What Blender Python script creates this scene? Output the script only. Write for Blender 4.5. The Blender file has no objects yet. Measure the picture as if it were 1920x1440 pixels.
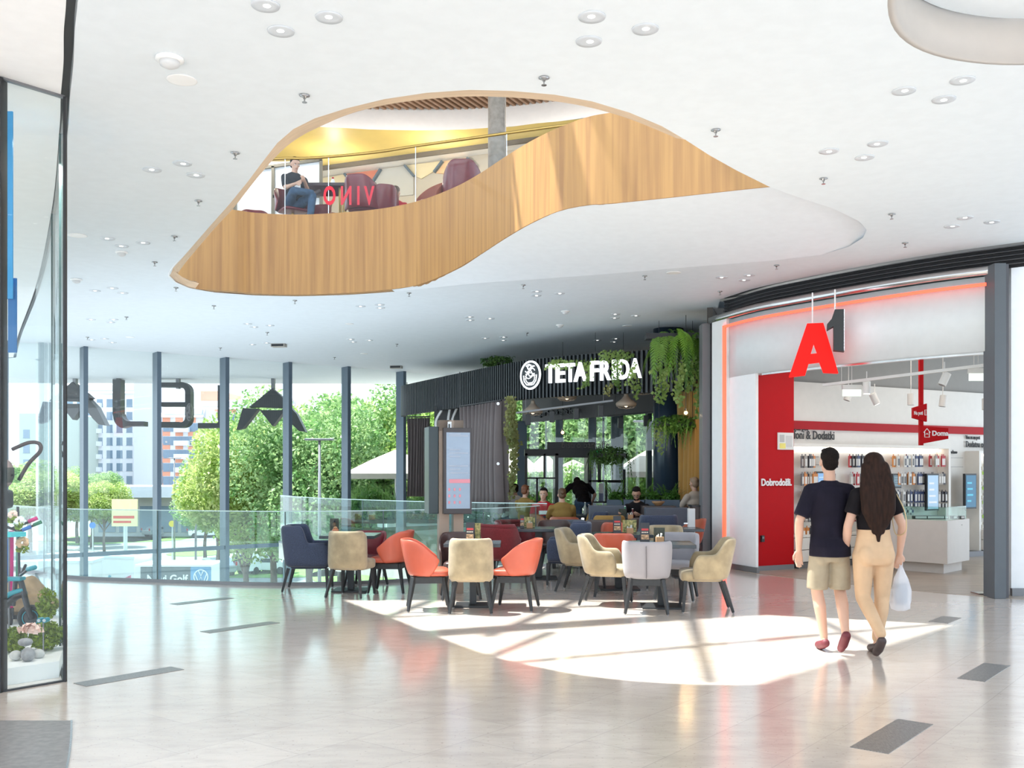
import bpy, bmesh, math, random
from math import sin, cos, pi, radians as R, sqrt
from mathutils import Vector, Matrix, geometry
random.seed(7)
SC = bpy.context.scene
COL = SC.collection
F, CX, CY, EYE = 1867.0, 960.0, 883.0, 1.6
CEIL = 4.45
# ---------------- camera, world, sun, exposure ----------------
cam = bpy.data.cameras.new('camera'); cam.sensor_width = 36; cam.lens = 36*F/1920
cam.shift_y = (CY-720)/1920; cam.clip_end = 900; cam.clip_start = .05
camo = bpy.data.objects.new('camera', cam); COL.objects.link(camo)
camo.location = (0, 0, EYE); camo.rotation_euler = (pi/2, 0, 0)
SC.camera = camo
SC.view_settings.view_transform = 'Standard'; SC.view_settings.look = 'None'
SC.view_settings.gamma = 1; SC.view_settings.use_curve_mapping = False
SC.view_settings.exposure = 0.84
SC.cycles.max_bounces = 10; SC.cycles.diffuse_bounces = 6; SC.cycles.transparent_max_bounces = 24
SC.cycles.glossy_bounces = 4; SC.cycles.transmission_bounces = 6
SC.cycles.caustics_reflective = False; SC.cycles.caustics_refractive = False
SC.cycles.sample_clamp_indirect = 8
SC.cycles.use_denoising = True
W = bpy.data.worlds.new('sky'); SC.world = W; W.use_nodes = True
nt = W.node_tree; bg = nt.nodes['Background']
tc = nt.nodes.new('ShaderNodeTexCoord'); sx = nt.nodes.new('ShaderNodeSeparateXYZ'); cr = nt.nodes.new('ShaderNodeValToRGB')
nt.links.new(tc.outputs['Generated'], sx.inputs[0]); nt.links.new(sx.outputs['Z'], cr.inputs[0]); nt.links.new(cr.outputs[0], bg.inputs[0])
cr.color_ramp.elements[0].position = 0.0; cr.color_ramp.elements[0].color = (.80, .91, 1, 1)
cr.color_ramp.elements[1].position = .8; cr.color_ramp.elements[1].color = (.55, .75, 1, 1)
bg.inputs[1].default_value = 1.5
SH = (0.405, -0.12)                       # how far the sun moves sideways per metre of fall
sl = bpy.data.lights.new('sun', 'SUN'); sl.energy = 9; sl.angle = R(.9); sl.color = (1, .98, .95)
so = bpy.data.objects.new('sun', sl); COL.objects.link(so); so.location = (-10, 10, 30)
so.rotation_euler = Vector((SH[0], SH[1], -1)).to_track_quat('-Z', 'Y').to_euler()

# ---------------- helpers ----------------
def gp(px, py, z=0.0):
    d = F*(EYE-z)/(py-CY); return Vector(((px-CX)/F*d, d, z))
def at(px, py, d):
    return Vector(((px-CX)/F*d, d, EYE+(CY-py)/F*d))
def X(px, d): return (px-CX)/F*d
def Z(py, d): return EYE+(CY-py)/F*d

MATS = {}
def mat(name, col, rough=.6, metal=0, noise=0, nscale=8, stretch=(1, 1, 1), col2=None, bump=0, emit=0, spec=.5, sheen=0, coat=0, trans=0):
    if name in MATS: return MATS[name]
    m = bpy.data.materials.new(name); m.use_nodes = True; MATS[name] = m
    n = m.node_tree.nodes; l = m.node_tree.links; b = n['Principled BSDF']
    c = tuple(col)+(1,)
    b.inputs['Base Color'].default_value = c; b.inputs['Roughness'].default_value = rough
    b.inputs['Metallic'].default_value = metal; b.inputs['Specular IOR Level'].default_value = spec
    if sheen: b.inputs['Sheen Weight'].default_value = sheen
    if coat: b.inputs['Coat Weight'].default_value = coat
    if emit:
        b.inputs['Emission Color'].default_value = c; b.inputs['Emission Strength'].default_value = emit
    t = n.new('ShaderNodeTexCoord'); mp = n.new('ShaderNodeMapping'); mp.inputs['Scale'].default_value = stretch
    l.new(t.outputs['Object'], mp.inputs[0]); nz = n.new('ShaderNodeTexNoise'); nz.inputs['Scale'].default_value = nscale
    nz.inputs['Detail'].default_value = 5; l.new(mp.outputs[0], nz.inputs[0])
    ramp = n.new('ShaderNodeValToRGB'); l.new(nz.outputs[0], ramp.inputs[0])
    c2 = tuple(col2)+(1,) if col2 else tuple(max(0, x*(1-(noise or .03))) for x in col)+(1,)
    ramp.color_ramp.elements[0].position = .35; ramp.color_ramp.elements[0].color = c2
    ramp.color_ramp.elements[1].position = .65; ramp.color_ramp.elements[1].color = c
    l.new(ramp.outputs[0], b.inputs['Base Color'])
    if bump:
        bp = n.new('ShaderNodeBump'); bp.inputs['Strength'].default_value = bump; bp.inputs['Distance'].default_value = .01
        l.new(nz.outputs[0], bp.inputs['Height']); l.new(bp.outputs[0], b.inputs['Normal'])
    return m
def glass(name, tint=(.95, .98, .97), refl=1.0, rough=.0):
    if name in MATS: return MATS[name]
    m = bpy.data.materials.new(name); m.use_nodes = True; MATS[name] = m
    n = m.node_tree.nodes; l = m.node_tree.links; n.remove(n['Principled BSDF'])
    o = n['Material Output']; tr = n.new('ShaderNodeBsdfTransparent'); tr.inputs[0].default_value = tint+(1,)
    g = n.new('ShaderNodeBsdfGlossy'); g.inputs['Roughness'].default_value = rough; g.inputs[0].default_value = (1, 1, 1, 1)
    fr = n.new('ShaderNodeLayerWeight'); pw = n.new('ShaderNodeMath'); pw.operation = 'POWER'; pw.inputs[1].default_value = 5; l.new(fr.outputs['Facing'], pw.inputs[0])
    ml = n.new('ShaderNodeMath'); ml.operation = 'MULTIPLY_ADD'; ml.inputs[1].default_value = .9*refl; ml.inputs[2].default_value = .035*refl; l.new(pw.outputs[0], ml.inputs[0])
    mx = n.new('ShaderNodeMixShader'); l.new(ml.outputs[0], mx.inputs[0]); l.new(tr.outputs[0], mx.inputs[1]); l.new(g.outputs[0], mx.inputs[2])
    l.new(mx.outputs[0], o.inputs[0]); return m
def leafmat(name, c1, c2, tr=.35):
    if name in MATS: return MATS[name]
    m = bpy.data.materials.new(name); m.use_nodes = True; MATS[name] = m
    n = m.node_tree.nodes; l = m.node_tree.links; b = n['Principled BSDF']; o = n['Material Output']
    t = n.new('ShaderNodeTexCoord'); nz = n.new('ShaderNodeTexNoise'); nz.inputs['Scale'].default_value = 1.3; nz.inputs['Detail'].default_value = 8
    l.new(t.outputs['Object'], nz.inputs[0]); ramp = n.new('ShaderNodeValToRGB'); l.new(nz.outputs[0], ramp.inputs[0])
    ramp.color_ramp.elements[0].position = .38; ramp.color_ramp.elements[0].color = c1+(1,)
    ramp.color_ramp.elements[1].position = .62; ramp.color_ramp.elements[1].color = c2+(1,)
    b.inputs['Roughness'].default_value = .5; l.new(ramp.outputs[0], b.inputs['Base Color'])
    ts = n.new('ShaderNodeBsdfTranslucent'); l.new(ramp.outputs[0], ts.inputs[0])
    mx = n.new('ShaderNodeMixShader'); mx.inputs[0].default_value = tr; l.new(b.outputs[0], mx.inputs[1]); l.new(ts.outputs[0], mx.inputs[2]); l.new(mx.outputs[0], o.inputs[0])
    return m

class MB:
    def __init__(s): s.v = []; s.f = []
    def add(s, vs, fs, M=None):
        o = len(s.v)
        s.v += [tuple(M @ Vector(p)) for p in vs] if M is not None else [tuple(p) for p in vs]
        s.f += [tuple(i+o for i in f) for f in fs]; return s
    def box(s, x0, x1, y0, y1, z0, z1, M=None):
        return s.add([(x0,y0,z0),(x1,y0,z0),(x1,y1,z0),(x0,y1,z0),(x0,y0,z1),(x1,y0,z1),(x1,y1,z1),(x0,y1,z1)],
              [(0,3,2,1),(4,5,6,7),(0,1,5,4),(1,2,6,5),(2,3,7,6),(3,0,4,7)], M)
    def prism(s, poly, z0, z1, M=None):
        n = len(poly); a = sum(poly[i][0]*poly[(i+1)%n][1]-poly[(i+1)%n][0]*poly[i][1] for i in range(n))
        if a < 0: poly = poly[::-1]
        vs = [(p[0],p[1],z0) for p in poly]+[(p[0],p[1],z1) for p in poly]
        tris = geometry.tessellate_polygon([[Vector((p[0],p[1],0)) for p in poly]])
        fs = []
        for t in tris:
            a3 = [poly[i] for i in t]
            cr_ = (a3[1][0]-a3[0][0])*(a3[2][1]-a3[0][1])-(a3[2][0]-a3[0][0])*(a3[1][1]-a3[0][1])
            t = tuple(t) if cr_ > 0 else tuple(t[::-1])
            fs.append(tuple(i+n for i in t)); fs.append(t[::-1])
        fs += [(i,(i+1)%n,(i+1)%n+n,i+n) for i in range(n)]
        return s.add(vs, fs, M)
    def tube(s, pts, r, n=8, cap=True):
        pts = [Vector(p) for p in pts]; m = len(pts); rr = r if isinstance(r, (list, tuple)) else [r]*m
        up = Vector((0,0,1)); vs = []
        prev = None
        for i, p in enumerate(pts):
            t = (pts[min(i+1,m-1)]-pts[max(i-1,0)]).normalized()
            if prev is None:
                a = t.cross(up)
                if a.length < 1e-3: a = t.cross(Vector((0,1,0)))
            else: a = prev-t*prev.dot(t)
            a.normalize(); prev = a; b = t.cross(a)
            for k in range(n):
                th = 2*pi*k/n+pi/n; vs.append(p+(a*cos(th)+b*sin(th))*rr[i])
        fs = [(i*n+k, i*n+(k+1)%n, (i+1)*n+(k+1)%n, (i+1)*n+k) for i in range(m-1) for k in range(n)]
        if cap: fs += [tuple(range(n))[::-1], tuple(range((m-1)*n, m*n))]
        return s.add(vs, fs)
    def bar(s, p0, p1, w, h, w2=None, h2=None):       # rectangular tapering bar
        p0 = Vector(p0); p1 = Vector(p1); t = (p1-p0).normalized()
        a = t.cross(Vector((0,0,1)));
        if a.length < .2: a = Vector((1,0,0))-t*t.x
        a.normalize(); b = t.cross(a); vs = []
        for p, ww, hh in ((p0,w,h),(p1,w2 or w,h2 or h)):
            for i, j in ((-1,-1),(1,-1),(1,1),(-1,1)): vs.append(p+a*ww/2*i+b*hh/2*j)
        return s.add(vs, [(0,1,2,3)[::-1],(4,5,6,7),(0,1,5,4),(1,2,6,5),(2,3,7,6),(3,0,4,7)])
    def lathe(s, prof, c=(0,0,0), n=20, M=None):
        vs = []; c = Vector(c)
        for r, z in prof:
            for k in range(n): vs.append((c.x+max(r,1e-4)*cos(2*pi*k/n), c.y+max(r,1e-4)*sin(2*pi*k/n), c.z+z))
        m = len(prof)
        fs = [(i*n+k, i*n+(k+1)%n, (i+1)*n+(k+1)%n, (i+1)*n+k) for i in range(m-1) for k in range(n)]
        fs += [tuple(range(n))[::-1], tuple(range((m-1)*n, m*n))]
        return s.add(vs, fs, M)
    def ball(s, c, r, n=12, M=None):
        r = r if isinstance(r, (tuple, list)) else (r,r,r); m = max(5, n//2+1)
        vs = []
        for i in range(m):
            ph = -pi/2+pi*i/(m-1)
            cc = max(cos(ph), 1e-3)
            for k in range(n): vs.append((c[0]+r[0]*cc*cos(2*pi*k/n), c[1]+r[1]*cc*sin(2*pi*k/n), c[2]+r[2]*sin(ph)))
        fs = [(i*n+k, i*n+(k+1)%n, (i+1)*n+(k+1)%n, (i+1)*n+k) for i in range(m-1) for k in range(n)]
        fs += [tuple(range(n))[::-1], tuple(range((m-1)*n, m*n))]
        return s.add(vs, fs, M)
    def loft(s, rows, close=False):                    # rows of equal length
        n = len(rows[0]); vs = [p for r in rows for p in r]
        fs = [(i*n+k, i*n+(k+1)%n, (i+1)*n+(k+1)%n, (i+1)*n+k) for i in range(len(rows)-1) for k in range(n if close else n-1)]
        if close: fs += [tuple(range(n))[::-1], tuple(range((len(rows)-1)*n, len(rows)*n))]
        return s.add(vs, fs)
    def wall(s, pts, z0, z1, th):                      # upright band of thickness th along a plan curve
        n = len(pts); P = [Vector((p[0],p[1])) for p in pts]; rows = []
        for i in range(n):
            t = (P[min(i+1,n-1)]-P[max(i-1,0)]).normalized(); nn = Vector((-t.y,t.x))*th
            a = P[i]; b = P[i]+nn; zz0 = z0[i] if isinstance(z0,(list,tuple)) else z0; zz1 = z1[i] if isinstance(z1,(list,tuple)) else z1
            rows.append([(a.x,a.y,zz0),(a.x,a.y,zz1),(b.x,b.y,zz1),(b.x,b.y,zz0)])
        return s.loft(rows, True)
    def build(s, name, m, parent=None, smooth=False, bevel=0, sub=0, loc=None, rotz=0, seg=2):
        me = bpy.data.meshes.new(name); me.from_pydata([tuple(v) for v in s.v], [], s.f); me.update()
        if smooth: me.polygons.foreach_set('use_smooth', [True]*len(me.polygons))
        me.materials.append(m); o = bpy.data.objects.new(name, me); COL.objects.link(o)
        if parent: o.parent = parent
        if loc: o.location = loc
        if rotz: o.rotation_euler.z = rotz
        if bevel:
            b = o.modifiers.new('bevel', 'BEVEL'); b.width = bevel; b.segments = seg; b.limit_method = 'ANGLE'
            if smooth or seg > 1:
                me.polygons.foreach_set('use_smooth', [True]*len(me.polygons)); b.harden_normals = True
        if sub:
            q = o.modifiers.new('sub', 'SUBSURF'); q.levels = sub; q.render_levels = sub
        return o
def tag(o, label, cat, group=None, kind=None):
    if label: o['label'] = label
    if cat: o['category'] = cat
    if group: o['group'] = group
    if kind: o['kind'] = kind
    return o
def thing(name, label, cat, loc=(0,0,0), rotz=0, group=None):
    o = bpy.data.objects.new(name, None); COL.objects.link(o); o.location = loc; o.rotation_euler = (0,0,rotz)
    o.empty_display_size = .1
    return tag(o, label, cat, group)
def struct(o): o['kind'] = 'structure'; return o
def dup(root, loc, rotz=0, label=None, group=None, scale=None):
    def cp(o, par):
        c = o.copy(); COL.objects.link(c)
        if par: c.parent = par
        for ch in list(o.children): cp(ch, c)
        return c
    r = cp(root, None); r.location = loc; r.rotation_euler = (0,0,rotz)
    if scale: r.scale = (scale,)*3 if not isinstance(scale, tuple) else scale
    if label: r['label'] = label
    if group: r['group'] = group
    return r
def smooth_curve(pts, n=6):                            # Catmull-Rom through points
    P = [Vector(p) for p in pts]; out = []
    for i in range(len(P)-1):
        a = P[max(i-1,0)]; b = P[i]; c = P[i+1]; d = P[min(i+2,len(P)-1)]
        for k in range(n):
            t = k/n; out.append(.5*((2*b)+(c-a)*t+(2*a-5*b+4*c-d)*t*t+(3*b-a-3*c+d)*t**3))
    out.append(P[-1]); return out
def text(name, body, size, m, M, parent=None, ext=.005, offset=0, xs=1.0, align='LEFT', shear=0):
    cu = bpy.data.curves.new(name, 'FONT'); cu.body = body; cu.size = size; cu.extrude = ext; cu.offset = offset
    cu.align_x = align; cu.shear = shear; cu.resolution_u = 3
    o = bpy.data.objects.new(name, cu); COL.objects.link(o)
    dg = bpy.context.evaluated_depsgraph_get(); me = bpy.data.meshes.new_from_object(o.evaluated_get(dg))
    bpy.data.objects.remove(o); bpy.data.curves.remove(cu)
    me.transform(M @ Matrix.Diagonal((xs,1,1,1))); me.materials.clear(); me.materials.append(m); me.name = name
    r = bpy.data.objects.new(name, me); COL.objects.link(r)
    if parent: r.parent = parent
    return r
def frame(p, xdir, up=(0,0,1)):                        # matrix: local x along xdir, local y up, local z towards viewer side
    x = Vector(xdir).normalized(); u = Vector(up); z = x.cross(u).normalized(); u = z.cross(x)
    m = Matrix((x, u, z)).transposed().to_4x4(); m.translation = Vector(p); return m
def light(name, kind, loc, energy, size=.1, col=(1,1,1), rot=None, spot=None, parent=None):
    l = bpy.data.lights.new(name, kind); l.energy = energy; l.color = col
    if kind == 'AREA': l.size = size
    if name in ('gallery_lamp', 'bulb_light'): l.specular_factor = 0
    elif kind in ('POINT','SPOT'): l.shadow_soft_size = size
    if spot: l.spot_size = spot; l.spot_blend = .6
    o = bpy.data.objects.new(name, l); COL.objects.link(o); o.location = loc
    if rot: o.rotation_euler = rot
    if parent: o.parent = parent
    return o
# ---------------- shared materials ----------------
white = mat('white_paint', (.88,.885,.89), .55)
white2 = mat('satin_white', (.86,.86,.85), .35)
blackm = mat('black_metal', (.018,.02,.023), .4)
charcoal = mat('charcoal_wood', (.022,.023,.025), .45, noise=.3, nscale=30)
steelblue = mat('grey_blue_aluminium', (.11,.15,.19), .35, metal=.3)
steel = mat('grey_steel', (.22,.22,.23), .4, metal=.5)
bright = mat('brushed_steel', (.6,.6,.6), .25, metal=1)
red = mat('red_paint', (.48,.002,.006), .6, spec=.2)
gal_glass = glass('gallery_glass', (.97,.985,.985), .35)
pane = glass('clear_pane', (.96,.985,.98), .9)
bal_glass = glass('green_tinted_glass', (.86,.95,.93), 1.0)
# ---------------- floor ----------------
def floor_mat(name, c1, c2, cm, rough, bw, bh, rot, speck=True, mortar=.003):
    m = bpy.data.materials.new(name); m.use_nodes = True; n = m.node_tree.nodes; l = m.node_tree.links; b = n['Principled BSDF']
    t = n.new('ShaderNodeTexCoord'); mp = n.new('ShaderNodeMapping'); mp.inputs['Rotation'].default_value = (0,0,rot)
    l.new(t.outputs['Object'], mp.inputs[0]); br = n.new('ShaderNodeTexBrick'); l.new(mp.outputs[0], br.inputs[0])
    br.inputs['Scale'].default_value = 1; br.inputs['Mortar Size'].default_value = mortar; br.inputs['Brick Width'].default_value = bw; br.inputs['Row Height'].default_value = bh
    br.inputs['Color1'].default_value = c1+(1,); br.inputs['Color2'].default_value = c2+(1,); br.inputs['Mortar'].default_value = cm+(1,)
    br.inputs['Bias'].default_value = -.2
    nz = n.new('ShaderNodeTexNoise'); nz.inputs['Scale'].default_value = 3; nz.inputs['Detail'].default_value = 12; nz.inputs['Roughness'].default_value = .75
    mp2 = n.new('ShaderNodeMapping'); mp2.inputs['Rotation'].default_value = (0,0,rot+.3); mp2.inputs['Scale'].default_value = (.7,2.2,1)
    l.new(t.outputs['Object'], mp2.inputs[0]); l.new(mp2.outputs[0], nz.inputs[0])
    rp = n.new('ShaderNodeValToRGB'); l.new(nz.outputs[0], rp.inputs[0])
    rp.color_ramp.elements[0].position = .28; rp.color_ramp.elements[0].color = (.55,.52,.5,1)
    rp.color_ramp.elements[1].position = .56; rp.color_ramp.elements[1].color = (1,1,1,1)
    mx = n.new('ShaderNodeMix'); mx.data_type = 'RGBA'; mx.blend_type = 'MULTIPLY'; mx.inputs[0].default_value = .45
    l.new(br.outputs['Color'], mx.inputs[6]); l.new(rp.outputs[0], mx.inputs[7]); last = mx.outputs[2]
    if speck:
        n2 = n.new('ShaderNodeTexNoise'); n2.inputs['Scale'].default_value = 45; n2.inputs['Detail'].default_value = 3; l.new(t.outputs['Object'], n2.inputs[0])
        r2 = n.new('ShaderNodeValToRGB'); l.new(n2.outputs[0], r2.inputs[0]); r2.color_ramp.elements[0].position = .27; r2.color_ramp.elements[0].color = (.45,.42,.4,1); r2.color_ramp.elements[1].position = .36
        r2.color_ramp.elements[1].color = (1,1,1,1)
        m2 = n.new('ShaderNodeMix'); m2.data_type = 'RGBA'; m2.blend_type = 'MULTIPLY'; m2.inputs[0].default_value = .6
        l.new(last, m2.inputs[6]); l.new(r2.outputs[0], m2.inputs[7]); last = m2.outputs[2]
    l.new(last, b.inputs['Base Color']); b.inputs['Roughness'].default_value = rough; b.inputs['Specular IOR Level'].default_value = .6; b.inputs['Coat Weight'].default_value = .7 if speck else .1; b.inputs['Coat Roughness'].default_value = .13; b.inputs['Coat IOR'].default_value = 1.55
    r3 = n.new('ShaderNodeMapRange'); l.new(nz.outputs[0], r3.inputs[0]); r3.inputs[3].default_value = rough*1.25; r3.inputs[4].default_value = rough*.8; l.new(r3.outputs[0], b.inputs['Roughness'])
    return m
TR = R(-52)
stone = floor_mat('pale_stone_tiles', (.78,.675,.59), (.72,.62,.54), (.62,.54,.48), .16, .82, .55, TR)
woodfloor = floor_mat('grey_brown_planks', (.42,.34,.27), (.33,.27,.215), (.2,.16,.13), .35, 1.2, .14, R(8), False, .002)
EDGE = smooth_curve([(-14,23,0),(-12,20.6,0),(-10,18.2,0),(-8,16.2,0),(-6.64,14.94,0),(-5.09,14.4,0),(-3.6,14.02,0),(-2.6,14.05,0),(-1.64,14.4,0),(-.6,14.95,0),(.1,15.6,0),(.5,16.3,0)], 5)
EDGE2 = smooth_curve([(.56,16.62,0),(-.55,17.0,0),(-1.8,17.8,0),(-3.1,19.0,0),(-4.2,20.4,0),(-5.2,22.2,0)], 5)
poly = [(p.x,p.y) for p in EDGE]+[(p.x,p.y) for p in EDGE2]+[(-4.2,27.7),(-2.8,28.85),(-.5,30.9),(2,30.9),(12,25),(12,-9),(-14,-9)]
struct(MB().prism(poly, -.35, 0).build('floor', stone))
# warmer floor zones of the restaurant and the phone shop, laid flush
ARC = smooth_curve([(3.34,17.0,0),(3.46,16.55,0),(3.79,15.56,0),(4.28,14.75,0),(4.88,13.9,0),(5.5,13.15,0),(6.1,12.6,0),(6.75,12.1,0),(7.9,11.4,0),(9.5,10.6,0)], 6)
struct(MB().prism([(p.x,p.y) for p in ARC][6:]+[(11.9,12),(11.9,22),(4.4,20)], 0, .004).build('floor_shop', woodfloor))
struct(MB().prism([(.75,17.2),(1.6,15.6),(2.6,15.3),(3.3,16.2),(3.3,17.5),(6,21),(4,25),(-.4,29.5),(-2.6,26.5),(-1.6,20)], 0, .004).build('floor_restaurant', floor_mat('warm_brown_tiles', (.36,.27,.22), (.30,.22,.18), (.18,.13,.1), .3, .9, .2, TR, False)))
# dark inlay strips in the stone
inlay = mat('dark_grey_granite', (.24,.23,.22), .3, noise=.45, nscale=25, stretch=(6,1,1))
u = Vector((cos(R(51)), sin(R(51)), 0)); w = Vector((sin(R(51)), -cos(R(51)), 0))
for i, (px, py, L_, W_) in enumerate([(245,1268,.82,.19),(452,1176,.85,.17),(380,1127,.8,.17),(1675,1379,.84,.22),(1846,1260,.8,.2),(1772,1162,.5,.2)]):
    c = gp(px, py); a = [c+u*L_/2*s+w*W_/2*t for s, t in ((-1,-1),(1,-1),(1,1),(-1,1))]
    struct(MB().prism([(q.x,q.y) for q in a], 0, .003).build('trim_%d' % (i+1), inlay))
# shop threshold on the left: darker mat behind a curved metal line
th = [(p.x,p.y) for p in smooth_curve([gp(132,1352),gp(131,1385),gp(126,1425),gp(110,1500)], 6)]
struct(MB().prism(th+[(-3.9,3.4),(-3.9,gp(132,1352).y)], 0, .004).build('floor_mat_zone', mat('threshold_stone', (.30,.285,.275), .3, noise=.3, nscale=20)))
struct(MB().wall([(a,b) for a,b in th], 0, .006, .012).build('trim_7', bright))

# ---------------- ceiling ----------------
RIM = [(318,517),(330,529),(355,540),(400,548),(480,554),(560,555.5),(650,553),(740,547),(800,541),(900,531),(1000,524),(1130,514.5),(1290,501),(1450,488.5),(1540,478),(1592,462),(1618,446),(1625,431),(1610,414),(1560,390),(1500,371),(1440,349),(1380,319),(1330,291),(1285,262),
       (1240,236),(1180,211),(1110,190),(1040,177.5),(960,170.5),(880,168.5),(800,174),(720,186),(650,203),(590,222),(550,242),(520,268),(495,300),(465,340),(430,383),(390,428),(350,474),(325,502)]
rim = [gp(a,b,CEIL) for a,b in RIM]
HOLE2 = [(2.02,4.2),(2.1,5.3),(2.3,6.1),(2.62,6.62),(3.1,6.92),(3.7,6.98),(4.5,6.7),(5.0,6.1),(5.2,5.2),(5.1,4.0),(4.4,3.1),(3.4,2.7),(2.5,3.1)]
HOLE2 = [(p.x,p.y) for p in smooth_curve([(x,y,0) for x,y in HOLE2+[HOLE2[0]]], 5)][:-1]
SHOPC = smooth_curve([(-1.1,0,0),(-1.3,1.8,0),(-1.75,3.6,0),(-2.3,5.2,0),(-2.68,6.03,0),(-2.89,6.465,0),(-3.12,6.97,0),(-3.42,7.59,0),(-3.80,8.4,0),(-5.07,11,0),(-7.4,15.5,0),(-10.4,21,0),(-12.5,25,0)], 6)
cm = mat('ceiling_plaster', (.765,.825,.865), .7)
def poly_hole(outer, holes, z, flip):
    loops = [[Vector((p[0],p[1],0)) for p in q] for q in [outer]+holes]; flat = [p for q in loops for p in q]
    t = geometry.tessellate_polygon(loops); b = MB(); fs = []
    for a in t:
        A,B_,C_ = [flat[i] for i in a]; c = (B_-A).cross(C_-A).z
        if (c > 0) == flip: a = a[::-1]
        fs.append(tuple(a))
    return b.add([(p.x,p.y,z) for p in flat], fs)
shopc = [(p.x+.05,p.y) for p in SHOPC]
arc2 = [(p.x,p.y) for p in ARC]
outer = shopc+[(-16,27),(-18,32.2),(-12.5,32.4),(-5,32.6),(-1.5,32.9),(6,32.9),(6,19),(3.6,17.4)]+arc2[6:]+[(9.8,0)]
b = poly_hole(outer, [[(p.x,p.y) for p in rim], HOLE2], CEIL, True)
n0 = len(b.v); b.v += [(x,y,z+.12) for x,y,z in b.v]          # slab top a little above the soffit
b.f += [tuple(i+n0 for i in f[::-1]) for f in b.f[:]]
struct(b.build('ceiling', cm))
# recess of the round bulkhead at the upper right
struct(MB().wall(HOLE2+[HOLE2[0]], CEIL-.0, CEIL+.4, -.05).build('ceiling_recess_rim', mat('recess_taupe', (.52,.49,.46), .6), smooth=True))
struct(MB().prism([((x-3.6)*.97+3.6,(y-4.9)*.97+4.9) for x,y in HOLE2], CEIL+.3, CEIL+.38).build('ceiling_recess', cm))
# shop bulkhead on the left and the dark reveal beside it
struct(MB().prism([(p.x-.02,p.y) for p in SHOPC]+[(-16,25),(-16,0)], CEIL, CEIL+.12).build('ceiling_shop_zone', white))
struct(MB().prism([(p.x-.12,p.y) for p in SHOPC]+[(p.x+.07,p.y) for p in SHOPC][::-1], CEIL+.125, CEIL+.16).build('trim_8', mat('dark_reveal', (.12,.12,.125), .5)))
# wooden lip of the opening
LIPI = [(332,516),(346,495),(400,431),(437,391),(482,334),(527,284),(562,257),(603,236),(655,214),(722,197),(800,186),(880,181),(960,183),(1040,190),(1110,202.5),(1180,223),(1240,247),(1268,259)]
LIPO = [(325,502),(350,474),(390,428),(430,383),(470,333),(512,276),(550,242),(590,222),(650,203),(720,186),(800,174),(880,168.5),(960,170.5),(1040,177.5),(1110,190),(1180,211),(1240,236),(1285,262)]
lo = smooth_curve([gp(a,b,CEIL) for a,b in LIPO], 4); li = smooth_curve([gp(a,b,CEIL+.16) for a,b in LIPI], 4)
lipm = mat('pale_oak_veneer', (.80,.62,.44), .5, noise=.12, nscale=3, stretch=(1,1,12))
bb = MB(); bb.loft([[a, c, c+Vector((0,0,.03)), a+Vector((0,0,.12))] for a, c in zip(lo, li)], True)
struct(bb.build('trim_9', lipm, smooth=False))
# wood fascia of the gallery
WTOP = [(300,384),(360,387),(435,393),(480,399),(540,402),(600,401),(700,393),(780,378),(850,352),(900,325),(950,292),(1000,262),(1050,238),(1100,220),(1140,212)]
WB = [4.45,4.45,4.45,4.45,4.45,4.45,4.455,4.46,4.54,4.62,4.68,4.72,4.74,4.72,4.70]
base = [gp(a,b_,5.75) for a,b_ in WTOP]; zb = list(WB)
for px, py in ((1230,373),(1330,362),(1442,350),(1560,341)): base.append(gp(px,py,4.7)); zb.append(4.7)
wb = smooth_curve([Vector((p.x,p.y,z)) for p, z in zip(base, zb)], 5)
def wood_mat():
    m = bpy.data.materials.new('oak_panel'); m.use_nodes = True; n = m.node_tree.nodes; l = m.node_tree.links; b = n['Principled BSDF']
    t = n.new('ShaderNodeTexCoord'); mp = n.new('ShaderNodeMapping'); mp.inputs['Scale'].default_value = (9,9,.28)
    l.new(t.outputs['Object'], mp.inputs[0]); nz = n.new('ShaderNodeTexNoise'); nz.inputs['Scale'].default_value = 1.6; nz.inputs['Detail'].default_value = 8; nz.inputs['Distortion'].default_value = .15
    l.new(mp.outputs[0], nz.inputs[0]); r = n.new('ShaderNodeValToRGB'); l.new(nz.outputs[0], r.inputs[0])
    r.color_ramp.elements[0].position = .3; r.color_ramp.elements[0].color = (.31,.15,.05,1); r.color_ramp.elements[1].position = .62; r.color_ramp.elements[1].color = (.43,.225,.07,1)
    l.new(r.outputs[0], b.inputs['Base Color']); b.inputs['Roughness'].default_value = .5; return m
oak = wood_mat()
struct(MB().wall([(p.x,p.y) for p in wb], [max(4.456,p.z) for p in wb], 5.75, .12).build('wall_gallery', oak, smooth=False))
lw = smooth_curve([gp(a,b_,CEIL-.001) for a,b_ in [(338,488),(325,502),(318,517),(330,529),(355,540),(400,548),(480,554),(560,555.5),(650,553),(740,547)]], 5)
struct(MB().wall([(p.x,p.y) for p in lw], CEIL-.001, CEIL+.02, .02).build('trim_14', white, smooth=True))
tp = lambda i: max(0.02, 1-i/len(lw)*1.5)
struct(MB().loft([[p, p+Vector((0,.0,.02)), Vector((p.x*(1-.025*tp(i)),p.y-.06*tp(i),p.z+.10)), p+Vector((0,0,.12))] for i, p in enumerate(lw)], True).build('trim_15', lipm))
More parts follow.
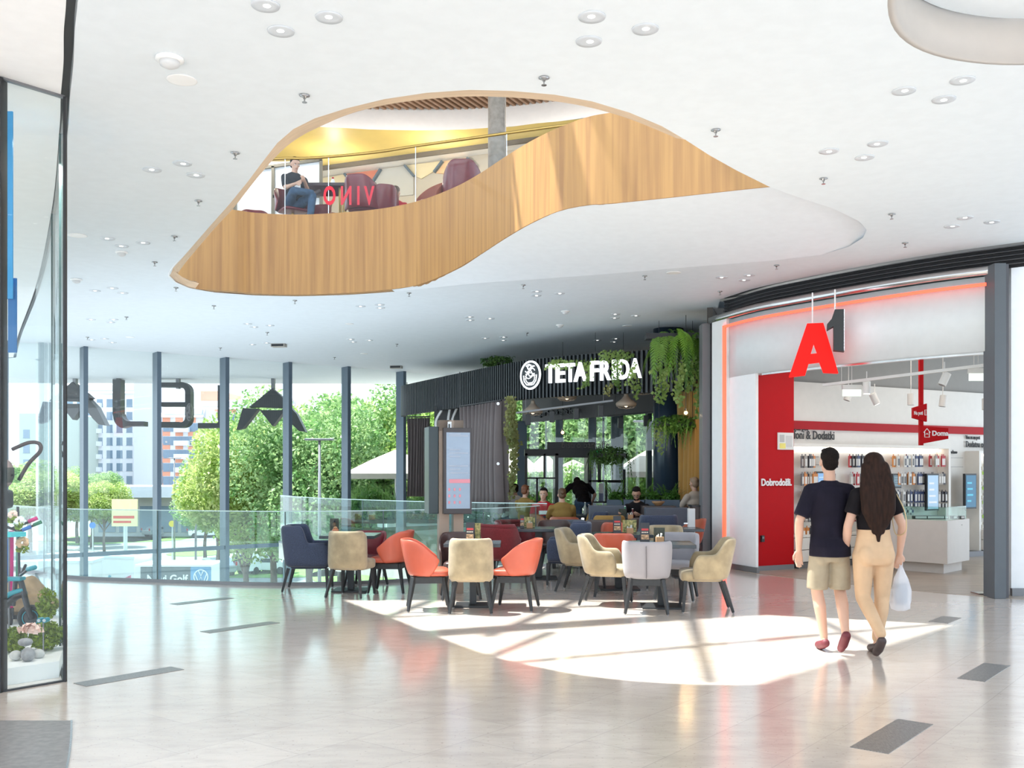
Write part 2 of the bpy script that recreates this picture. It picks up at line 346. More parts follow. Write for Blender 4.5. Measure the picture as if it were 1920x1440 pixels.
# white underside between the ceiling rim and the wood
ff = smooth_curve([gp(a,b_,CEIL) for a,b_ in [(740,547),(800,541),(900,531),(1000,524),(1130,514.5),(1290,501),(1450,488.5),(1540,478),(1592,462),(1618,446),(1625,431)]], 4)
def resample(P, n):
    L = [0]
    for a, c in zip(P, P[1:]): L.append(L[-1]+(c-a).length)
    out = []; j = 0
    for i in range(n):
        s = L[-1]*i/(n-1)
        while j < len(P)-2 and L[j+1] < s: j += 1
        out.append(P[j].lerp(P[j+1], (s-L[j])/max(L[j+1]-L[j],1e-9)))
    return out
i0 = min(range(len(wb)), key=lambda i: (Vector((wb[i].x,wb[i].y,0))-Vector((gp(740,546,CEIL).x,gp(740,546,CEIL).y,0))).length)
wbe = wb[i0:]+[Vector((3.9,9.9,4.7)),Vector((5.0,10.6,4.62)),Vector((5.1,11.6,4.5))]
for q in wbe: pass
A_, B_ = resample(ff, 60), resample(wbe, 60)
struct(MB().loft([[a, a.lerp(c,.5), c+Vector((0,.02,0))] for a, c in zip(A_, B_)]).build('ceiling_gallery_soffit', mat('soffit_paint', (.84,.90,.95), .6), smooth=True))

# ---------------- upper storey ----------------
UF = 5.6
RAILP = smooth_curve([gp(a,b_,6.75)+Vector((0,.3,0)) for a,b_ in [(430,290),(480,289),(527,286),(560,286),(610,283),(700,274),(776,262),(860,250),(950,237),(1050,223),(1140,211),(1240,199)]], 4)
rl = [(p.x,p.y) for p in RAILP]
upf = rl+[(9.5,12),(9.5,30),(-13,30),(-13,12)]
struct(MB().prism(upf, UF-.12, UF).build('floor_gallery', mat('gallery_floor', (.5,.45,.4), .5)))
g = thing('glass_balustrade', 'glass balustrade with gold handrail above the curved wooden gallery front', 'railing')
MB().tube([(p.x,p.y,6.75) for p in RAILP], .022, 8).build('handrail', mat('gold_rail', (.5,.33,.1), .3, metal=.8), g, smooth=True)
k = len(rl)
for i in range(0, k-1, 8):
    seg = rl[i:min(i+9,k)]
    if len(seg) > 1: MB().wall(seg, UF, 6.73, .012).build('glass_panel', gal_glass, g)
for i in range(8, k-1, 8): MB().bar((rl[i][0],rl[i][1]-.01,UF),(rl[i][0],rl[i][1]-.01,6.73),.012,.02).build('panel_joint', bright, g)
# roof with a glazed skylight whose panes throw the patch of sun
RZ = 9.6
def up(x, y, z=RZ): return (x-SH[0]*z, y-SH[1]*z)
P1 = [up(-1.3,9.42), up(-.9,7.2), up(.6,6.6), up(1.8,7.42), up(4.62,10.4), up(3.75,11.5), up(2.6,11.02)]
P2 = [up(-2.9,8.9), up(-1.5,9.72), up(2.5,11.38), up(3.6,11.95), up(2.4,12.35), up(-2.4,12.35)]
roofm = mat('roof_slab', (.8,.8,.79), .8)
b = poly_hole([(-13,8.5),(9.8,8.5),(9.8,31),(-13,31)], [P1,P2], RZ, True); n0 = len(b.v)
b.v += [(x,y,z+.15) for x,y,z in b.v]; b.f += [tuple(i+n0 for i in f[::-1]) for f in b.f[:]]
for hole, off in ((P1,0),(P2,0)): b.wall(hole+[hole[0]], RZ, RZ+.15, .01)
struct(b.build('roof', roofm))
sk = MB()
def skb(a, c, wd=.1): sk.bar(up(*a)+(RZ,), up(*c)+(RZ,), wd, .12)
skb((0,8.3),(4.5,10.42)); skb((2.02,11.3),(1.5,7.5)); skb((3.3,11.5),(3.3,8.8)); skb((-.9,12.6),(-1.9,9)); skb((.9,12.6),(-.25,9.6)); skb((-2.5,10.4),(2.8,12.5),.06); skb((.4,9.9),(-.3,8.3))
s_ = sk.build('window_skylight', steel); struct(s_)
struct(MB().prism(P1, RZ+.08, RZ+.09).build('window_skylight_pane', pane)); struct(MB().prism(P2, RZ+.08, RZ+.09).build('window_skylight_pane_back', pane))
# gallery ceilings seen through the opening
slat = MB(); sw = mat('slat_walnut', (.3,.18,.11), .5)
for i in range(62):
    x = -7+i*.16
    slat.bar((x,17.2,9.38),(x+2.2,21.35,9.38),.06,.07)
o = slat.build('ceiling_slats', sw); struct(o)
struct(MB().box(-9,4.5,16.9,21.5,9.44,9.5).build('ceiling_slat_backing', mat('dark_void', (.1,.06,.04), .8)))
fc = smooth_curve([(-7,20.2,0),(-5,20.9,0),(-3,21.3,0),(-1,21.3,0),(1,20.8,0),(3.5,19.6,0)], 6)
struct(MB().loft([[(p.x,p.y+.1,9.44),(p.x,p.y,9.3),(p.x,p.y-.25,8.95),(p.x,p.y-.3,8.802)] for p in fc]).build('wall_gallery_fascia', mat('warm_white', (.8,.79,.78), .6), smooth=True))
yel = mat('yellow_ceiling_paint', (.83,.66,.22), .5, noise=.1, nscale=1)
by = lambda x: 23.5-(x+4.5)*.41
wy = lambda x: 24.35-(x+4.6)*.434
xs_ = [-9+k*.5 for k in range(25)]
def fy(x):
    q = min(fc, key=lambda p: abs(p.x-x)); return min(q.y-.3, by(x)-.05)
struct(MB().loft([[(x,fy(x),8.8),(x,by(x),8.8)] for x in xs_]).build('ceiling_gallery_yellow', yel))
struct(MB().loft([[(x,by(x),8.8),(x,by(x),8.70),(x,by(x)+.06,8.70),(x,by(x)+.06,8.8)] for x in xs_]).build('trim_10', mat('bronze_trim', (.1,.08,.06), .5)))
struct(MB().loft([[(x,by(x)+.06,8.8),(x,wy(x)+.1,8.8)] for x in xs_]).build('ceiling_gallery_lower', white))
struct(MB().wall([(x,wy(x)) for x in xs_], UF, 8.85, .1).build('wall_gallery_back', mat('taupe_wall', (.42,.37,.3), .7)))
for x, y in ((-5,19.2),(-2.2,19.4),(.8,18.8)): light('gallery_lamp', 'POINT', (x,y,8.3), 48, .15, (1,.93,.8))
for x, y in ((-4,22.4),(-1.6,21.6)): light('gallery_lamp', 'POINT', (x,y,8.2), 25, .15, (1,.9,.75))
# coloured hexagon panels on the back wall
wp = thing('wall_panel_art', 'geometric wall cladding of red, sand and grey facets behind the gallery seats', 'wall panels')
def wallpt(px, py, d=24.4): return at(px, py, 22.354/(1+.434*(px-960)/F)-(.04 if d > 24.38 else .09))
def panel(pts, m, nm='facet'):
    P = [wallpt(*p) for p in pts]; b = MB(); n = len(P)
    b.add([tuple(p) for p in P]+[(p.x,p.y+.04,p.z) for p in P], [tuple(range(n)), tuple(range(n,2*n))[::-1]]+[(i,i+n,(i+1)%n+n,(i+1)%n) for i in range(n)])
    return b.build(nm, m, wp)
sand = mat('sand_felt', (.62,.52,.32), .8); clay = mat('clay_red_felt', (.52,.17,.1), .8); gfelt = mat('grey_felt', (.42,.41,.38), .8); ora = mat('apricot_felt', (.66,.42,.22), .8)
panel([(604,334),(645,327),(660,345),(604,352)], sand); panel([(648,326),(712,318),(698,340),(662,345)], clay)
panel([(716,317),(757,311),(775,330),(775,365),(700,372),(698,344)], gfelt); panel([(762,310),(828,302),(812,322),(790,335),(776,329)], sand)
panel([(833,302),(876,296),(893,312),(880,330),(815,324)], ora)
for a, c in (((646,326),(661,345)),((714,317),(698,342)),((759,310),(776,330)),((830,302),(814,323)),((876,296),(893,313))):
    MB().bar(wallpt(*a, 24.36), wallpt(*c, 24.36), .08, .05).build('metal_strip', steelblue, wp)
fr = thing('glazed_partition', 'frosted white partition with thin dark frame behind the seated man in the gallery', 'partition')
def fbar(a, c, w_=.06): MB().bar(at(a[0],a[1],20), at(c[0],c[1],20), w_, w_).build('frame_bar', mat('bronze_frame', (.16,.14,.1), .4), fr)
MB().box(X(440,20.03),X(602,20.03),20.03,20.06,UF,Z(302,20)).build('frosted_pane', mat('frosted_white', (.82,.86,.9), .6), fr)
fbar((440,322),(604,299)); fbar((602,300),(602,440)); fbar((512,312),(512,440)); fbar((512,369),(602,367)); fbar((441,322),(441,440))
# soffit edge covering the top of the frosted pane
c_ = thing('round_column', 'round concrete column standing on the gallery behind the handrail', 'column', (X(932,17.6),17.6,UF))
MB().lathe([(.16,0),(.16,3.84)], n=28).build('shaft', mat('raw_concrete', (.33,.29,.25), .7, noise=.25, nscale=12), c_, smooth=True)

# ---------------- glazed facade far behind ----------------
FAC = [(-13.7,19.9),(-12.45,20.9),(-11.17,21.9),(-9.87,22.93),(-8.56,23.97),(-7.26,25.1),(-5.92,26.2),(-4.56,27.3),(-3.2,28.6),(-1.85,29.75),(-.5,30.9)]
for i in range(len(FAC)-1):
    a = Vector(FAC[i]+(0,)); c = Vector(FAC[i+1]+(0,)); t = (c-a).normalized(); nn = Vector((-t.y,t.x,0))
    wd = struct(bpy.data.objects.new('window_%d' % (i+1), None)); COL.objects.link(wd)
    M = Matrix((( t.x,nn.x,0,c.x),(t.y,nn.y,0,c.y),(0,0,1,0),(0,0,0,1)))
    MB().box(-.035,.035,-.17,.17,-7,CEIL,M).box(-.05,.05,-.20,-.17,-7,CEIL,M).build('mullion', steelblue, wd)
    L_ = (c-a).length
    MB().box(-L_+.035,-.035,-.006,.006,-7,CEIL,M).build('pane', pane, wd)
    MB().box(-L_,0,-.16,-.10,-.37,-.27,M).build('transom', steelblue, wd)

struct(MB().wall([(3.5,17.35),(4.3,20),(5.2,23),(5.4,31)], 0, CEIL, .1).build('wall_restaurant_right', mat('dark_plaster', (.09,.08,.07), .7)))
# ---------------- outdoors ----------------
struct(MB().box(-220,220,22,420,-7.3,-7).build('ground', mat('pale_paving', (.20,.20,.195), .8, noise=.12, nscale=.6)))
grass = mat('lawn', (.16,.3,.05), .9, noise=.4, nscale=3)
for i, (px, py, wx, wy) in enumerate([(205,1010,14,9),(240,1010,16,6),(370,1038,6,3),(500,1075,18,3),(180,1062,5,5),(720,1075,12,8)]):
    c = gp(px, py, -7); q = [(c.x+wx/2*cos(a), c.y+wy*1.2*sin(a)) for a in [k*pi/9 for k in range(18)]]
    o = MB().prism(q, -7, -6.96).build('lawn', grass)
    tag(o, ['green lawn patch in front of the far shops','green lawn strip under the far trees','small green verge on the white forecourt','grass strip beneath the trees by the parked van','grass beside the graffiti wall','lawn outside below the restaurant parasols'][i], 'lawn', kind='stuff')
roadm = mat('asphalt', (.42,.42,.43), .8)
struct(MB().prism([(-120,112),(120,150),(120,162),(-120,124)], -7, -6.97).build('road', roadm))
def leafy(b, c, r, n, s, rnd, flat=1.0):
    for _ in range(n):
        while True:
            p = Vector((rnd.uniform(-1,1),rnd.uniform(-1,1),rnd.uniform(-1,1)))
            if .35 < p.length < 1: break
        p = Vector(c)+Vector((p.x*r[0],p.y*r[1],p.z*r[2]))
        a = Vector((rnd.gauss(0,1),rnd.gauss(0,1),rnd.gauss(0,1)*flat)).normalized(); q = a.orthogonal().normalized(); q.rotate(Matrix.Rotation(rnd.uniform(0,6.28),3,a)); t = a.cross(q)
        ss = s*rnd.uniform(.6,1.3); k = len(b.v)
        b.v += [tuple(p-q*ss*.5), tuple(p+t*ss*.32+a*ss*.1), tuple(p+q*ss*.6), tuple(p-t*ss*.32+a*ss*.1)]; b.f.append((k,k+1,k+2,k+3))
def make_tree(seed, h, rx, n, s, m, name='leafy_tree', trunk_h=None):
    rnd = random.Random(seed); root = thing(name, 'tree', 'tree')
    b = MB(); th_ = trunk_h or h*.38; blobs = []
    for k in range(16):
        a = rnd.uniform(0,6.28); q = rnd.uniform(0,1)**.6; z = rnd.uniform(th_+h*.10, h*.88); wz = 1-abs((z-h*.58)/(h*.5))**2*.6
        blobs.append((rx*q*.72*cos(a)*wz, rx*q*.72*sin(a)*wz, z))
    for c in blobs: leafy(b, c, (rx*.45,rx*.45,h*.15), n//16, s, rnd)
    b.build('crown', m, root)
    t = MB(); t.tube([(0,0,0),(.1,0,th_*.5),(0,.1,th_),(0,0,h*.8)], [.22*h/12,.17*h/12,.13*h/12,.03], 7)
    for c in blobs[:9]: t.tube([(0,.05,th_*rnd.uniform(.7,1.1)), (c[0]*.5,c[1]*.5,c[2]*.85), c], [.09*h/12,.06*h/12,.02], 5)
    t.build('trunk', mat('bark', (.16,.11,.08), .9, noise=.4, nscale=10), root, smooth=True); return root
lf = leafmat('sunlit_leaves', (.16,.30,.05), (.48,.60,.2), .45); lf2 = leafmat('cool_leaves', (.13,.28,.08), (.42,.56,.25), .45); lf3 = leafmat('yellow_green_leaves', (.24,.36,.06), (.55,.62,.25), .45)
T1 = make_tree(1, 12, 3.6, 24000, .21, lf, trunk_h=5.0); T2 = make_tree(2, 13, 3.8, 24000, .21, lf2, trunk_h=5.4); T3 = make_tree(3, 11, 3.4, 22000, .21, lf3, trunk_h=4.6)
def place_tree(src, px, d, top_py, label, first=[], grp=None, wide=1):
    h = {T1:12,T2:13,T3:11}[src]; zt = Z(top_py, d); s = (zt+7)/h/.97
    loc = (X(px,d), d, -7)
    if src not in first:
        first.append(src); o = src; o.location = loc; o.scale = (s*wide,)*2+(s,); o['label'] = label
        if grp: o['group'] = grp
        o.rotation_euler.z = px*.37; return o
    return dup(src, loc, px*.37, label, grp, (s*wide,s*wide,s))
G1 = 'trees just outside the glass facade'
for src, px, d, ty, lb, w_ in [
    (T3, 462, 47, 800, 'yellow-green tree outside between the third and fourth dark mullions, behind the hanging L', 1),
    (T1, 515, 52, 775, 'broad green tree outside behind the right hanging sign letter', 1.1),
    (T2, 580, 44, 745, 'tall bright tree outside right of the mirrored sign, behind the lamp post', 1),
    (T1, 640, 58, 790, 'green tree outside set back right of the tall bright tree', 1.1),
    (T2, 705, 50, 722, 'tall tree outside above the white parasol at the last tall window', 1.1),
    (T3, 760, 55, 760, 'yellow-green tree outside just behind the ribbed fascia corner', 1),
    (T1, 960, 50, 690, 'tree outside seen past the ivy beside the grey curtain', 1.2),
    (T2, 1035, 46, 690, 'tree outside filling the restaurant window left of the dark sign box', 1.1),
    (T1, 1095, 52, 700, 'tree outside behind the restaurant entrance porch', 1.2),
    (T3, 1150, 50, 720, 'pale green tree outside behind the hanging fern basket', 1.1),
    (T2, 1210, 47, 700, 'tree outside right of the restaurant windows, behind the white parasol', 1.2),
    (T1, 860, 48, 700, 'tree outside behind the gap between the two curtains', 1.1)]:
    place_tree(src, px, d, ty, lb, grp=G1, wide=w_)
for src, px, d, ty, lb, w_ in [
    (T1, 55, 105, 868, 'round tree below the pale green tower seen through the toy shop glass', 1.3),
    (T3, 92, 100, 885, 'yellow-green tree beside it seen through the toy shop glass', 1.3),
    (T2, 145, 118, 898, 'dark green tree at the foot of the white tower, left of the first mullion', 1.2),
    (T2, 172, 112, 880, 'dark green tree at the foot of the white tower, right of the first mullion', 1),
    (T3, 196, 100, 905, 'pale conical tree in front of the white tower', .9),
    (T1, 385, 92, 895, 'young tree in front of the orange and white flats', 1.0),
    (T2, 408, 80, 860, 'tree left of the third tall mullion beside the flats', 1.1)]:
    place_tree(src, px, d, ty, lb, grp='trees at the foot of the apartment towers', wide=w_*1.3)
# apartment towers
def building(label, px0, px1, top_py, d, wallm, cols, floors, depth=16, orange=False, parapet=True, skip=()):
    x0, x1 = X(px0,d), X(px1,d); zt = Z(top_py,d); t = thing('apartment_building', label, 'building', ((x0+x1)/2, d, -7), 0, 'apartment towers beyond the facade')
    w_ = (x1-x0)/2; H = zt+7
    MB().box(-w_,w_,0,depth,0,H).build('wall', wallm, t)
    if parapet:
        MB().add([(-w_-.4,-.5,H-1.6),(w_+.4,-.5,H-1.6),(w_+.4,1.2,H+.3),(-w_-.4,1.2,H+.3),(w_+.4,1.2,H-1.6),(-w_-.4,1.2,H-1.6)],[(0,1,2,3),(0,3,5),(1,4,2),(2,4,5,3),(0,5,4,1)]).build('sloped_parapet', mat('tin_roof', (.5,.5,.52), .6), t)
    wm = mat('tower_glass', (.20,.27,.35), .2); rnd = random.Random(int(px0)); om = mat('orange_render', (.75,.33,.22), .8); fm = mat('white_balcony', (.75,.77,.8), .7)
    wmesh = None
    for f in range(floors):
        for c_ in range(cols):
            if (c_ in skip): continue
            cx = -w_+(c_+.5)*2*w_/cols; cz = 1.4+f*(H-3)/floors
            if wmesh is None:
                wmesh = MB().box(-.55,.55,-.06,.02,-.1,1.35).box(-.62,.62,-.1,.02,-.18,-.1).build('window', wm, t); o = wmesh
            else: o = wmesh.copy(); COL.objects.link(o)
            o.parent = t; o.location = (cx,0,cz)
    if orange:
        for c_ in range(0,cols,2):
            cx = -w_+(c_+.5)*2*w_/cols
            for f in range(floors): MB().box(cx-.7,cx+.7,-.05,.02,1.4+f*(H-3)/floors+1.45,1.4+f*(H-3)/floors+2.5).build('orange_panel', om, t)
    if cols >= 4:
        cx = -w_+(max(0,cols//2)+.05)*2*w_/cols
        for f in range(floors): MB().box(cx-1.3,cx+1.3,-1.1,0,1.1+f*(H-3)/floors,2.0+f*(H-3)/floors).build('balcony', fm, t)
    return t
wr = mat('pale_render', (.74,.74,.78), .85); wg = mat('grey_render', (.60,.62,.66), .85); wgr = mat('pale_green_render', (.48,.55,.48), .85)
building('pale green grey apartment block seen through the toy shop glass', 36, 118, 775, 175, wgr, 3, 6, parapet=False, skip=(1,2))
building('tall white apartment tower behind the mirrored letter J', 122, 252, 722, 190, wr, 7, 9)
building('plain grey side tower without windows beside the tall white tower', 251, 300, 717, 186, wg, 1, 1, parapet=False, skip=(0,))
building('lower white apartment block with orange bands behind the mirrored letter E', 306, 378, 766, 180, wr, 6, 7, orange=True)
building('white apartment block with an orange top behind the letter L', 375, 470, 752, 195, wr, 7, 8, orange=True)
building('white apartment block behind the treetops with stepped roof', 482, 549, 747, 205, wr, 5, 6)
building('small tower with an orange side rising above the treetops', 612, 634, 757, 200, mat('orange_wall', (.72,.36,.25), .8), 1, 5, parapet=False, skip=(0,))
o = MB().box(X(376,196),X(415,196),196,210,Z(752,196),Z(733,196)).build('rooftop_block', mat('orange_wall', (.7,.3,.2), .8)); tag(o, 'orange rooftop storey above the white flats', 'building')
# far shop front, graffiti walls
t = thing('shop_pavilion', 'low pavilion with glazed shop front and grey canopy at the foot of the towers', 'building', (X(300,130),130,-7))
MB().box(-9,9,0,12,0,5.2).build('wall', mat('pavilion_wall', (.5,.5,.5), .7), t); MB().box(-10,11,-3,12,5.2,6.6).build('canopy', wg, t)
for k in range(6): MB().box(-8+k*2.7,-5.8+k*2.7,-.1,0,.6,4).build('shop_window', mat('tower_glass', (.2,.27,.35), .2), t)
def graffiti(name, label, px, d, w_, h, seed, rot=0):
    t = thing(name, label, 'wall', (X(px,d),d,-7), rot)
    MB().box(-w_/2,w_/2,0,2.4,0,h).build('panel_wall', mat('graffiti_wall', (.74,.73,.72), .8), t); MB().box(-w_/2-.1,w_/2+.1,-.1,2.5,h,h+.15).build('coping', wg, t)
    rnd = random.Random(seed)
    for k in range(4):
        b = MB(); x = -w_/2+w_*(k+.5)/4
        pts = [(x+rnd.uniform(-.8,.8),-.03,h*rnd.uniform(.15,.75)) for _ in range(7)]
        b.tube(smooth_curve(pts,4), .09, 5).build('spray_mark', mat('spray_%d' % (k%3), [(.6,.12,.2),(.15,.15,.2),(.15,.35,.45)][k%3], .7), t)
graffiti('graffiti_wall', 'white wall with spray paint lettering outside the first windows', 165, 62, 6.5, 3.2, 1, R(-14))
graffiti('graffiti_wall', 'sprayed white wall seen through the toy shop glass', 70, 58, 6, 3.2, 2, R(8))
# advertising board on the roofline
t = thing('billboard', 'small yellow and red advertising board on a pole before the towers', 'billboard', (X(234,90),90,-7))
MB().tube([(0,0,0),(0,0,3.6)], .12, 8).build('pole', wg, t); MB().box(-1.15,1.15,-.1,.1,3.6,Z(936,90)+7).build('board', mat('poster_yellow', (.85,.72,.4), .6), t)
MB().box(-1.0,.6,-.12,-.1,3.9,4.1).box(-1,.9,-.12,-.1,4.3,4.55).build('lettering', mat('poster_red', (.7,.1,.08), .6), t)
# white trailer with car advertisement
d = 60.0; t = thing('advertising_trailer', 'white roofed stand with grey car advertisement and round blue logo on the forecourt', 'advertising stand', (X(330,d),d,-7))
zt = Z(1062,d)+7; wx = X(396,d)-X(330,d)
MB().box(-wx,wx,0,2.3,.0,zt).build('body', white, t); MB().box(-wx-.3,wx+.15,-.15,2.9,zt,zt+.12).build('roof', white, t)
MB().box(-wx,wx*.42,-.05,0,zt-1.3,zt-.02).build('grey_banner', mat('banner_grey', (.13,.14,.15), .6), t); MB().box(wx*.42,wx,-.05,0,zt-1.3,zt-.02).build('blue_banner', mat('banner_blue', (.16,.34,.55), .6), t)
text('lettering', 'Novi Golf', .66, white, frame((-wx*.82,-.07,zt-.96),(1,0,0)), t, .01, .015, .92)
lg = MB(); cx, cz = wx*.72, zt-.62
lg.tube([(cx+.42*cos(a),-.08,cz+.42*sin(a)) for a in [k*pi/12 for k in range(25)]], .035, 5)
lg.tube([(cx-.15,-.08,cz+.38),(cx,-.08,cz+.06),(cx+.15,-.08,cz+.38)], .035, 4); lg.tube([(cx-.36,-.08,cz+.2),(cx-.15,-.08,cz-.32),(cx,-.08,cz+.0),(cx+.15,-.08,cz-.32),(cx+.36,-.08,cz+.2)], .035, 4)
lg.build('logo', white, t)
# van
def van(label, px, d, rot, m, kind='van', grp=None):
    t = thing(kind, label, kind, (X(px,d),d,-7), rot, grp)
    prof = [(-2.2,.35),(-2.25,1.0),(-2.1,1.85),(-1.9,1.95),(.6,1.95),(1.2,1.35),(2.1,1.05),(2.25,.8),(2.25,.35)] if kind == 'van' else [(-2.1,.35),(-2.15,.95),(-1.7,1.0),(-1.1,1.45),(.4,1.45),(1.1,1.0),(2.0,.85),(2.1,.6),(2.1,.35)]
    M = Matrix.Rotation(pi/2,4,'X')
    MB().prism(prof, -.88, .88, M).build('body', m, t, bevel=.06)
    gl = mat('car_glass', (.06,.08,.1), .1)
    if kind == 'van': MB().box(-2.27,-2.1,-.65,.65,1.15,1.7).build('rear_window', gl, t); MB().box(-.2,.85,-.9,.9,1.2,1.65).build('side_window', gl, t)
    else: MB().box(-1.2,.6,-.9,.9,1.0,1.32).build('side_window', gl, t)
    for x in (-1.4,1.45):
        for y in (-.8,.8): MB().lathe([(.2,-.1),(.33,-.1),(.33,.1),(.2,.1)], n=16, M=Matrix.Translation((x,y,.33)) @ Matrix.Rotation(pi/2,4,'X')).build('wheel', blackm, t)
    for y in (-.78,.78): MB().box(-2.28,-2.2,y-.07,y+.07,.9,1.2).build('tail_light', red, t)
carw = mat('car_white', (.85,.85,.86), .2, coat=.5); cars = mat('car_silver', (.5,.52,.55), .25, metal=.5)
van('white delivery van parked outside under the trees', 487, 84, R(62), carw)
for i, (px, py, lb) in enumerate([(385,1005,'white car parked beside the lawn at the far pavilion'),(300,1003,'silver car parked before the pavilion, right of the mullion'),(190,1082,'white car roof seen just above the floor edge'),(404,1075,'white car behind the advertising stand'),(505,1072,'pale car parked beyond the delivery van'),(235,1001,'silver car at the roadside by the lamp posts')]):
    q = gp(px, py+3, -7); van(lb, px, q.y, R(20+37*i), [carw,cars][i%2], 'car', 'cars parked outside')
# street lamps
def lamp(px, d, top_py, label, arm=True):
    h = Z(top_py,d)+7; t = thing('street_lamp', label, 'street lamp', (X(px,d),d,-7), 0, 'street lamps outside')
    MB().tube([(0,0,0),(0,0,h)], [.09,.05], 8).build('pole', steel, t, smooth=True)
    MB().bar((-.55,0,h),(.55,0,h),.25,.08).build('lamp_head', steel, t, bevel=.02)
lamp(599, 38, 824, 'slim grey street lamp outside in front of the bright tree')
lamp(367, 70, 836, 'grey street lamp in front of the orange flats')
lamp(327, 85, 859, 'grey street lamp between the letter E and the towers')
lamp(1213, 40, 790, 'street lamp outside seen through the right restaurant window')
for px, py, lb, cc in ((174,985,'blue round road sign on a pole by the far road',(.05,.2,.6)),(238,975,'white road sign post before the pavilion',(.8,.8,.8)),(323,982,'small yellow road sign post near the pavilion',(.8,.6,.05))):
    t = thing('road_sign', lb, 'road sign', (X(px,95),95,-7), 0, 'road signs outside'); h = Z(py,95)+7
    MB().tube([(0,0,0),(0,0,h)], .05, 6).build('post', wg, t); MB().lathe([(.3,-.03),(.3,.03)], n=16, M=Matrix.Translation((0,-.08,h)) @ Matrix.Rotation(pi/2,4,'X')).build('sign_plate', mat('sign_%d' % px, cc, .5), t)
# hanging mirrored letters outside
LM = mat('sign_anthracite', (.05,.052,.055), .45); d = 30.6
def letter(ch, polys, stems, label):
    t = thing('sign_letter', label, 'sign letter', (0,0,0), 0, 'letters of the mirrored sign hanging under the canopy')
    xs = [p[0] for q in polys for p in q]; zs = [p[1] for q in polys for p in q]; ox = X(sum(xs)/len(xs),d); oz = Z(max(zs),d); t.location = (ox,d,oz)
    b = MB(); M = Matrix(((1,0,0,0),(0,0,1,0),(0,1,0,0),(0,0,0,1)))
    for q in polys: b.prism([(X(p[0],d)-ox, Z(p[1],d)-oz) for p in q], 0, .35, M)
    b.build('letter_body', LM, t)
    for sxp, sy in stems: MB().box(X(sxp-3,d)-ox,X(sxp+3,d)-ox,.08,.24,Z(sy,d)-oz-.1,CEIL-oz+.02).build('hanger', steel, t)
def arcpts(cx, cy, r, a0, a1, n=6, ry=None): return [(cx+r*cos(R(a0+(a1-a0)*k/n)), cy-(ry or r)*sin(R(a0+(a1-a0)*k/n))) for k in range(n+1)]
def lam(ox, oy=0, s=1): return [[(ox+p*s, oy+q) for p, q in P] for P in (
    [(510,728),(545,758),(531,765),(485,763),(466,764)], [(487,769),(534,769),(511,799)], [(455,765),(484,766),(466,790),(455,803),(443,806)], [(528,768),(541,760),(556,776),(573,810),(560,808),(548,796)])]
letter('A', lam(0), [(510,732)], 'dark triangular letter nearest the trees, rightmost of the mirrored sign')
letter('L', [[(408,722),(419,722)]+[(419,790)]+arcpts(407,790,12,0,-90)+[(371,803),(371,793),(404,793)]+arcpts(404,789,5,-90,0)[1:]+[(408,787)]], [(414,724)], 'dark mirrored letter L, half behind the third mullion')
letter('E', [[(286,717),(336,717)]+arcpts(339,734,18,90,0,6)+[(357,784)]+arcpts(339,784,18,0,-90,6)+[(286,801),(286,791),(336,791)]+arcpts(338,783,9,-90,0,4)+[(347,762),(300,762),(300,754),(347,754),(347,735)]+arcpts(338,735,9,0,90,4)+[(286,725)]], [(331,722),(290,720)], 'dark mirrored letter E hanging between the second and third mullions')
letter('J', [[(211,711),(226,711),(226,778)]+arcpts(242,776,14,180,270,5)+[(270,790),(270,799),(240,799)]+arcpts(236,780,24,250,180,5)+[(211,776)]], [(219,716)], 'dark mirrored letter J hanging between the first and second mullions')
letter('A', lam(-375,-12), [(137,722)], 'dark triangular letter behind the toy shop glass, leftmost of the mirrored sign')
# parasols on the terrace
struct(MB().prism([(-3.2,29.2),(-4.6,34),(-4,52),(16,52),(16,30)], -.3, -.01).build('terrace', mat('terrace_stone', (.6,.58,.55), .7)))
canvas = mat('cream_canvas', (.62,.56,.47), .8)
def parasol(px, d, top, edge, hw, label, rot=0):
    t = thing('parasol', label, 'parasol', (X(px,d),d,-.01), rot, 'cream parasols on the terrace outside'); zt = Z(top,d); ze = Z(edge,d); w_ = hw*d/F
    rows = [[(-w_,-w_,ze-.18),(w_,-w_,ze-.18),(w_,w_,ze-.18),(-w_,w_,ze-.18)],[(-w_,-w_,ze),(w_,-w_,ze),(w_,w_,ze),(-w_,w_,ze)],[(-w_*.5,-w_*.5,(ze+zt)/2+.04),(w_*.5,-w_*.5,(ze+zt)/2+.04),(w_*.5,w_*.5,(ze+zt)/2+.04),(-w_*.5,w_*.5,(ze+zt)/2+.04)],[(-.03,-.03,zt),(.03,-.03,zt),(.03,.03,zt),(-.03,.03,zt)]]
    b = MB(); vs = [p for r in rows for p in r]; b.add(vs, [(i*4+k,i*4+(k+1)%4,(i+1)*4+(k+1)%4,(i+1)*4+k) for i in range(3) for k in range(4)]); b.build('canopy', canvas, t)
    MB().tube([(0,0,0),(0,0,zt-.02)], .035, 8).build('pole', wg, t); MB().box(-.4,.4,-.4,.4,0,.1).build('base', steel, t)
parasol(742, 34, 843, 887, 84, 'cream parasol outside the last tall window beside the ribbed fascia')
parasol(1218, 33, 841, 884, 62, 'cream parasol outside the right restaurant window')
parasol(1075, 38, 862, 886, 44, 'cream parasol seen through the restaurant doorway')
parasol(962, 40, 838, 882, 52, 'cream parasol outside behind the long ivy strand')
parasol(1022, 37, 850, 884, 34, 'cream parasol outside left of the doorway')
rnd = random.Random(5)
hm = leafmat('hedge_leaves', (.08,.2,.03), (.28,.45,.12))
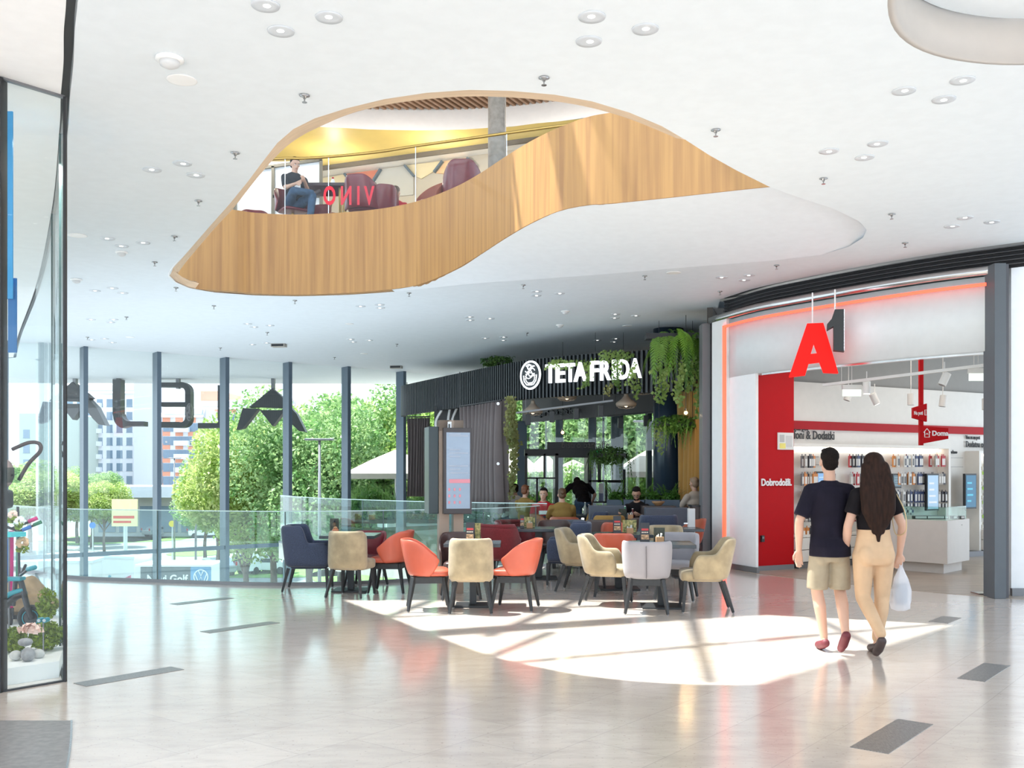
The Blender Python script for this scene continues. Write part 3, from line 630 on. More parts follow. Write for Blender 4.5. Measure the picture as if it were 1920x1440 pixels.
for i, (px, d, w_, h) in enumerate([(700,31,1.6,1.0),(760,31.5,1.5,.75),(820,31,1.7,.95),(880,31.4,1.5,1.0),(940,31,1.6,1.1),(1000,33,1.6,1.6),(1080,35,1.8,1.9),(1140,34,1.6,1.5),(1220,34,1.8,1.6)]):
    b = MB(); leafy(b, (0,0,h/2), (w_/2,.5,h/2), 1500, .14, rnd)
    for k in range(120):
        x = rnd.uniform(-w_/2,w_/2); y = rnd.uniform(-.4,.4); k0 = len(b.v); dx = rnd.uniform(-.15,.15)
        b.v += [(x,y,h*.4),(x+.02,y,h*.4),(x+dx,y,h*1.25)]; b.f.append((k0,k0+1,k0+2))
    t = thing('terrace_shrub', ['leafy shrub left of the others behind the glass railing','leafy shrub behind the screen totem legs','leafy shrub in the terrace bed right of the totem','grassy shrub behind the red chairs, seen through the glass rail','grassy shrub near the end of the glass rail','bush outside left of the entrance porch','bush outside the open restaurant door','bush outside behind the porch side window','bush outside behind the fern planters'][i], 'shrub', (X(px,d),d,-.02), 0, 'shrubs on the terrace')
    b.build('foliage', hm, t); MB().box(-w_/2,w_/2,-.35,.35,0,.12).build('planting_bed', mat('soil', (.08,.06,.04), .9), t)
# ---------------- glass balustrade along the floor edge ----------------
def balustrade(label, pts, h=1.03, step=6):
    t = thing('glass_balustrade', label, 'railing')
    P = [(p.x,p.y) for p in pts]; k = len(P)
    for i in range(0, k-1, step):
        seg = P[i:min(i+step+1,k)]
        if len(seg) > 1: MB().wall(seg, -.02, h, .018).build('glass_panel', bal_glass, t)
    for i in range(step, k-1, step): MB().bar((P[i][0],P[i][1]-.005,0),(P[i][0],P[i][1]-.005,h),.012,.022).build('panel_joint', mat('joint_dark', (.08,.11,.11), .3), t)
    MB().wall(P, h, h+.012, .02).build('top_edge', mat('glass_edge', (.55,.72,.7), .15, spec=.8), t)
    MB().wall([(a,b-.02) for a,b in P], 0, .045, .05).build('base_channel', steel, t)
    return t
EB = [Vector((p.x,p.y-.10,0)) for p in EDGE]
balustrade('long curved glass balustrade along the pale stone floor edge', EB[4:-1], 1.03, 7)
balustrade('short glass balustrade on the far side of the void, ending by the red armchairs', [Vector((p.x+.03,p.y+.08,0)) for p in EDGE2], 1.05, 7)

# ---------------- restaurant ----------------
FA = smooth_curve([(-3.0,27.4,0),(-2.9,26.8,0),(-2.2,25.35,0),(-1.28,23.55,0),(-.62,22.3,0),(0,21.2,0),(.43,20.55,0),(1.48,19.6,0),(2.47,19.0,0),(3.4,18.5,0)], 16)
FT, FBt = 3.9, 3.09
rs = resample(FA, 116); slatm = mat('black_slat', (.02,.026,.03), .35)
fs = thing('ribbed_fascia', 'black ribbed fascia curving over the restaurant entrance', 'fascia')
MB().wall([(p.x,p.y+.05) for p in rs], FBt, FT, .06).build('backing', mat('fascia_back', (.012,.014,.016), .6), fs)
b = MB()
for i in range(len(rs)-1):
    p = rs[i].lerp(rs[i+1],.5); t = (rs[i+1]-rs[i]).normalized(); n_ = Vector((t.y,-t.x,0))
    M = Matrix(((t.x,n_.x,0,p.x),(t.y,n_.y,0,p.y),(0,0,1,0),(0,0,0,1)))
    b.box(-.022,.022,-.06,.04,FBt,FT,M)
b.build('ribs', slatm, fs)
def fasc(px):                                          # point of the fascia plan curve seen at column px
    for a, c in zip(FA, FA[1:]):
        pa = CX+a.x/a.y*F; pc = CX+c.x/c.y*F
        if pa <= px <= pc: return a.lerp(c,(px-pa)/(pc-pa)), (c-a).normalized()
    return FA[-1], (FA[-1]-FA[-2]).normalized()
lit = mat('lit_letter', (.93,.96,1.0), .4, emit=.75)
sg = thing('illuminated_sign', 'white glowing restaurant name letters on the black ribbed fascia', 'sign')
def sgl(ch, px0, px1, top, bot):
    p, t = fasc((px0+px1)/2); t = (fasc(px1)[0]-fasc(px0)[0]).normalized(); h = (bot-top)*p.y/F; n_ = Vector((t.y,-t.x,0))
    wd = (fasc(px1)[0]-fasc(px0)[0]).length; z0 = Z(bot, p.y)
    o = text('letter', ch, 1, lit, Matrix.Identity(4), sg, .03, .02)
    me = o.data; xs = [v.co.x for v in me.vertices]; ys = [v.co.y for v in me.vertices]
    sx_ = wd/(max(xs)-min(xs)); sy_ = h/(max(ys)-min(ys)); st = fasc(px0)[0]+n_*.12
    me.transform(frame((st.x,st.y,z0), t) @ Matrix.Diagonal((sx_,sy_,1,1)) @ Matrix.Translation((-min(xs),-min(ys),0)))
for ch, a, c, tp, bt in (('T',1031,1047,684,719),('E',1050,1066,683,718),('T',1068,1084,682,717),('A',1083,1106,680,716),('F',1113,1128,678,715),('R',1131,1150,677,714),('I',1153,1160,676,713),('D',1165,1184,675,712),('A',1184,1207,673,710)): sgl(ch, a, c, tp, bt)
# round emblem: a ring around a rolled-hair bust, drawn as white lines
p, t = fasc(1001); n_ = Vector((t.y,-t.x,0)); Mf = frame((p.x+n_.x*.1,p.y+n_.y*.1,Z(704,p.y)), t)
em = thing('illuminated_emblem', 'round white glowing emblem left of the restaurant name', 'sign'); em.matrix_world = Mf
rr = 25.5*p.y/F
MB().lathe([(rr*.98,-.03),(rr*.98,.0)], n=36).build('disc', slatm, em)
MB().tube([(rr*cos(a),rr*sin(a),0) for a in [k*pi/18 for k in range(37)]], .022, 6).build('ring', lit, em)
b = MB()
for k in range(6):
    b.tube([(-.12+.24*q/8+.03*sin(k*2+q*.6), .19-.045*k+.035*sin(q*.8+k*1.7), .01) for q in range(9)], .010, 5)
for cx, cy, w_, h_, ro in ((-.02,.17,.06,.03,.5),(.0,-.06,.13,.11,0)):
    b.tube([(cx+w_*cos(a)*cos(ro)-h_*sin(a)*sin(ro), cy+w_*cos(a)*sin(ro)+h_*sin(a)*cos(ro), .01) for a in [k*pi/7 for k in range(15)]], .009, 5)
for sg_ in (-1,1): b.tube([(sg_*.19,.0,.01),(sg_*.17,-.12,.01),(sg_*.09,-.2,.01)], .012, 5)
b.build('bust_outline', lit, em); MB().box(-.06,.06,-.21,-.15,-.01,.02).build('neck', lit, em)
fb = [(p.x+.1,p.y+.22) for p in FA]
struct(MB().prism(fb+[(q[0]+2.2,q[1]+1.6) for q in fb[::-1]], 3.86, 3.895).build('ceiling_restaurant_raft', mat('raft_grey', (.5,.5,.5), .7)))
# header panel with small cut lettering behind the fascia and the windows under it
HD = [(.30,29.0),(1.1,27.5),(2.1,26.0),(3.1,24.4),(4.4,22.4)]
dgrey = mat('dark_grey_panel', (.07,.07,.072), .6)
struct(MB().wall(HD, 3.0, CEIL, .15).build('wall_header', dgrey))
t = thing('header_lettering', 'small dark script lettering on the grey header over the restaurant windows', 'lettering')
hv = Vector((HD[1][0]-HD[0][0],HD[1][1]-HD[0][1],0)).normalized(); text('script', 'instagram  facebook  @teta_frida', .2, blackm, frame((HD[0][0]+.35,HD[0][1]-.70,3.14), hv), t, .02, 0, .8, shear=.2)
def column_box(name, px, d, w_, z0, z1, m, dp=.25):
    return struct(MB().box(X(px,d)-w_/2,X(px,d)+w_/2,d,d+dp,z0,z1).build(name, m))
for i, (px, w_) in enumerate([(979,.28),(1049,.2),(1111,.2),(1158,.3),(1218,.12),(1132,.04),(1024,.03)]):
    dd = 29-(px-979)/221*4.3
    column_box('window_%d' % (11+i), px, dd-.1, w_, 0, 3.05, steelblue)
P0 = Vector((.3,29.05,0)); P3 = Vector((4.5,22.35,0))
struct(MB().wall([(P0.x,P0.y),(1.1,27.55),(2.1,26.05),(3.1,24.45),(4.4,22.45)], 0, 3.0, .012).build('window_18', pane))
# entrance porch
VD = 23.6; vp = thing('entrance_porch', 'black steel framed glass porch at the restaurant door', 'porch', (X(1078,VD),VD,0)); vx = lambda px: X(px,VD)-X(1078,VD)
vz = lambda py: Z(py,VD)
def vb(x0, x1, y0, y1, dp=.1, off=0, nm='frame_bar', m=None): MB().box(vx(x0),vx(x1),off,off+dp,max(0,vz(y1)),vz(y0)).build(nm, m or blackm, vp)
vb(984,1126,842,854,1.2); vb(984,989,850,1100); vb(1041,1047,850,1100,1.2); vb(1102,1109,850,1100,1.2); vb(1121,1127,850,905); vb(1168,1173,880,1100)
vb(988,1041,895,898); vb(1019,1023,851,896); vb(1005,1009,896,945); vb(988,1041,944,947); vb(1104,1172,900,904); vb(1135,1139,903,942); vb(1104,1140,940,943); vb(1047,1102,854,858); vb(1140,1172,902,905)
for x0, x1 in ((989,1041),(1109,1168)): MB().box(vx(x0),vx(x1),.04,.05,0.02,vz(856)).build('glass', pane, vp)
MB().box(vx(1026),vx(1116),-.05,.1,vz(842),vz(829)).build('sign_board', blackm, vp); text('board_letters', 'bistro barcaffe', .23, mat('faint_letter', (.16,.15,.14), .5), frame((vx(1052),-.07,vz(840)),(1,0,0)), vp, .01, 0, .85)
vb(1123,1131,906,925,.01,-.01,'notice',mat('notice_white', (.75,.77,.82), .6)); vb(1123,1131,925,940,.01,-.01,'notice',mat('notice_blue', (.2,.24,.4), .6))
ex = MB().box(X(1119,23.2),X(1129,23.2),23.2,23.24,Z(853,23.2),Z(844,23.2)).build('exit_sign', mat('exit_green', (.02,.5,.2), .5, emit=.8)); tag(ex, 'small green emergency exit sign above the porch', 'exit sign')
# round dark column, ochre curtain
c_ = MB().lathe([(.30,0),(.30,CEIL)], (X(1253,20),20,0), 32).build('round_column', mat('blue_black_paint', (.02,.035,.055), .25), smooth=True); tag(c_, 'dark blue round column behind the fern planters', 'column')
def curtain(name, label, a, c, z0, z1, m, amp=.05, waves=14, rings=False, bottom=None):
    a = Vector(a); c = Vector(c); n = waves*8; t = (c-a).normalized(); nn = Vector((-t.y,t.x,0)); rows = []
    for i in range(n+1):
        s = i/n; ph = s*waves*2*pi; w_ = sin(ph+sin(s*9)*1.2)*amp; p = a.lerp(c,s)
        row = []
        for k in range(7):
            q = k/6; off = w_*(.6+.5*q)+sin(s*5+q*2)*.03; zz = z1+(z0-z1)*q; shr = (1-.06*sin(q*pi)*1)
            pp = a.lerp(c, .5+(s-.5)*shr)+nn*off; row.append((pp.x,pp.y,zz))
        row += [(x+nn.x*.012,y+nn.y*.012,z) for x,y,z in row[::-1]]
        rows.append(row)
    t_ = thing(name, label, 'curtain'); MB().loft(rows, True).build('cloth', m, t_, smooth=True)
    MB().tube([(a.x,a.y,z1+.03),(c.x,c.y,z1+.03)], .018, 6).build('rail', blackm, t_)
    for q in (a,c): MB().tube([(q.x,q.y,z1+.03),(q.x,q.y,3.87)], .01, 5).build('rail_hanger', blackm, t_)
    return t_
ochre = mat('ochre_velvet', (.40,.22,.05), .8, sheen=.4)
curtain('curtain', 'ochre floor length curtain at the right end of the restaurant', (X(1268,19.5),19.5,0), (X(1322,18.6),18.6,0), .02, 3.3, ochre, .05, 6)
taupe = mat('taupe_curtain_cloth', (.17,.135,.135), .55, sheen=.3)
curtain('curtain', 'taupe curtain left of the screen totem, under the ribbed fascia', (X(763,25.5),25.5,0), (X(806,25.3),25.3,0), .95, 2.95, taupe, .12, 8)
t_ = curtain('curtain', 'wide taupe pleated curtain right of the screen totem', (X(862,22.8),22.8,0), (X(940,20.8),20.8,0), .72, 3.05, taupe, .12, 11)
MB().box(X(936,20.9),X(954,20.9),20.9,20.95,.75,3.1).build('edge_panel', taupe, t_)
for zz in (3.0,1.75): MB().lathe([(.02,0),(.032,0),(.032,.012),(.02,.012)], n=14, M=Matrix.Translation((X(934,20.8),20.72,zz+.0)) @ Matrix.Rotation(pi/2,4,'X')).build('eyelet', bright, t_)
# black and white line mural panel glimpsed between the curtains
t = thing('mural_panel', 'black panel with white brush lines glimpsed above the screen totem', 'mural', (X(846,24.6),24.6,0))
MB().box(-.42,.42,0,.1,2.0,3.2).build('panel', blackm, t)
for k in range(4): MB().tube(smooth_curve([(-.36+.2*k,-.01,2.05),(-.3+.2*k,-.01,2.4),(-.38+.2*k+.1*(k%2),-.01,2.8),(-.2+.17*k,-.01,3.15)],5), .035, 5).build('brush_line', white, t)
# pendant lamps
cone = mat('woven_shade', (.42,.34,.27), .7); glow = mat('warm_bulb', (1,.62,.25), .5, emit=4)
def pendant(px, d, bot, label, proto=[]):
    zb_ = Z(bot,d)
    t = thing('pendant_lamp', label, 'pendant lamp', (X(px,d),d,zb_), 0, 'woven pendant lamps in the restaurant'); proto.append(t)
    MB().lathe([(.19,0),(.205,.04),(.2,.07),(.1,.14),(.06,.19),(.035,.22),(.035,.27),(.03,.27),(.05,.19),(.09,.13),(.185,.065),(.19,.04)], n=24).build('shade', cone, t, smooth=True)
    b = MB()
    for k in range(12): a = k*pi/6; b.tube([(.2*cos(a),.2*sin(a),.04),(.15*cos(a),.15*sin(a),-.03),(0,0,-.05)], .005, 4)
    b.build('wire_cage', cone, t); MB().ball((0,0,.03), .045, 10).build('bulb', mat('warm_bulb_soft', (1,.7,.4), .5, emit=5), t); MB().tube([(0,0,.27),(0,0,3.87-zb_)], .006, 5).build('cord', blackm, t)
pendant(999, 20.8, 775, 'woven pendant lamp at the left end of the restaurant front'); pendant(1063, 20.6, 748, 'woven pendant lamp half hidden by the fascia under the letters'); pendant(1174, 19.6, 762, 'bell shaped pendant lamp hanging before the grey header'); pendant(1205, 20.4, 736, 'woven pendant lamp half hidden by the fascia at the last letters')
for px, py, d, lb in ((1286,774,18.2,'bare glowing bulb among the hanging ferns at the right'),(1055,811,22.0,'bare glowing bulb in front of the restaurant windows')):
    t = thing('bulb_lamp', lb, 'lamp', (X(px,d),d,Z(py,d)), 0, 'bare bulbs in the restaurant'); MB().ball((0,0,0), .035, 12).build('bulb', glow, t); MB().tube([(0,0,.03),(0,0,CEIL-Z(py,d))], .006, 5).build('cord', blackm, t); MB().lathe([(.02,.03),(.02,.08)], n=10).build('socket', blackm, t)
    light('bulb_light', 'POINT', (X(px,d),d-.08,Z(py,d)), 4, .05, (1,.65,.3))
# spot rails
def spot_rail(label, a, c, n, m, headm, on=None, dz=0):
    a = Vector(a); c = Vector(c); t = thing('track_light', label, 'track light', tuple(a)); v = c-a
    MB().bar((0,0,0), tuple(v), .035, .035).build('rail', m, t)
    for s in (.1,.9): MB().tube([tuple(v*s), (v.x*s,v.y*s,v.z*s+.5)], .005, 4).build('hanger', m, t)
    for i in range(n):
        q = v*((i+.5)/n); h = MB().box(-.05,.05,-.05,.05,-.28,-.06,Matrix.Translation(q)).box(-.012,.012,-.012,.012,-.06,0,Matrix.Translation(q)).build('spot_head', headm, t, bevel=.008)
    return t
spot_rail('black spot rail hanging left under the fascia, four heads', at(968,774,20.0), at(1150,751,19.4), 4, steel, blackm)
spot_rail('thin spot rail over the right restaurant windows', at(1140,780,21.5), at(1290,767,19.5), 3, blackm, blackm)
# planters with ferns
def frond(b, base, yaw, L, lift, droop, w_, nl=16, tw=0):
    base = Vector(base); d_ = Vector((cos(yaw),sin(yaw),0)); pts = []
    for i in range(nl+1):
        s = i/nl; pts.append(base+d_*(L*s*(1-.15*s))+Vector((0,0,lift*s-droop*s*s)))
    side = Vector((-sin(yaw),cos(yaw),0))
    for i in range(1, nl+1):
        s = i/nl; ww = w_*sin(pi*min(1,s*.9+.12))**.7; p = pts[i]; t = (pts[i]-pts[i-1])
        for sg_ in (-1,1):
            tip = p+side*ww*sg_+t*1.1-Vector((0,0,ww*.3)); k = len(b.v)
            b.v += [tuple(p-t*.38), tuple(p+side*sg_*ww*.55-t*.1+t*.6), tuple(tip), tuple(p+t*.42)]; b.f.append((k,k+1,k+2,k+3))
    k = len(b.v)
    for p in pts: b.v += [tuple(p-side*.004), tuple(p+side*.004)]
    b.f += [(k+2*i,k+2*i+1,k+2*i+3,k+2*i+2) for i in range(nl)]
fernm = leafmat('fern_green', (.06,.17,.02), (.2,.38,.06), .25); fernd = leafmat('fern_dark', (.03,.09,.02), (.1,.2,.04), .25)
ivym = leafmat('ivy_green', (.09,.2,.03), (.3,.42,.12), .3); ivyo = leafmat('ivy_olive', (.14,.15,.04), (.32,.33,.12), .3)
plm = mat('slate_blue_planter', (.07,.10,.14), .45)
rnd = random.Random(11)
for i, (x0, x1) in enumerate([(1137,1168),(1168.5,1209),(1209.5,1239),(1239.5,1275)]):
    d = 19.1-.2*i; t = thing('fern_planter', ['slate planter with ferns, leftmost behind the long sofa','slate planter with ferns second from left, over the sofa','slate planter with ferns behind the man in black','slate planter with tall ferns at the right end before the dark column'][i], 'planter', (X((x0+x1)/2,d),d,0), -.25, 'planters behind the sofa')
    w_ = (x1-x0)*d/F/2*.98; z1 = Z(937,d)
    MB().box(-w_,w_,0,.36,.0,z1).build('planter_box', plm, t, bevel=.01)
    b = MB()
    for k in range(20): frond(b, (rnd.uniform(-w_*.7,w_*.7),.18,z1-.03), rnd.uniform(0,6.28), rnd.uniform(.25,.5), rnd.uniform(.3,.62), rnd.uniform(.1,.4), .05)
    leafy(b, (0,.18,z1+.05), (w_,.2,.1), 260, .06, rnd); b.build('fern', fernm, t)
# hanging fern baskets and ivy
def vine(b, x, y, z, L, rnd, s=.055, dens=60, sway=.06):
    n = int(dens*L); ph = rnd.uniform(0,6)
    for i in range(n):
        q = i/n; c = Vector((x+sin(ph+q*5)*sway+rnd.gauss(0,.03), y+cos(ph+q*4)*sway+rnd.gauss(0,.03), z-L*q))
        a = Vector((rnd.gauss(0,.5),-1,rnd.gauss(.3,.4))).normalized(); q_ = Vector((0,0,-1))-a*Vector((0,0,-1)).dot(a); q_.normalize(); q_.rotate(Matrix.Rotation(rnd.gauss(0,.6),3,a)); t = a.cross(q_); ss = s*rnd.uniform(.6,1.25); k = len(b.v)
        b.v += [tuple(c), tuple(c+q_*ss*.35+t*ss*.5), tuple(c+q_*ss*1.0), tuple(c+q_*ss*.35-t*ss*.5)]; b.f.append((k,k+1,k+2,k+3))
def ivy(label, strands, seed, m, s=.06, name='trailing_ivy', dens=70):
    rnd = random.Random(seed); t = thing(name, label, 'ivy'); 
    x0, y0, z0 = strands[0][:3]; t.location = (x0,y0,z0)
    for (x,y,z,L) in strands:
        b = MB(); vine(b, x-x0, y-y0, z-z0, L, rnd, s, dens); b.build('strand', m, t)
    b = MB()
    for (x,y,z,L) in strands: b.tube([(x-x0,y-y0,z-z0+.02),(x-x0,y-y0,z-z0-L)], .004, 4)
    b.build('stem', mat('stem_green', (.08,.12,.03), .7), t)
    return t
S = lambda px, top, bot, d: (X(px,d), d, Z(top,d), (bot-top)*d/F)
def fs_(px, top, bot):
    p, t = fasc(px); return (p.x, p.y-.14, Z(top,p.y), (bot-top)*p.y/F)
ivy('trailing ivy over the top of the first name letters', [fs_(x,675+rnd.uniform(-2,3),rnd.uniform(682,694)) for x in range(1032,1080,5)], 1, ivym)
ivy('trailing ivy hanging over the letter between the two words', [fs_(1096,675,731),fs_(1102,678,726),fs_(1108,672,700),fs_(1086,676,694)], 2, ivym)
ivy('trailing ivy crossing the middle letters of the second word', [fs_(x,rnd.uniform(656,662),rnd.uniform(670,684)) for x in range(1128,1186,6)]+[fs_(1155,665,734),fs_(1160,665,725)], 3, ivym)
ivy('short yellow green ivy tip under the fascia below the name', [fs_(1138,720,744),fs_(1142,716,738)], 4, ivyo)
ivy('long ivy strand hanging beside the last name letter', [fs_(1186,690,748),fs_(1191,680,735),fs_(1182,700,730)], 5, ivym)
ivy('long olive ivy column at the right edge of the taupe curtain', [S(958,742,900,20.6),S(961,742,935,20.5),S(955,745,860,20.7),S(964,750,905,20.6),S(959,742,830,20.4)], 6, ivyo, .07)
big = thing('hanging_fern', 'large cascade of bright ferns at the corner beside the grey column', 'fern', (X(1262,17.6),17.6,Z(625,17.6)))
rnd = random.Random(21)
for k in range(5):
    b = MB(); px = [1232,1250,1270,1290,1305][k]; x = X(px,17.6)-X(1262,17.6)
    for q in range(9): frond(b, (x+rnd.uniform(-.06,.06),rnd.uniform(-.1,.15),rnd.uniform(-.15,.1)-(.15 if k == 0 else 0)), rnd.uniform(pi*.9,pi*2.1), rnd.uniform(.25,.42), rnd.uniform(.02,.2), rnd.uniform(.55,1.05), .10, 20)
    b.build('fronds', [fernm,fernm,leafmat('fern_bright', (.1,.26,.02), (.26,.5,.06), .3)][k%3], big)
MB().box(-.48,.42,-.05,.2,-.1,0).build('trough', blackm, big)
ivy('ivy curtain hanging below the corner ferns, left strands', [S(x,rnd.uniform(650,690),y,17.5) for x,y in ((1228,700),(1236,752),(1241,755),(1248,730),(1255,700))], 7, ivym, .07)
ivy('ivy curtain hanging below the corner ferns, right strands', [S(x,rnd.uniform(650,690),y,17.45) for x,y in ((1272,748),(1279,762),(1285,735),(1298,700),(1303,760),(1309,785),(1312,700))], 8, ivym, .07)
for lab, px0, px1, py0, py1, d, m_, sd in (('bushy hanging fern over the ochre curtain',1222,1312,778,812,18.9,fernm,31),('hanging fern basket right of the exit sign',1105,1180,836,872,20.5,fernd,32),('dark green bush peeping over the fascia left of the emblem',902,964,668,690,22.6,fernd,33)):
    t = thing('hanging_fern', lab, 'fern', (X((px0+px1)/2,d),d,Z((py0+py1)/2,d))); rnd = random.Random(sd); w_ = (px1-px0)*d/F/2; b = MB()
    for k in range(70 if sd != 33 else 20): frond(b, (rnd.uniform(-w_,w_),rnd.uniform(-.15,.15),rnd.uniform(-.05,.12)), rnd.uniform(0,6.28), rnd.uniform(.12,.28), rnd.uniform(.0,.25), rnd.uniform(.2,.65) if sd != 33 else .2, .035, 12)
    leafy(b, (0,0,.0), (w_,.2,(py1-py0)*d/F/2), 900, .06, rnd); b.build('fronds', m_, t)
    MB().box(-w_*.8,w_*.8,-.08,.08,-.04,.04).build('trough', blackm, t)
    if sd != 33:
        for sg_ in (-1,1): MB().tube([(sg_*w_*.7,0,.04),(sg_*w_*.7,0,CEIL-Z((py0+py1)/2,d))], .005, 4).build('cable', blackm, t)
ivy('leafy strands trailing from the fern over the ochre curtain, by the window', [S(1236,800,850,18.8),S(1233,800,835,18.8),S(1240,800,826,18.8)], 9, ivym, .05)
# ---------------- phone shop front ----------------
def arcpt(px):
    for a, c in zip(ARC, ARC[1:]):
        pa = CX+a.x/a.y*F; pc = CX+c.x/c.y*F
        if pa <= px <= pc: return a.lerp(c,(px-pa)/(pc-pa))
    return ARC[-1]
def arcrange(px0, px1, n=24, off=0):
    out = []
    for i in range(n+1):
        p = arcpt(px0+(px1-px0)*i/n); q = arcpt(px0+(px1-px0)*i/n+2); r_ = arcpt(px0+(px1-px0)*i/n-2); t = (q-r_).normalized() if (q-r_).length > 1e-6 else Vector((1,0,0)); out.append((p.x-t.y*off, p.y+t.x*off))
    return out
TOPZ, HEADZ = 4.10, 3.13
struct(MB().wall(arcrange(1362,1866,30,.04), HEADZ, TOPZ-.02, .3).build('wall_shop_fascia', mat('fascia_paint', (.70,.735,.745), .5), smooth=True))
struct(MB().wall(arcrange(1330,1866,30,-.02), TOPZ, TOPZ+.1, .4).build('trim_11', bright, smooth=True))
struct(MB().wall(arcrange(1336,1363,6,-.01), 0, TOPZ, .35).build('wall_shop_jamb_outer', white2))
struct(MB().wall(arcrange(1363,1412,8,.05), 0, HEADZ+.02, .05).build('wall_shop_jamb', white))
struct(MB().wall(arcrange(1364,1417,8,.02), 0, .09, .05).build('baseboard_shop', steel))
struct(MB().wall(arcrange(1417,1866,24,.12), HEADZ-.03, HEADZ+.01, .1).build('trim_12', bright))
for k, px in enumerate((1442,1597,1697,1813)):
    p = arcpt(px); t = thing('ceiling_spot', ['small round spot in the shop head behind the red letter','small round spot in the shop head right of the red letter','small round spot in the middle of the shop head','small round spot at the right of the shop head'][k], 'downlight', (p.x+.1,p.y+.16,HEADZ), 0, 'spots in the head of the shop opening')
    MB().lathe([(.04,-.008),(.055,-.008),(.055,.01),(.04,.01)], n=16).build('ring', bright, t); MB().lathe([(.04,-.004),(.04,.0)], n=16).build('lamp', mat('spot_glow', (1,.95,.85), .5, emit=6), t)
led = mat('coral_led', (1,.10,.05), .5, emit=1.1)
t = thing('led_line', 'coral red light line running up the shop jamb and along the fascia', 'light line')
MB().wall(arcrange(1358,1363,2,-.035), .0, 3.99, .02).build('upright_tube', led, t); MB().wall(arcrange(1358,1850,30,-.035), 3.95, 3.99, .02).build('long_tube', led, t)
gr = thing('ventilation_grille', 'long black louvred grille between ceiling and shop fascia', 'grille')
gpts = arcrange(1311,1935,40,.18)
MB().wall(gpts, TOPZ+.08, CEIL, .03).build('backing', mat('grille_black', (.01,.01,.012), .7), gr)
for k in range(6): MB().wall([(a-.02,b-.04) for a,b in gpts], TOPZ+.115+k*.055, TOPZ+.125+k*.055, .05).build('louvre', mat('louvre_grey', (.07,.07,.075), .4), gr)
# steel columns
def steelcol(name, x0, x1, d, z1, label, m1, m2):
    t = thing(name, label, 'column', (X((x0+x1)/2,d),d,0)); w_ = (x1-x0)*d/F
    MB().box(-w_/2,w_*.2,0,.3,0,z1).build('front_flange', m1, t, bevel=.005); MB().box(w_*.2,w_/2,.06,.34,0,z1).build('side_flange', m2, t)
greycol = mat('grey_column_paint', (.17,.17,.18), .45)
steelcol('steel_column', 1317, 1338, 17.0, TOPZ+.02, 'slim grey steel column left of the shop, beside the ferns', greycol, mat('grey_column_dark', (.09,.09,.1), .5))
steelcol('steel_column', 1865, 1896, 12.45, 4.2, 'grey steel column at the right end of the shop opening', mat('blue_grey_column', (.10,.115,.13), .5), mat('grey_column_dark', (.05,.05,.055), .5))
struct(MB().box(X(1896,12.75),9.6,12.75,13.1,0,CEIL-.2).build('wall_right', white)); struct(MB().box(X(1898,12.7),9.6,12.7,12.76,0,.1).build('baseboard_right', steel))
# hanging A1 letters
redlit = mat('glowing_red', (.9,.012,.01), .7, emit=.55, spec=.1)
def poly_letter(name, label, px0, px1, top, bot, d, poly, holes, m, rot, depth=.16, side=None, hang=None):
    w_ = (px1-px0)*d/F; h = (bot-top)*d/F; t = thing(name, label, 'sign', (X((px0+px1)/2,d),d,Z(bot,d)), rot)
    loops = [[Vector((x*w_/cos(rot)-w_/2,y*h,0)) for x,y in q] for q in [poly]+holes]; flat = [p for q in loops for p in q]; b = MB(); n = len(flat)
    b.v = [(p.x,0,p.y) for p in flat]+[(p.x,depth,p.y) for p in flat]
    for a in geometry.tessellate_polygon(loops):
        A,B2,C2 = [flat[i] for i in a]
        if (B2-A).cross(C2-A).z < 0: a = a[::-1]
        b.f.append(tuple(a)); b.f.append(tuple(i+n for i in a[::-1]))
    o = 0
    for q in loops:
        k = len(q); b.f += [(o+(i+1)%k,o+i,o+i+n,o+(i+1)%k+n) for i in range(k)]; o += k
    b.build('letter_body', m, t)
    if hang: MB().tube([(hang[0],depth/2,h-.01),(hang[0],depth/2,hang[1]-Z(bot,d))], .012, 6).build('hanger', white, t)
    return t
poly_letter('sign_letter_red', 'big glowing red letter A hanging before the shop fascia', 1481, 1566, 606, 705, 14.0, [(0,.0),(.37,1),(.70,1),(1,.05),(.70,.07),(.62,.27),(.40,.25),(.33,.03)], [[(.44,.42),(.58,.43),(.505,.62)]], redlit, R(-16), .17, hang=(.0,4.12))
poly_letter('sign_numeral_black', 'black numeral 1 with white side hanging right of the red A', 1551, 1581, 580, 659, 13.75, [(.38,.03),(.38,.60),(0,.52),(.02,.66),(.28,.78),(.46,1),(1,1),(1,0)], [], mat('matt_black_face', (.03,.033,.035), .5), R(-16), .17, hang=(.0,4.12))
MB().box(.112,.122,0,.17,.01,.58).build('white_side', mat('side_glow', (.9,.93,1), .5, emit=.8), bpy.data.objects['sign_numeral_black'])

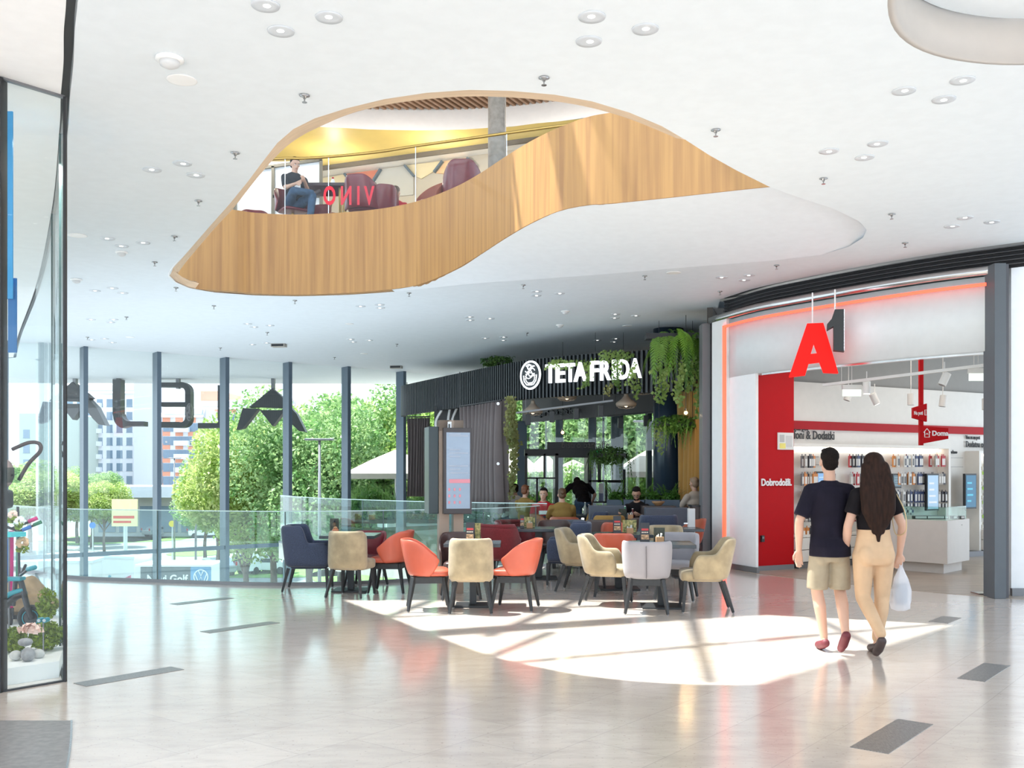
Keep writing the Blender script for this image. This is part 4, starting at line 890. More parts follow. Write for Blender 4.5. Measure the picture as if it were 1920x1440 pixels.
# ---------------- phone shop interior ----------------
struct(MB().prism([(3.95,16.2),(6.4,13.0),(11.8,12.9),(11.8,22),(4.4,22)], 4.0, 4.06).build('ceiling_shop', mat('shop_ceiling_grey', (.22,.21,.2), .7)))
RW0, RW1 = gp(1418,1071), Vector((4.60,16.25,0))
rw = Vector((RW1.x-RW0.x,RW1.y-RW0.y,0)).normalized()
struct(MB().wall([(RW0.x,RW0.y),(RW1.x,RW1.y)], 0.08, HEADZ+.1, .12).build('wall_shop_red', red))
struct(MB().wall([(RW0.x,RW0.y-.02),(RW1.x,RW1.y-.02)], 0, .08, .1).build('baseboard_shop_red', steel))
t = thing('wall_lettering', 'white welcome lettering on the red wall', 'lettering'); text('letters', 'Dobrodošli.', .158, white, frame((RW0.x+.08,RW0.y+.02,Z(911,15.7)), rw), t, .008, .004, .84)
def onred(px0, px1, py0, py1, th_, m, par): 
    s = lambda px: (px-1418)/(1482-1418); a = RW0.lerp(RW1,s(px0)); c = RW0.lerp(RW1,s(px1)); return MB().wall([(a.x,a.y-th_),(c.x,c.y-th_)], Z(py1,a.y), Z(py0,a.y), th_).build('plate', m, par)
t = thing('fire_alarm_box', 'small black device low on the red wall', 'switch'); onred(1426,1431,1004,1016,.04,blackm,t).name = 'housing'; onred(1427,1430,1006,1010,.05,steel,t).name = 'button'
t = thing('notice_sheet', 'white and yellow notice sheet in a frame on the red wall edge', 'notice'); onred(1454,1481,811,843,.02,mat('paper_white', (.8,.8,.78), .6),t).name = 'sheet'; onred(1457,1467,831,841,.024,mat('paper_yellow', (.85,.75,.2), .6),t).name = 'yellow_block'; onred(1457,1465,815,829,.024,mat('paper_grey_text', (.5,.5,.5), .6),t).name = 'text_block'; onred(1468,1478,817,838,.024,mat('paper_grey_text2', (.62,.62,.62), .6),t).name = 'text_column'
B0, B1 = Vector((4.5,16.55,0)), Vector((9.6,19.55,0)); bv = (B1-B0).normalized(); BL = (B1-B0).length; bn = Vector((bv.y,-bv.x,0))
def bpt(px):                                           # distance along the back wall seen at column px
    k = (px-CX)/F; return (k*B0.y-B0.x)/(bv.x-k*bv.y)
def bz(py, s): return EYE+(CY-py)/F*(B0.y+bv.y*s)
MBk = Matrix(((bv.x,bn.x,0,B0.x),(bv.y,bn.y,0,B0.y),(0,0,1,0),(0,0,0,1)))
shopwhite = mat('shop_white', (.78,.75,.70), .5)
struct(MB().box(-.5,BL+2.5,-.2,0,0,3.1,MBk).build('wall_shop_back', shopwhite)); struct(MB().box(-.5,BL+2.5,-.25,-.1,3.1,4.0,MBk).build('wall_shop_back_upper', mat('shop_upper_grey', (.34,.33,.31), .7)))
struct(MB().box(-.5,BL+2,-.0,.05,2.30,2.44,MBk).build('trim_13', mat('shop_red_band', (.42,.003,.008), .5, spec=.2))); struct(MB().box(0,BL+1,0,.36,0,.1,MBk).build('baseboard_shop_back', steel))
cove = mat('cove_light', (1,.93,.82), .5, emit=2.2)
def rack(label, px0, px1, pytop, z0=.55):
    s0, s1 = bpt(px0), bpt(px1); zt = bz(pytop,(s0+s1)/2); t = thing('display_rack', label, 'display rack'); t.matrix_world = MBk
    MB().box(s0,s1,.0,.06,z0,zt).build('back_panel', shopwhite, t)
    MB().box(s0-.06,s0,0,.3,.1,zt+.07).build('side_panel', shopwhite, t); MB().box(s1,s1+.06,0,.3,.1,zt+.07).build('side_panel', shopwhite, t); MB().box(s0,s1,.0,.3,zt+.02,zt+.07).build('top_panel', shopwhite, t)
    MB().box(s0+.03,s1-.03,.07,.12,zt-.03,zt+.015).build('light_strip', cove, t)
    nd = max(1,round((s1-s0)/.75)); 
    for k in range(nd):
        for q in range(2):
            o = MB().box(s0+(s1-s0)*k/nd+.008,s0+(s1-s0)*(k+1)/nd-.008,0,.36,.11+q*.2,.30+q*.2).build('drawer', shopwhite, t, bevel=.005)
    MB().box(s0,s1,0,.34,z0-.04,z0).build('shelf', shopwhite, t)
    return s0, s1, zt
s0, s1, zt1 = rack('long lit rack of phone cases on the back wall behind the couple', 1462, 1752, 842)
t0, t1, zt2 = rack('narrow lit rack of accessories at the right of the shop', 1813, 1862, 853, .42)
# product cards hanging on the rack
PC = [mat('case_%d' % i, c, .5) for i, c in enumerate([(.04,.04,.05),(.16,.16,.17),(.45,.44,.42),(.05,.07,.16),(.42,.03,.04),(.33,.3,.27),(.7,.68,.65),(.6,.22,.05)])]
protos = []
for i, m_ in enumerate(PC):
    o = MB().box(-.035,.035,0,.025,-.20,0).box(-.012,.012,.0,.006,0,.03).build('phone_case', m_, bevel=.006, seg=1)
    w1 = MB().box(-.022,.022,.025,.028,-.17,-.05).build('window', PC[6] if i != 6 else PC[1], o); protos.append(o)
rnd = random.Random(3); used = set(); CN = ['black','dark grey','light grey','navy','red','taupe','white','orange']
zones = [(1484,1509,[0,1,5,7,1,0],'at the left rack end'),(1536,1546,[0,6],'left of the man'),(1578,1604,[3,0,4,2,0],'between the man and the woman'),(1660,1693,[6,7,3,0,6],'right of the woman'),(1694,1712,[3,0,3],'left of the tall info screen'),(1728,1752,[4,0,4,5],'right of the tall info screen')]
rows = [(855,'top row'),(888,'second row'),(921,'third row'),(955,'fourth row'),(988,'fifth row')]
for x0, x1, cols_, lb in zones:
    for py, rl_ in rows:
        if lb.startswith('left of the tall') and py > 930: continue
        if x0 > 1700 and py > 930: continue
        if x0 > 1530 and py > 960: continue
        px = x0
        while px < x1:
            s = bpt(px); z = bz(py,s); ci = rnd.choice(cols_); dist = .1+rnd.uniform(0,.1)
            src = protos[ci]; loc = MBk @ Vector((s,dist+.07,z))
            if ci not in used: used.add(ci); o = src
            else:
                o = src.copy(); COL.objects.link(o)
                for ch in list(src.children): q = ch.copy(); COL.objects.link(q); q.parent = o
            o.location = loc; o.rotation_euler = (0,0,math.atan2(bv.y,bv.x)+pi if False else math.atan2(bv.y,bv.x)); o.scale = (1,-1,1)
            tag(o, '%s phone case hanging in the %s %s' % (CN[ci], rl_, lb), 'phone case', 'phone cases in the %s %s' % (rl_, lb)); px += rnd.choice((3.2,3.6,4.4))
for i, o in enumerate(protos):
    if i not in used:
        for ch in list(o.children): bpy.data.objects.remove(ch)
        bpy.data.objects.remove(o)
acc = None
for r_, py in enumerate((870,898,924,950,978)):
    px = 1821.0
    while px < 1860:
        s = bpt(px); z = bz(py,s)
        if acc is None: acc = o = MB().box(-.03,.03,0,.02,-.16,0).box(-.02,.02,.02,.05,-.12,-.05).build('accessory_pack', mat('pack_ivory', (.62,.58,.5), .5), bevel=.004, seg=1)
        else: o = acc.copy(); COL.objects.link(o)
        o.location = MBk @ Vector((s,.2,z)); o.rotation_euler.z = math.atan2(bv.y,bv.x); o.scale = (1,-1,1); lb = ['top row','second row','third row','fourth row','bottom row'][r_]
        tag(o, 'ivory accessory pack in the %s of the narrow rack' % lb, 'pack', 'accessory packs in the %s' % lb); px += 5
    s = bpt(1833); z = bz(py+5+12,s)
    if r_ < 4: o = MB().box(-.22,.22,0,.01,-.03,.03).build('price_strip', mat('lime_strip', (.35,.65,.03), .5)); o.location = MBk @ Vector((s,.26,z)); o.rotation_euler.z = math.atan2(bv.y,bv.x); tag(o, 'lime green price strip under the %s of packs' % lb, 'price strip', None)
def shopscreen(label, px0, px1, py0, py1, off, c1, c2, m_=None):
    a, c = bpt(px0), bpt(px1); z1, z0 = bz(py0,(a+c)/2), bz(py1,(a+c)/2); t = thing('info_screen', label, 'screen'); t.matrix_world = MBk
    MB().box(a,c,off,off+.05,z0,z1).build('housing', blackm, t); MB().box(a+.02,c-.02,off+.05,off+.055,z0+.03,z1-.03).build('display', mat('disp%d' % px0, c1, .3, emit=.18), t)
    w_ = c-a; h = z1-z0
    for k in range(4): MB().box(a+w_*.15,a+w_*rnd.uniform(.5,.85),off+.055,off+.058,z0+h*(.2+.17*k),z0+h*(.25+.17*k)).build('graphic_bar', mat('dispb%d' % px0, c2, .4, emit=.1), t)
shopscreen('blue screen on the rack behind the man shoulder', 1510, 1537, 884, 925, .2, (.2,.4,.7), (.5,.7,.9))
shopscreen('tall pale info screen beside the right part of the long rack', 1707, 1729, 888, 956, .3, (.35,.5,.65), (.75,.78,.85))
shopscreen('tall screen with blue triangle graphic right of the long rack', 1783, 1804, 888, 953, .25, (.03,.14,.24), (.1,.5,.65))
shopscreen('dark screen behind the woman hair', 1652, 1668, 888, 915, .2, (.1,.16,.2), (.2,.3,.35))
# wall texts in the shop
def wtext(body, px, py, size, label, w=1.0):
    s = bpt(px); t = thing('wall_lettering', label, 'lettering'); p = MBk @ Vector((s,.03,0)); text('letters', body, size, mat('text_black', (.03,.03,.03), .6), frame((p.x,p.y,bz(py,s)), bv), t, .004, .003, w)
wtext('Vse za na pot', 1467, 806, .115, 'small black line of text at the left under the red band', .9); wtext('Telefoni & Dodatki', 1462, 822, .20, 'large black text under the small line, left of the shop wall', .82)
wtext('Vse za na pot', 1808, 823, .10, 'small black line of text at the right under the red band', .8); wtext('Dodatna oprema', 1808, 838, .16, 'black text over the narrow rack at the right', .78); wtext('Priporočamo', 1770, 850, .08, 'tiny black text above the screen with triangle graphic', .8)
for k, (a, c, py0, py1) in enumerate([(1503,1530,856,871),(1665,1680,858,872),(1770,1800,858,875)]):
    for py in (py0,py1): struct(MB().box(bpt(a),bpt(c),0.06,.068,bz(py,bpt(a))-.006,bz(py,bpt(a)),MBk).build('trim_%d' % (20+k*2+(py==py1)), steel))
# red hanging direction signs
d = 15.2; t = thing('hanging_sign', 'red post with a small and a large red direction flag in the shop', 'sign', (X(1728,d),d,0))
MB().box(-.03,.03,0,.05,Z(835,d),4.0).build('post', red, t)
MB().prism([(X(1709,d)-X(1728,d),Z(765,d)),(X(1735,d)-X(1728,d),Z(757,d)),(X(1735,d)-X(1728,d),Z(791,d)),(X(1709,d)-X(1728,d),Z(784,d))], 0, .06, Matrix(((1,0,0,0),(0,0,-1,0),(0,1,0,0),(0,0,0,1)))).build('small_flag', red, t)
MB().prism([(X(1722,d)-X(1728,d),Z(799,d)),(X(1775,d)-X(1728,d),Z(803,d)),(X(1775,d)-X(1728,d),Z(823,d)),(X(1722,d)-X(1728,d),Z(833,d))], 0, .06, Matrix(((1,0,0,0),(0,0,-1,0),(0,1,0,0),(0,0,0,1)))).build('large_flag', red, t)
text('flag_text', 'Na poti', .08, white, frame((X(1710.5,d)-X(1728,d),-.065,Z(778,d)),(1,0,0)), t, .006, .001, .55); text('flag_text', 'Doma', .105, white, frame((X(1744,d)-X(1728,d),-.065,Z(817,d)),(1,0,0)), t, .006, .003, .95)
b = MB(); hx, hz = X(1734,d)-X(1728,d), Z(815,d)
b.tube([(hx-.05,-.08,hz+.03),(hx,-.08,hz+.09),(hx+.05,-.08,hz+.03)], .007, 4); b.tube([(hx-.035,-.08,hz+.04),(hx-.035,-.08,hz-.04),(hx+.035,-.08,hz-.04),(hx+.035,-.08,hz+.04)], .007, 4); b.tube([(hx-.015,-.08,hz),(hx,-.08,hz+.02),(hx+.015,-.08,hz)], .006, 4); b.build('house_icon', white, t)
b = MB(); hx, hz = X(1732,d)-X(1728,d), Z(774,d); b.tube([(hx-.015,-.08,hz-.04),(hx+.015,-.08,hz-.04),(hx+.015,-.08,hz+.04),(hx-.015,-.08,hz+.04),(hx-.015,-.08,hz-.04)], .006, 4); b.build('phone_icon', white, t)
# ceiling track with white spots, emergency boxes
wm_ = mat('white_fitting', (.7,.7,.68), .4)
def wspot(label, px, py, d, tilt, on):
    t = thing('spot_light', label, 'spotlight', (X(px,d),d,Z(py,d)), 0, 'white cylinder spots in the shop')
    Mx = Matrix.Rotation(R(tilt),4,'Y'); MB().lathe([(.045,-.09),(.055,-.09),(.055,.09),(.02,.1)], n=16, M=Mx).build('cylinder', wm_, t, smooth=False); MB().lathe([(.044,-.092),(.044,-.088)], n=16, M=Mx).build('lens', mat('spot_lens_%s' % on, (1,.93,.8) if on else (.3,.3,.3), .4, emit=9 if on else 0), t)
    MB().tube([(0,0,.08),(0,0,.24 if 'track' in label or 'beside it' in label else 4.0-Z(py,d))], .008, 5).build('stem', wm_, t)
d = 13.9; t = thing('track_rail', 'long white lighting track across the shop ceiling', 'track light', at(1544,722,15)); a = at(1544,722,15); c = at(1862,683,13.1)
MB().bar((0,0,0), tuple(c-a), .05, .04).build('rail', wm_, t); 
for s in (.12,.9): q = (c-a)*s; MB().tube([tuple(q),(q.x,q.y,4.0-a.z)], .005, 4).build('hanger', wm_, t)
for a in (('white spot lit, left on the front track',1625,727,14.6,0,1),('white spot tilted and lit beside it',1640,748,15.8,-25,1),('white spot on the front track right',1771,711,13.7,25,0),('dim white spot under the left lit box',1591,741,16.2,20,0),('white spot in the shop middle',1708,749,16,0,0),('white spot right of the red post',1768,752,16,8,0),('white spot near the right column',1848,758,16,0,0)): wspot(*a)
for px, py, d, lb in ((1597,733,14.8,'glowing emergency light box at the left of the shop ceiling'),(1834,703,13.4,'glowing emergency light box at the right of the shop ceiling')):
    t = thing('emergency_light', lb, 'emergency light', (X(px,d),d,Z(py,d)), 0, 'emergency light boxes in the shop'); w_ = 18*d/F
    MB().box(-w_,w_,-.03,.03,.02,.09).build('housing', wm_, t); MB().box(-w_*.95,w_*.95,-.01,.01,-.08,.02).build('glow_plate', mat('pale_green_glow', (.8,.93,.82), .5, emit=.4), t); MB().tube([(0,0,.09),(0,0,4.0-Z(py,d))], .006, 4).build('rod', wm_, t)
t = thing('cable_tray', 'perforated white cable tray under the shop ceiling', 'cable tray', (7.6,15.6,3.6)); MB().box(-.8,1.9,-.12,.12,0,.02).box(-.8,1.9,-.12,-.1,0,.1).box(-.8,1.9,.1,.12,0,.1).build('tray', wm_, t)
for x in (-.6,.6,1.6): MB().box(x-.015,x+.015,-.15,.15,-.02,.38).build('bracket', wm_, t)
t = thing('air_diffuser', 'square white air diffuser in the shop ceiling behind the red letter', 'air diffuser', (X(1560,17),16.4,3.4)); MB().box(-.6,.6,-.4,.4,.05,.5).build('box', wm_, t); MB().lathe([(.5,.04),(.5,.0),(.42,.0)], n=24).build('round_face', wm_, t); MB().tube([(0,0,.5),(0,0,.58)], .01, 5).build('rod', wm_, t)
# island counter
cw = mat('counter_greige', (.62,.57,.52), .4); d = 15.6
t = thing('sales_counter', 'greige island counter with overhanging top block, right of the couple', 'counter', (gp(1770,1077).x, gp(1770,1077).y, 0)); ox, oy = t.location.x, t.location.y
pA = at(1690,0,17.0); A = (gp(1660,1050).x-ox+.1, 17.1-oy); 
ply = [(.0,-.12),(X(1828,15.7)-ox+.05,16.0-oy),(X(1800,17.2)-ox,17.2-oy),(X(1640,17.4)-ox,17.4-oy),(X(1655,16.3)-ox,16.0-oy)]
zt_, zb_ = Z(976,oy), Z(1057,oy)
MB().prism(ply, zb_, zt_).build('body', cw, t, bevel=.006); cxm = sum(p[0] for p in ply)/5; cym = sum(p[1] for p in ply)/5
MB().prism([((x-cxm)*.82+cxm,(y-cym)*.82+cym) for x,y in ply], 0, zb_).build('plinth', cw, t)
MB().tube([(.30,.06,zt_-.07),(.30,.05,zt_-.07)], .008, 6).build('lock', bright, t)
gc = thing('glass_showcase', 'frameless glass showcase standing on the greige counter', 'showcase', (ox,oy,zt_))
pl2 = [((x-cxm)*.93+cxm,(y-cym)*.93+cym) for x,y in ply]
for k in range(5): a_, c_ = pl2[k], pl2[(k+1)%5]; MB().wall([a_,c_], 0, .2, .008).build('glass_side', bal_glass, gc)
MB().prism(pl2, .2, .208).build('glass_top', bal_glass, gc)
dk = mat('device_black', (.02,.02,.025), .3)
for k, (px, py, lb, w_) in enumerate([(1724,972,'black phone dock on the counter left of the showcase centre',.2),(1752,971,'black tablet lying on the counter',.28),(1772,973,'black phone with white price card, left of three',.07),(1788,973,'black phone with white price card, middle of three',.07),(1802,972,'black phone with white price card, right of three',.07)]):
    dd = 15.9; t = thing('display_phone', lb, 'phone', (X(px,dd),dd,zt_+.002)); MB().box(-w_/2,w_/2,-.06,.06,0,.05).build('stand', dk, t, bevel=.008); MB().box(-w_/2+.01,w_/2-.01,-.065,-.05,.01,.045).build('price_card', mat('card_white', (.75,.75,.75), .5), t)
t = thing('low_display_table', 'low white display table behind the woman', 'table', (X(1690,16.9)-.1,17.2,0), R(28)); MB().box(-.4,.4,-.2,.2,.55,.62).build('tabletop', wm_, t); MB().box(-.3,.3,-.12,.12,0,.55).build('pedestal', cw, t)
# security gate
t = thing('security_gate', 'slim anti-theft gate with white panel by the right steel column', 'security gate', (X(1852,12.95),12.95,0)); MB().box(-.17,.17,-.12,.12,0,.02).build('base_plate', bright, t); MB().box(.07,.10,-.02,.02,.02,1.62).build('post', bright, t); MB().box(-.06,.07,-.02,.01,Z(965,12.95),Z(932,12.95)).build('panel', mat('gate_white', (.7,.74,.8), .3), t, bevel=.01)
t = thing('info_pillar', 'white glass screen door edge post left of the shop corner', 'post', (X(1296,15.4),15.4,0)); MB().box(-.055,.055,-.04,.04,0,1.02).build('post_body', mat('gate_grey', (.6,.6,.6), .4), t, bevel=.006); MB().box(-.12,-.05,-.03,.0,.78,.80).build('handle', bright, t)
# shop lights
for x, y in ((5.6,15.3),(7.0,15.2),(8.2,16.6)): light('shop_lamp', 'AREA', (x,y,3.9), 10, .8, (1,.9,.78))
# ---------------- furniture ----------------
def upath(a, yb, yf, rc, n=28):                        # U seen from above, open towards -y
    P = [Vector((-a,yf,0)), Vector((-a,yb-rc,0))]
    for k in range(1,8): th_ = pi/2*k/8; P.append(Vector((-a+rc-rc*cos(th_), yb-rc+rc*sin(th_),0)))
    P += [Vector((-a+rc,yb,0)), Vector((a-rc,yb,0))]
    for k in range(1,8): th_ = pi/2*k/8; P.append(Vector((a-rc+rc*sin(th_), yb-rc+rc*cos(th_),0)))
    P += [Vector((a,yb-rc,0)), Vector((a,yf,0))]
    return resample(P, n)
def sstep(x, a, b): t = max(0,min(1,(x-a)/(b-a))); return t*t*(3-2*t)
def shell(a, yb, yf, rc, z0, ztop, th=.055, lean=.12, flare=.04, n=33, waist=0, pull=0):
    P = upath(a, yb, yf, rc, n); rows = []
    for i, p in enumerate(P):
        s = 1-abs(2*i/(n-1)-1); zt = ztop(s); t = (P[min(i+1,n-1)]-P[max(i-1,0)]).normalized(); nn = Vector((-t.y,t.x,0))
        if nn.dot(p-Vector((0,yb*.2,0))) < 0: nn = -nn
        row = []
        back = sstep(s,.25,.8)
        def q(off, z):
            f = (z-z0)/.42; w_ = waist*sin(pi*min(1,max(0,f*1.0)))
            v = p+nn*(off-w_*.5)+nn*flare*f; v.y += lean*f*back+pull*(1-sstep(s,0,.45))*(1-min(1,max(0,f/.55)))**1.3; v.z = z; return v
        h = zt-z0
        for off, z in ((th/2,z0),(th/2,z0+h*.33),(th/2,z0+h*.66),(th/2,zt-th*.5),(th*.3,zt-th*.12),(0,zt),(-th*.3,zt-th*.12),(-th/2,zt-th*.5),(-th/2,z0+h*.66),(-th/2,z0+h*.33),(-th/2,z0)): row.append(q(off,z))
        if i in (0,n-1):                               # rounded front edges
            c = sum((v for v in row), Vector())/len(row)
            row = [Vector((v.x*.5+p.x*.5, v.y-th*.25, v.z-(.02 if v.z > c.z else 0))) for v in row]
        rows.append(row)
    return MB().loft(rows, True)
def pad(w0, w1, y0, y1, z0, z1, r=.05, crown=.015):    # cushion: front width w0 at y0, back width w1 at y1
    n = 10; sec = [(0,.0),(.35,.0),(.0,.3),(.0,.7)]
    def ring(ins, z):
        out = []
        for cx_, cy_, a0 in ((1,1,0),(-1,1,90),(-1,-1,180),(1,-1,270)):
            for k in range(4):
                th_ = R(a0+30*k); ww = (w1 if cy_ > 0 else w0)-ins; yy = (y1-ins if cy_ > 0 else y0+ins); rr_ = max(.01,r*1.6-ins)
                out.append((cx_*(ww-rr_)+rr_*cos(th_), yy-cy_*rr_+rr_*sin(th_), z))
        return out
    b = MB(); rows = [ring(.03,z0),ring(.006,z0+.012),ring(0,(z0+z1)/2),ring(.004,z1-.015),ring(.03,z1),ring(.12,z1+crown)]
    b.loft(rows, True); return b
def legs(root, pts, m, w0=.042, w1=.026):
    for (x0,y0,z0),(x1,y1) in pts:
        lg = MB().bar((x0,y0,z0),(x1,y1,.012),w0,w0,w1,w1).build('leg', m, root, bevel=.004, seg=1)
        MB().lathe([(.009,0),(.009,.014)], (x1,y1,0), 8).build('foot_glide', steel, lg)
def feet(root, pts, m):
    for _, (x,y) in pts: pass
leather = mat('coral_leather', (.56,.11,.06), .38, noise=.12, nscale=3, coat=.15)
brownl = mat('dark_brown_leather', (.075,.04,.035), .35, noise=.2, nscale=3)
rustl = mat('rust_leather', (.36,.09,.04), .4, noise=.15, nscale=3)
burgl = mat('burgundy_leather', (.2,.015,.025), .4, noise=.1, nscale=3)
velvet = mat('sand_velvet', (.40,.315,.19), .8, noise=.33, nscale=7, sheen=.3)
greyf = mat('grey_fabric', (.29,.275,.295), .6, noise=.05, nscale=3, sheen=.2)
bluef = mat('blue_wool', (.055,.07,.12), .95, noise=.4, nscale=120, sheen=.2)
redf = mat('burgundy_wool', (.24,.025,.03), .95, noise=.4, nscale=120, sheen=.2)
mustf = mat('mustard_fabric', (.40,.23,.06), .8, noise=.15, nscale=6)
GRP = 'cafe chairs round the dark tables'
PR = {}
def chair_base(root, z=.39, s=.2, sp=.27, apr=True, yo=0):
    pts = [((-s,-s+yo,z),(-sp,-sp+yo)),((s,-s+yo,z),(sp,-sp+yo)),((-s,s+yo,z),(-sp,sp+yo)),((s,s+yo,z),(sp,sp+yo))]
    legs(root, pts, charcoal, .048, .028)
    if apr:
        for y in (-s+yo, s+yo): MB().box(-s,s,y-.014,y+.014,z-.07,z).build('apron', charcoal, root)
        for x in (-s, s): MB().box(x-.014,x+.014,-s+yo,s+yo,z-.07,z).build('apron', charcoal, root)
def mk(kind):
    t = thing({'orange':'cafe_chair','brown':'cafe_chair','rust':'cafe_chair','burg':'cafe_chair','grey':'cafe_chair','side':'cafe_chair','beigearm':'armchair','blue':'armchair','red':'armchair','must':'armchair'}[kind], 'chair', 'chair')
    if kind in ('orange','brown','rust','burg'):
        m = {'orange':leather,'brown':brownl,'rust':rustl,'burg':burgl}[kind]
        b = shell(.235,.215,-.13,.20,.40,lambda s: .60+.22*sstep(s,-.05,.62),.03,.065,.03,waist=-.02,pull=.11)
        b.build('backrest', m, t, smooth=True, sub=1); pad(.23,.21,-.245,.17,.395,.475).build('seat', m, t, smooth=True, sub=1); chair_base(t,.39,.17,.235)
    elif kind == 'grey':
        shell(.23,.215,-.10,.19,.39,lambda s: .66+.16*sstep(s,-.1,.35),.05,.06,.03,waist=-.02,pull=.1).build('backrest', greyf, t, smooth=True, sub=1)
        pad(.23,.21,-.25,.17,.385,.475).build('seat', greyf, t, smooth=True, sub=1); chair_base(t,.39,.17,.235)
        MB().bar((0,.252,.41),(0,.338,.77),.008,.014).build('back_seam', mat('seam_grey', (.14,.13,.14), .8), t)
    elif kind == 'side':
        shell(.225,.25,.10,.10,.36,lambda s: .80+.05*sstep(s,0,.3),.07,.06,-.01,waist=.0).build('backrest', velvet, t, smooth=True, sub=1)
        pad(.25,.24,-.27,.24,.345,.475,.05).build('seat', velvet, t, smooth=True, sub=1)
        legs(t, [((-.2,-.2,.36),(-.22,-.23)),((.2,-.2,.36),(.22,-.23)),((-.17,.2,.36),(-.235,.30)),((.17,.2,.36),(.235,.30))], charcoal, .045, .028)
    elif kind in ('beigearm','must'):
        m = velvet if kind == 'beigearm' else mustf
        shell(.255,.235,-.13,.14,.37,lambda s: .56+.10*sstep(s,0,.08)+.18*sstep(s,.40,.58),.065,.07,.02).build('backrest', m, t, smooth=True, sub=1)
        pad(.255,.24,-.275,.21,.345,.47,.05).build('seat', m, t, smooth=True, sub=1)
        legs(t, [((-.22,-.22,.36),(-.25,-.25)),((.22,-.22,.36),(.25,-.25)),((-.2,.2,.36),(-.23,.31)),((.2,.2,.36),(.23,.31))], charcoal, .046, .03)
    elif kind == 'blue':
        shell(.27,.26,-.25,.06,.33,lambda s: .655+.225*sstep(s,.34,.40),.085,.05,.0,n=49).build('backrest', bluef, t, smooth=True, sub=1)
        pad(.25,.25,-.26,.24,.30,.47,.03).build('seat', bluef, t, smooth=True, sub=1)
        for zz in (.64,.76):
            for x in (-.14,0,.14): MB().ball((x,.225+(zz-.33)/.42*.05,zz), .012, 8).build('button', mat('button_blue', (.02,.03,.06), .6), t)
        legs(t, [((-.27,-.25,.32),(-.28,-.26)),((.27,-.25,.32),(.28,-.26)),((-.26,.25,.32),(-.27,.33)),((.26,.25,.32),(.27,.33))], charcoal, .046, .028)
    elif kind == 'red':
        shell(.25,.235,-.14,.18,.33,lambda s: .60+.2*sstep(s,.0,.3),.07,.05,.02).build('backrest', redf, t, smooth=True, sub=1)
        P = upath(.265,.29,-.1,.18,21); MB().tube([(p.x,p.y,.60+.21*sstep(1-abs(2*i/20-1),0,.3)) for i, p in enumerate(P)], .036, 8).build('rolled_edge', redf, t, smooth=True)
        pad(.27,.25,-.29,.24,.31,.47,.05).build('seat', redf, t, smooth=True, sub=1)
        legs(t, [((-.22,-.22,.33),(-.23,-.24)),((.22,-.22,.33),(.23,-.24)),((-.2,.2,.33),(-.22,.29)),((.2,.2,.33),(.22,.29))], charcoal, .042, .026)
    return t
def chair(kind, px, d, face, label, group=None, sc=None):   # face = direction it looks at
    th_ = math.atan2(face[1], face[0])+pi/2; loc = (X(px,d), d, 0)
    g_ = group or GRP
    if kind not in PR:
        t = mk(kind); PR[kind] = t; t.location = loc; t.rotation_euler.z = th_; t['label'] = label; t['group'] = g_
    else: t = dup(PR[kind], loc, th_, label, g_)
    if sc: t.scale = sc
    return t
chair('blue', 582, 13.35, (1,.06), 'buttoned blue wool armchair at the left end of the leftmost table')
chair('side', 660, 12.72, (.22,1), 'sand velvet chair with its back to us at the leftmost table')
chair('burg', 686, 13.75, (-.2,-1), 'burgundy chair behind the leftmost table, mostly hidden', sc=(1,1,.93))
chair('orange', 731, 13.15, (-1,.12), 'coral leather chair on the right of the leftmost table')
chair('orange', 803, 11.5, (1,.12), 'coral leather chair on the left of the middle table')
chair('side', 884, 11.38, (0,1), 'sand velvet chair with its back to us at the middle table')
chair('brown', 864, 12.5, (.1,-1), 'dark brown leather chair behind the middle table')
chair('orange', 966, 11.55, (-1,.2), 'coral leather chair on the right of the middle table')
chair('beigearm', 1140, 11.95, (.96,-.25), 'sand velvet armchair on the left of the right table, sunlit rim')
chair('grey', 1213, 11.27, (.16,1), 'light grey chair with its back to us at the right table')
chair('grey', 1268, 12.45, (-.3,-1), 'grey chair behind the right table')
chair('beigearm', 1319, 11.42, (-1,.1), 'sand velvet armchair on the right of the right table')
chair('orange', 1150, 12.75, (.1,1), 'coral leather chair behind the sunlit velvet armchair')
chair('beigearm', 1092, 13.25, (.93,-.3), 'sand velvet armchair left of the coral chair, at the table behind')
chair('blue', 1062, 14.1, (-1,.08), 'blue wool armchair seen from the side between the two tables')
chair('red', 937, 14.4, (.5,.9), 'burgundy armchair nearer the glass rail end')
chair('red', 968, 15.3, (.4,-.8), 'burgundy armchair farther back beside the glass rail end')
G2 = 'chairs deep in the restaurant'
chair('brown', 1040, 15.6, (0,-1), 'dark brown chair behind the table with the photo card', G2)
chair('blue', 1232, 16.6, (0,1), 'dark blue armchair before the man in black', G2)
chair('orange', 1160, 15.4, (.1,1), 'coral chair with a high round back before the man in black', G2)
chair('rust', 1060, 17.2, (.2,1), 'rust coloured chair beside the brown booth', G2)
chair('rust', 1287, 16.4, (-.9,.4), 'rust coloured round chair next to the grey column', G2)
chair('must', 1124, 18.4, (-.3,-1), 'mustard armchair beside the booth, left of the man in black', G2)
chair('must', 1140, 17.4, (0,1), 'mustard armchair nearer us with low back by the booth', G2)
chair('blue', 1103, 17.9, (-1,0), 'blue buttoned armchair in profile behind the booth', G2)
chair('brown', 1203, 17.0, (-.3,1), 'dark brown chair at the table of the man in black', G2)
chair('rust', 1026, 18.1, (1,0), 'rust chair under the man in the red shirt', G2)
chair('side', 1246, 13.6, (-.2,-1), 'sand velvet chair behind the right grey chairs', G2)
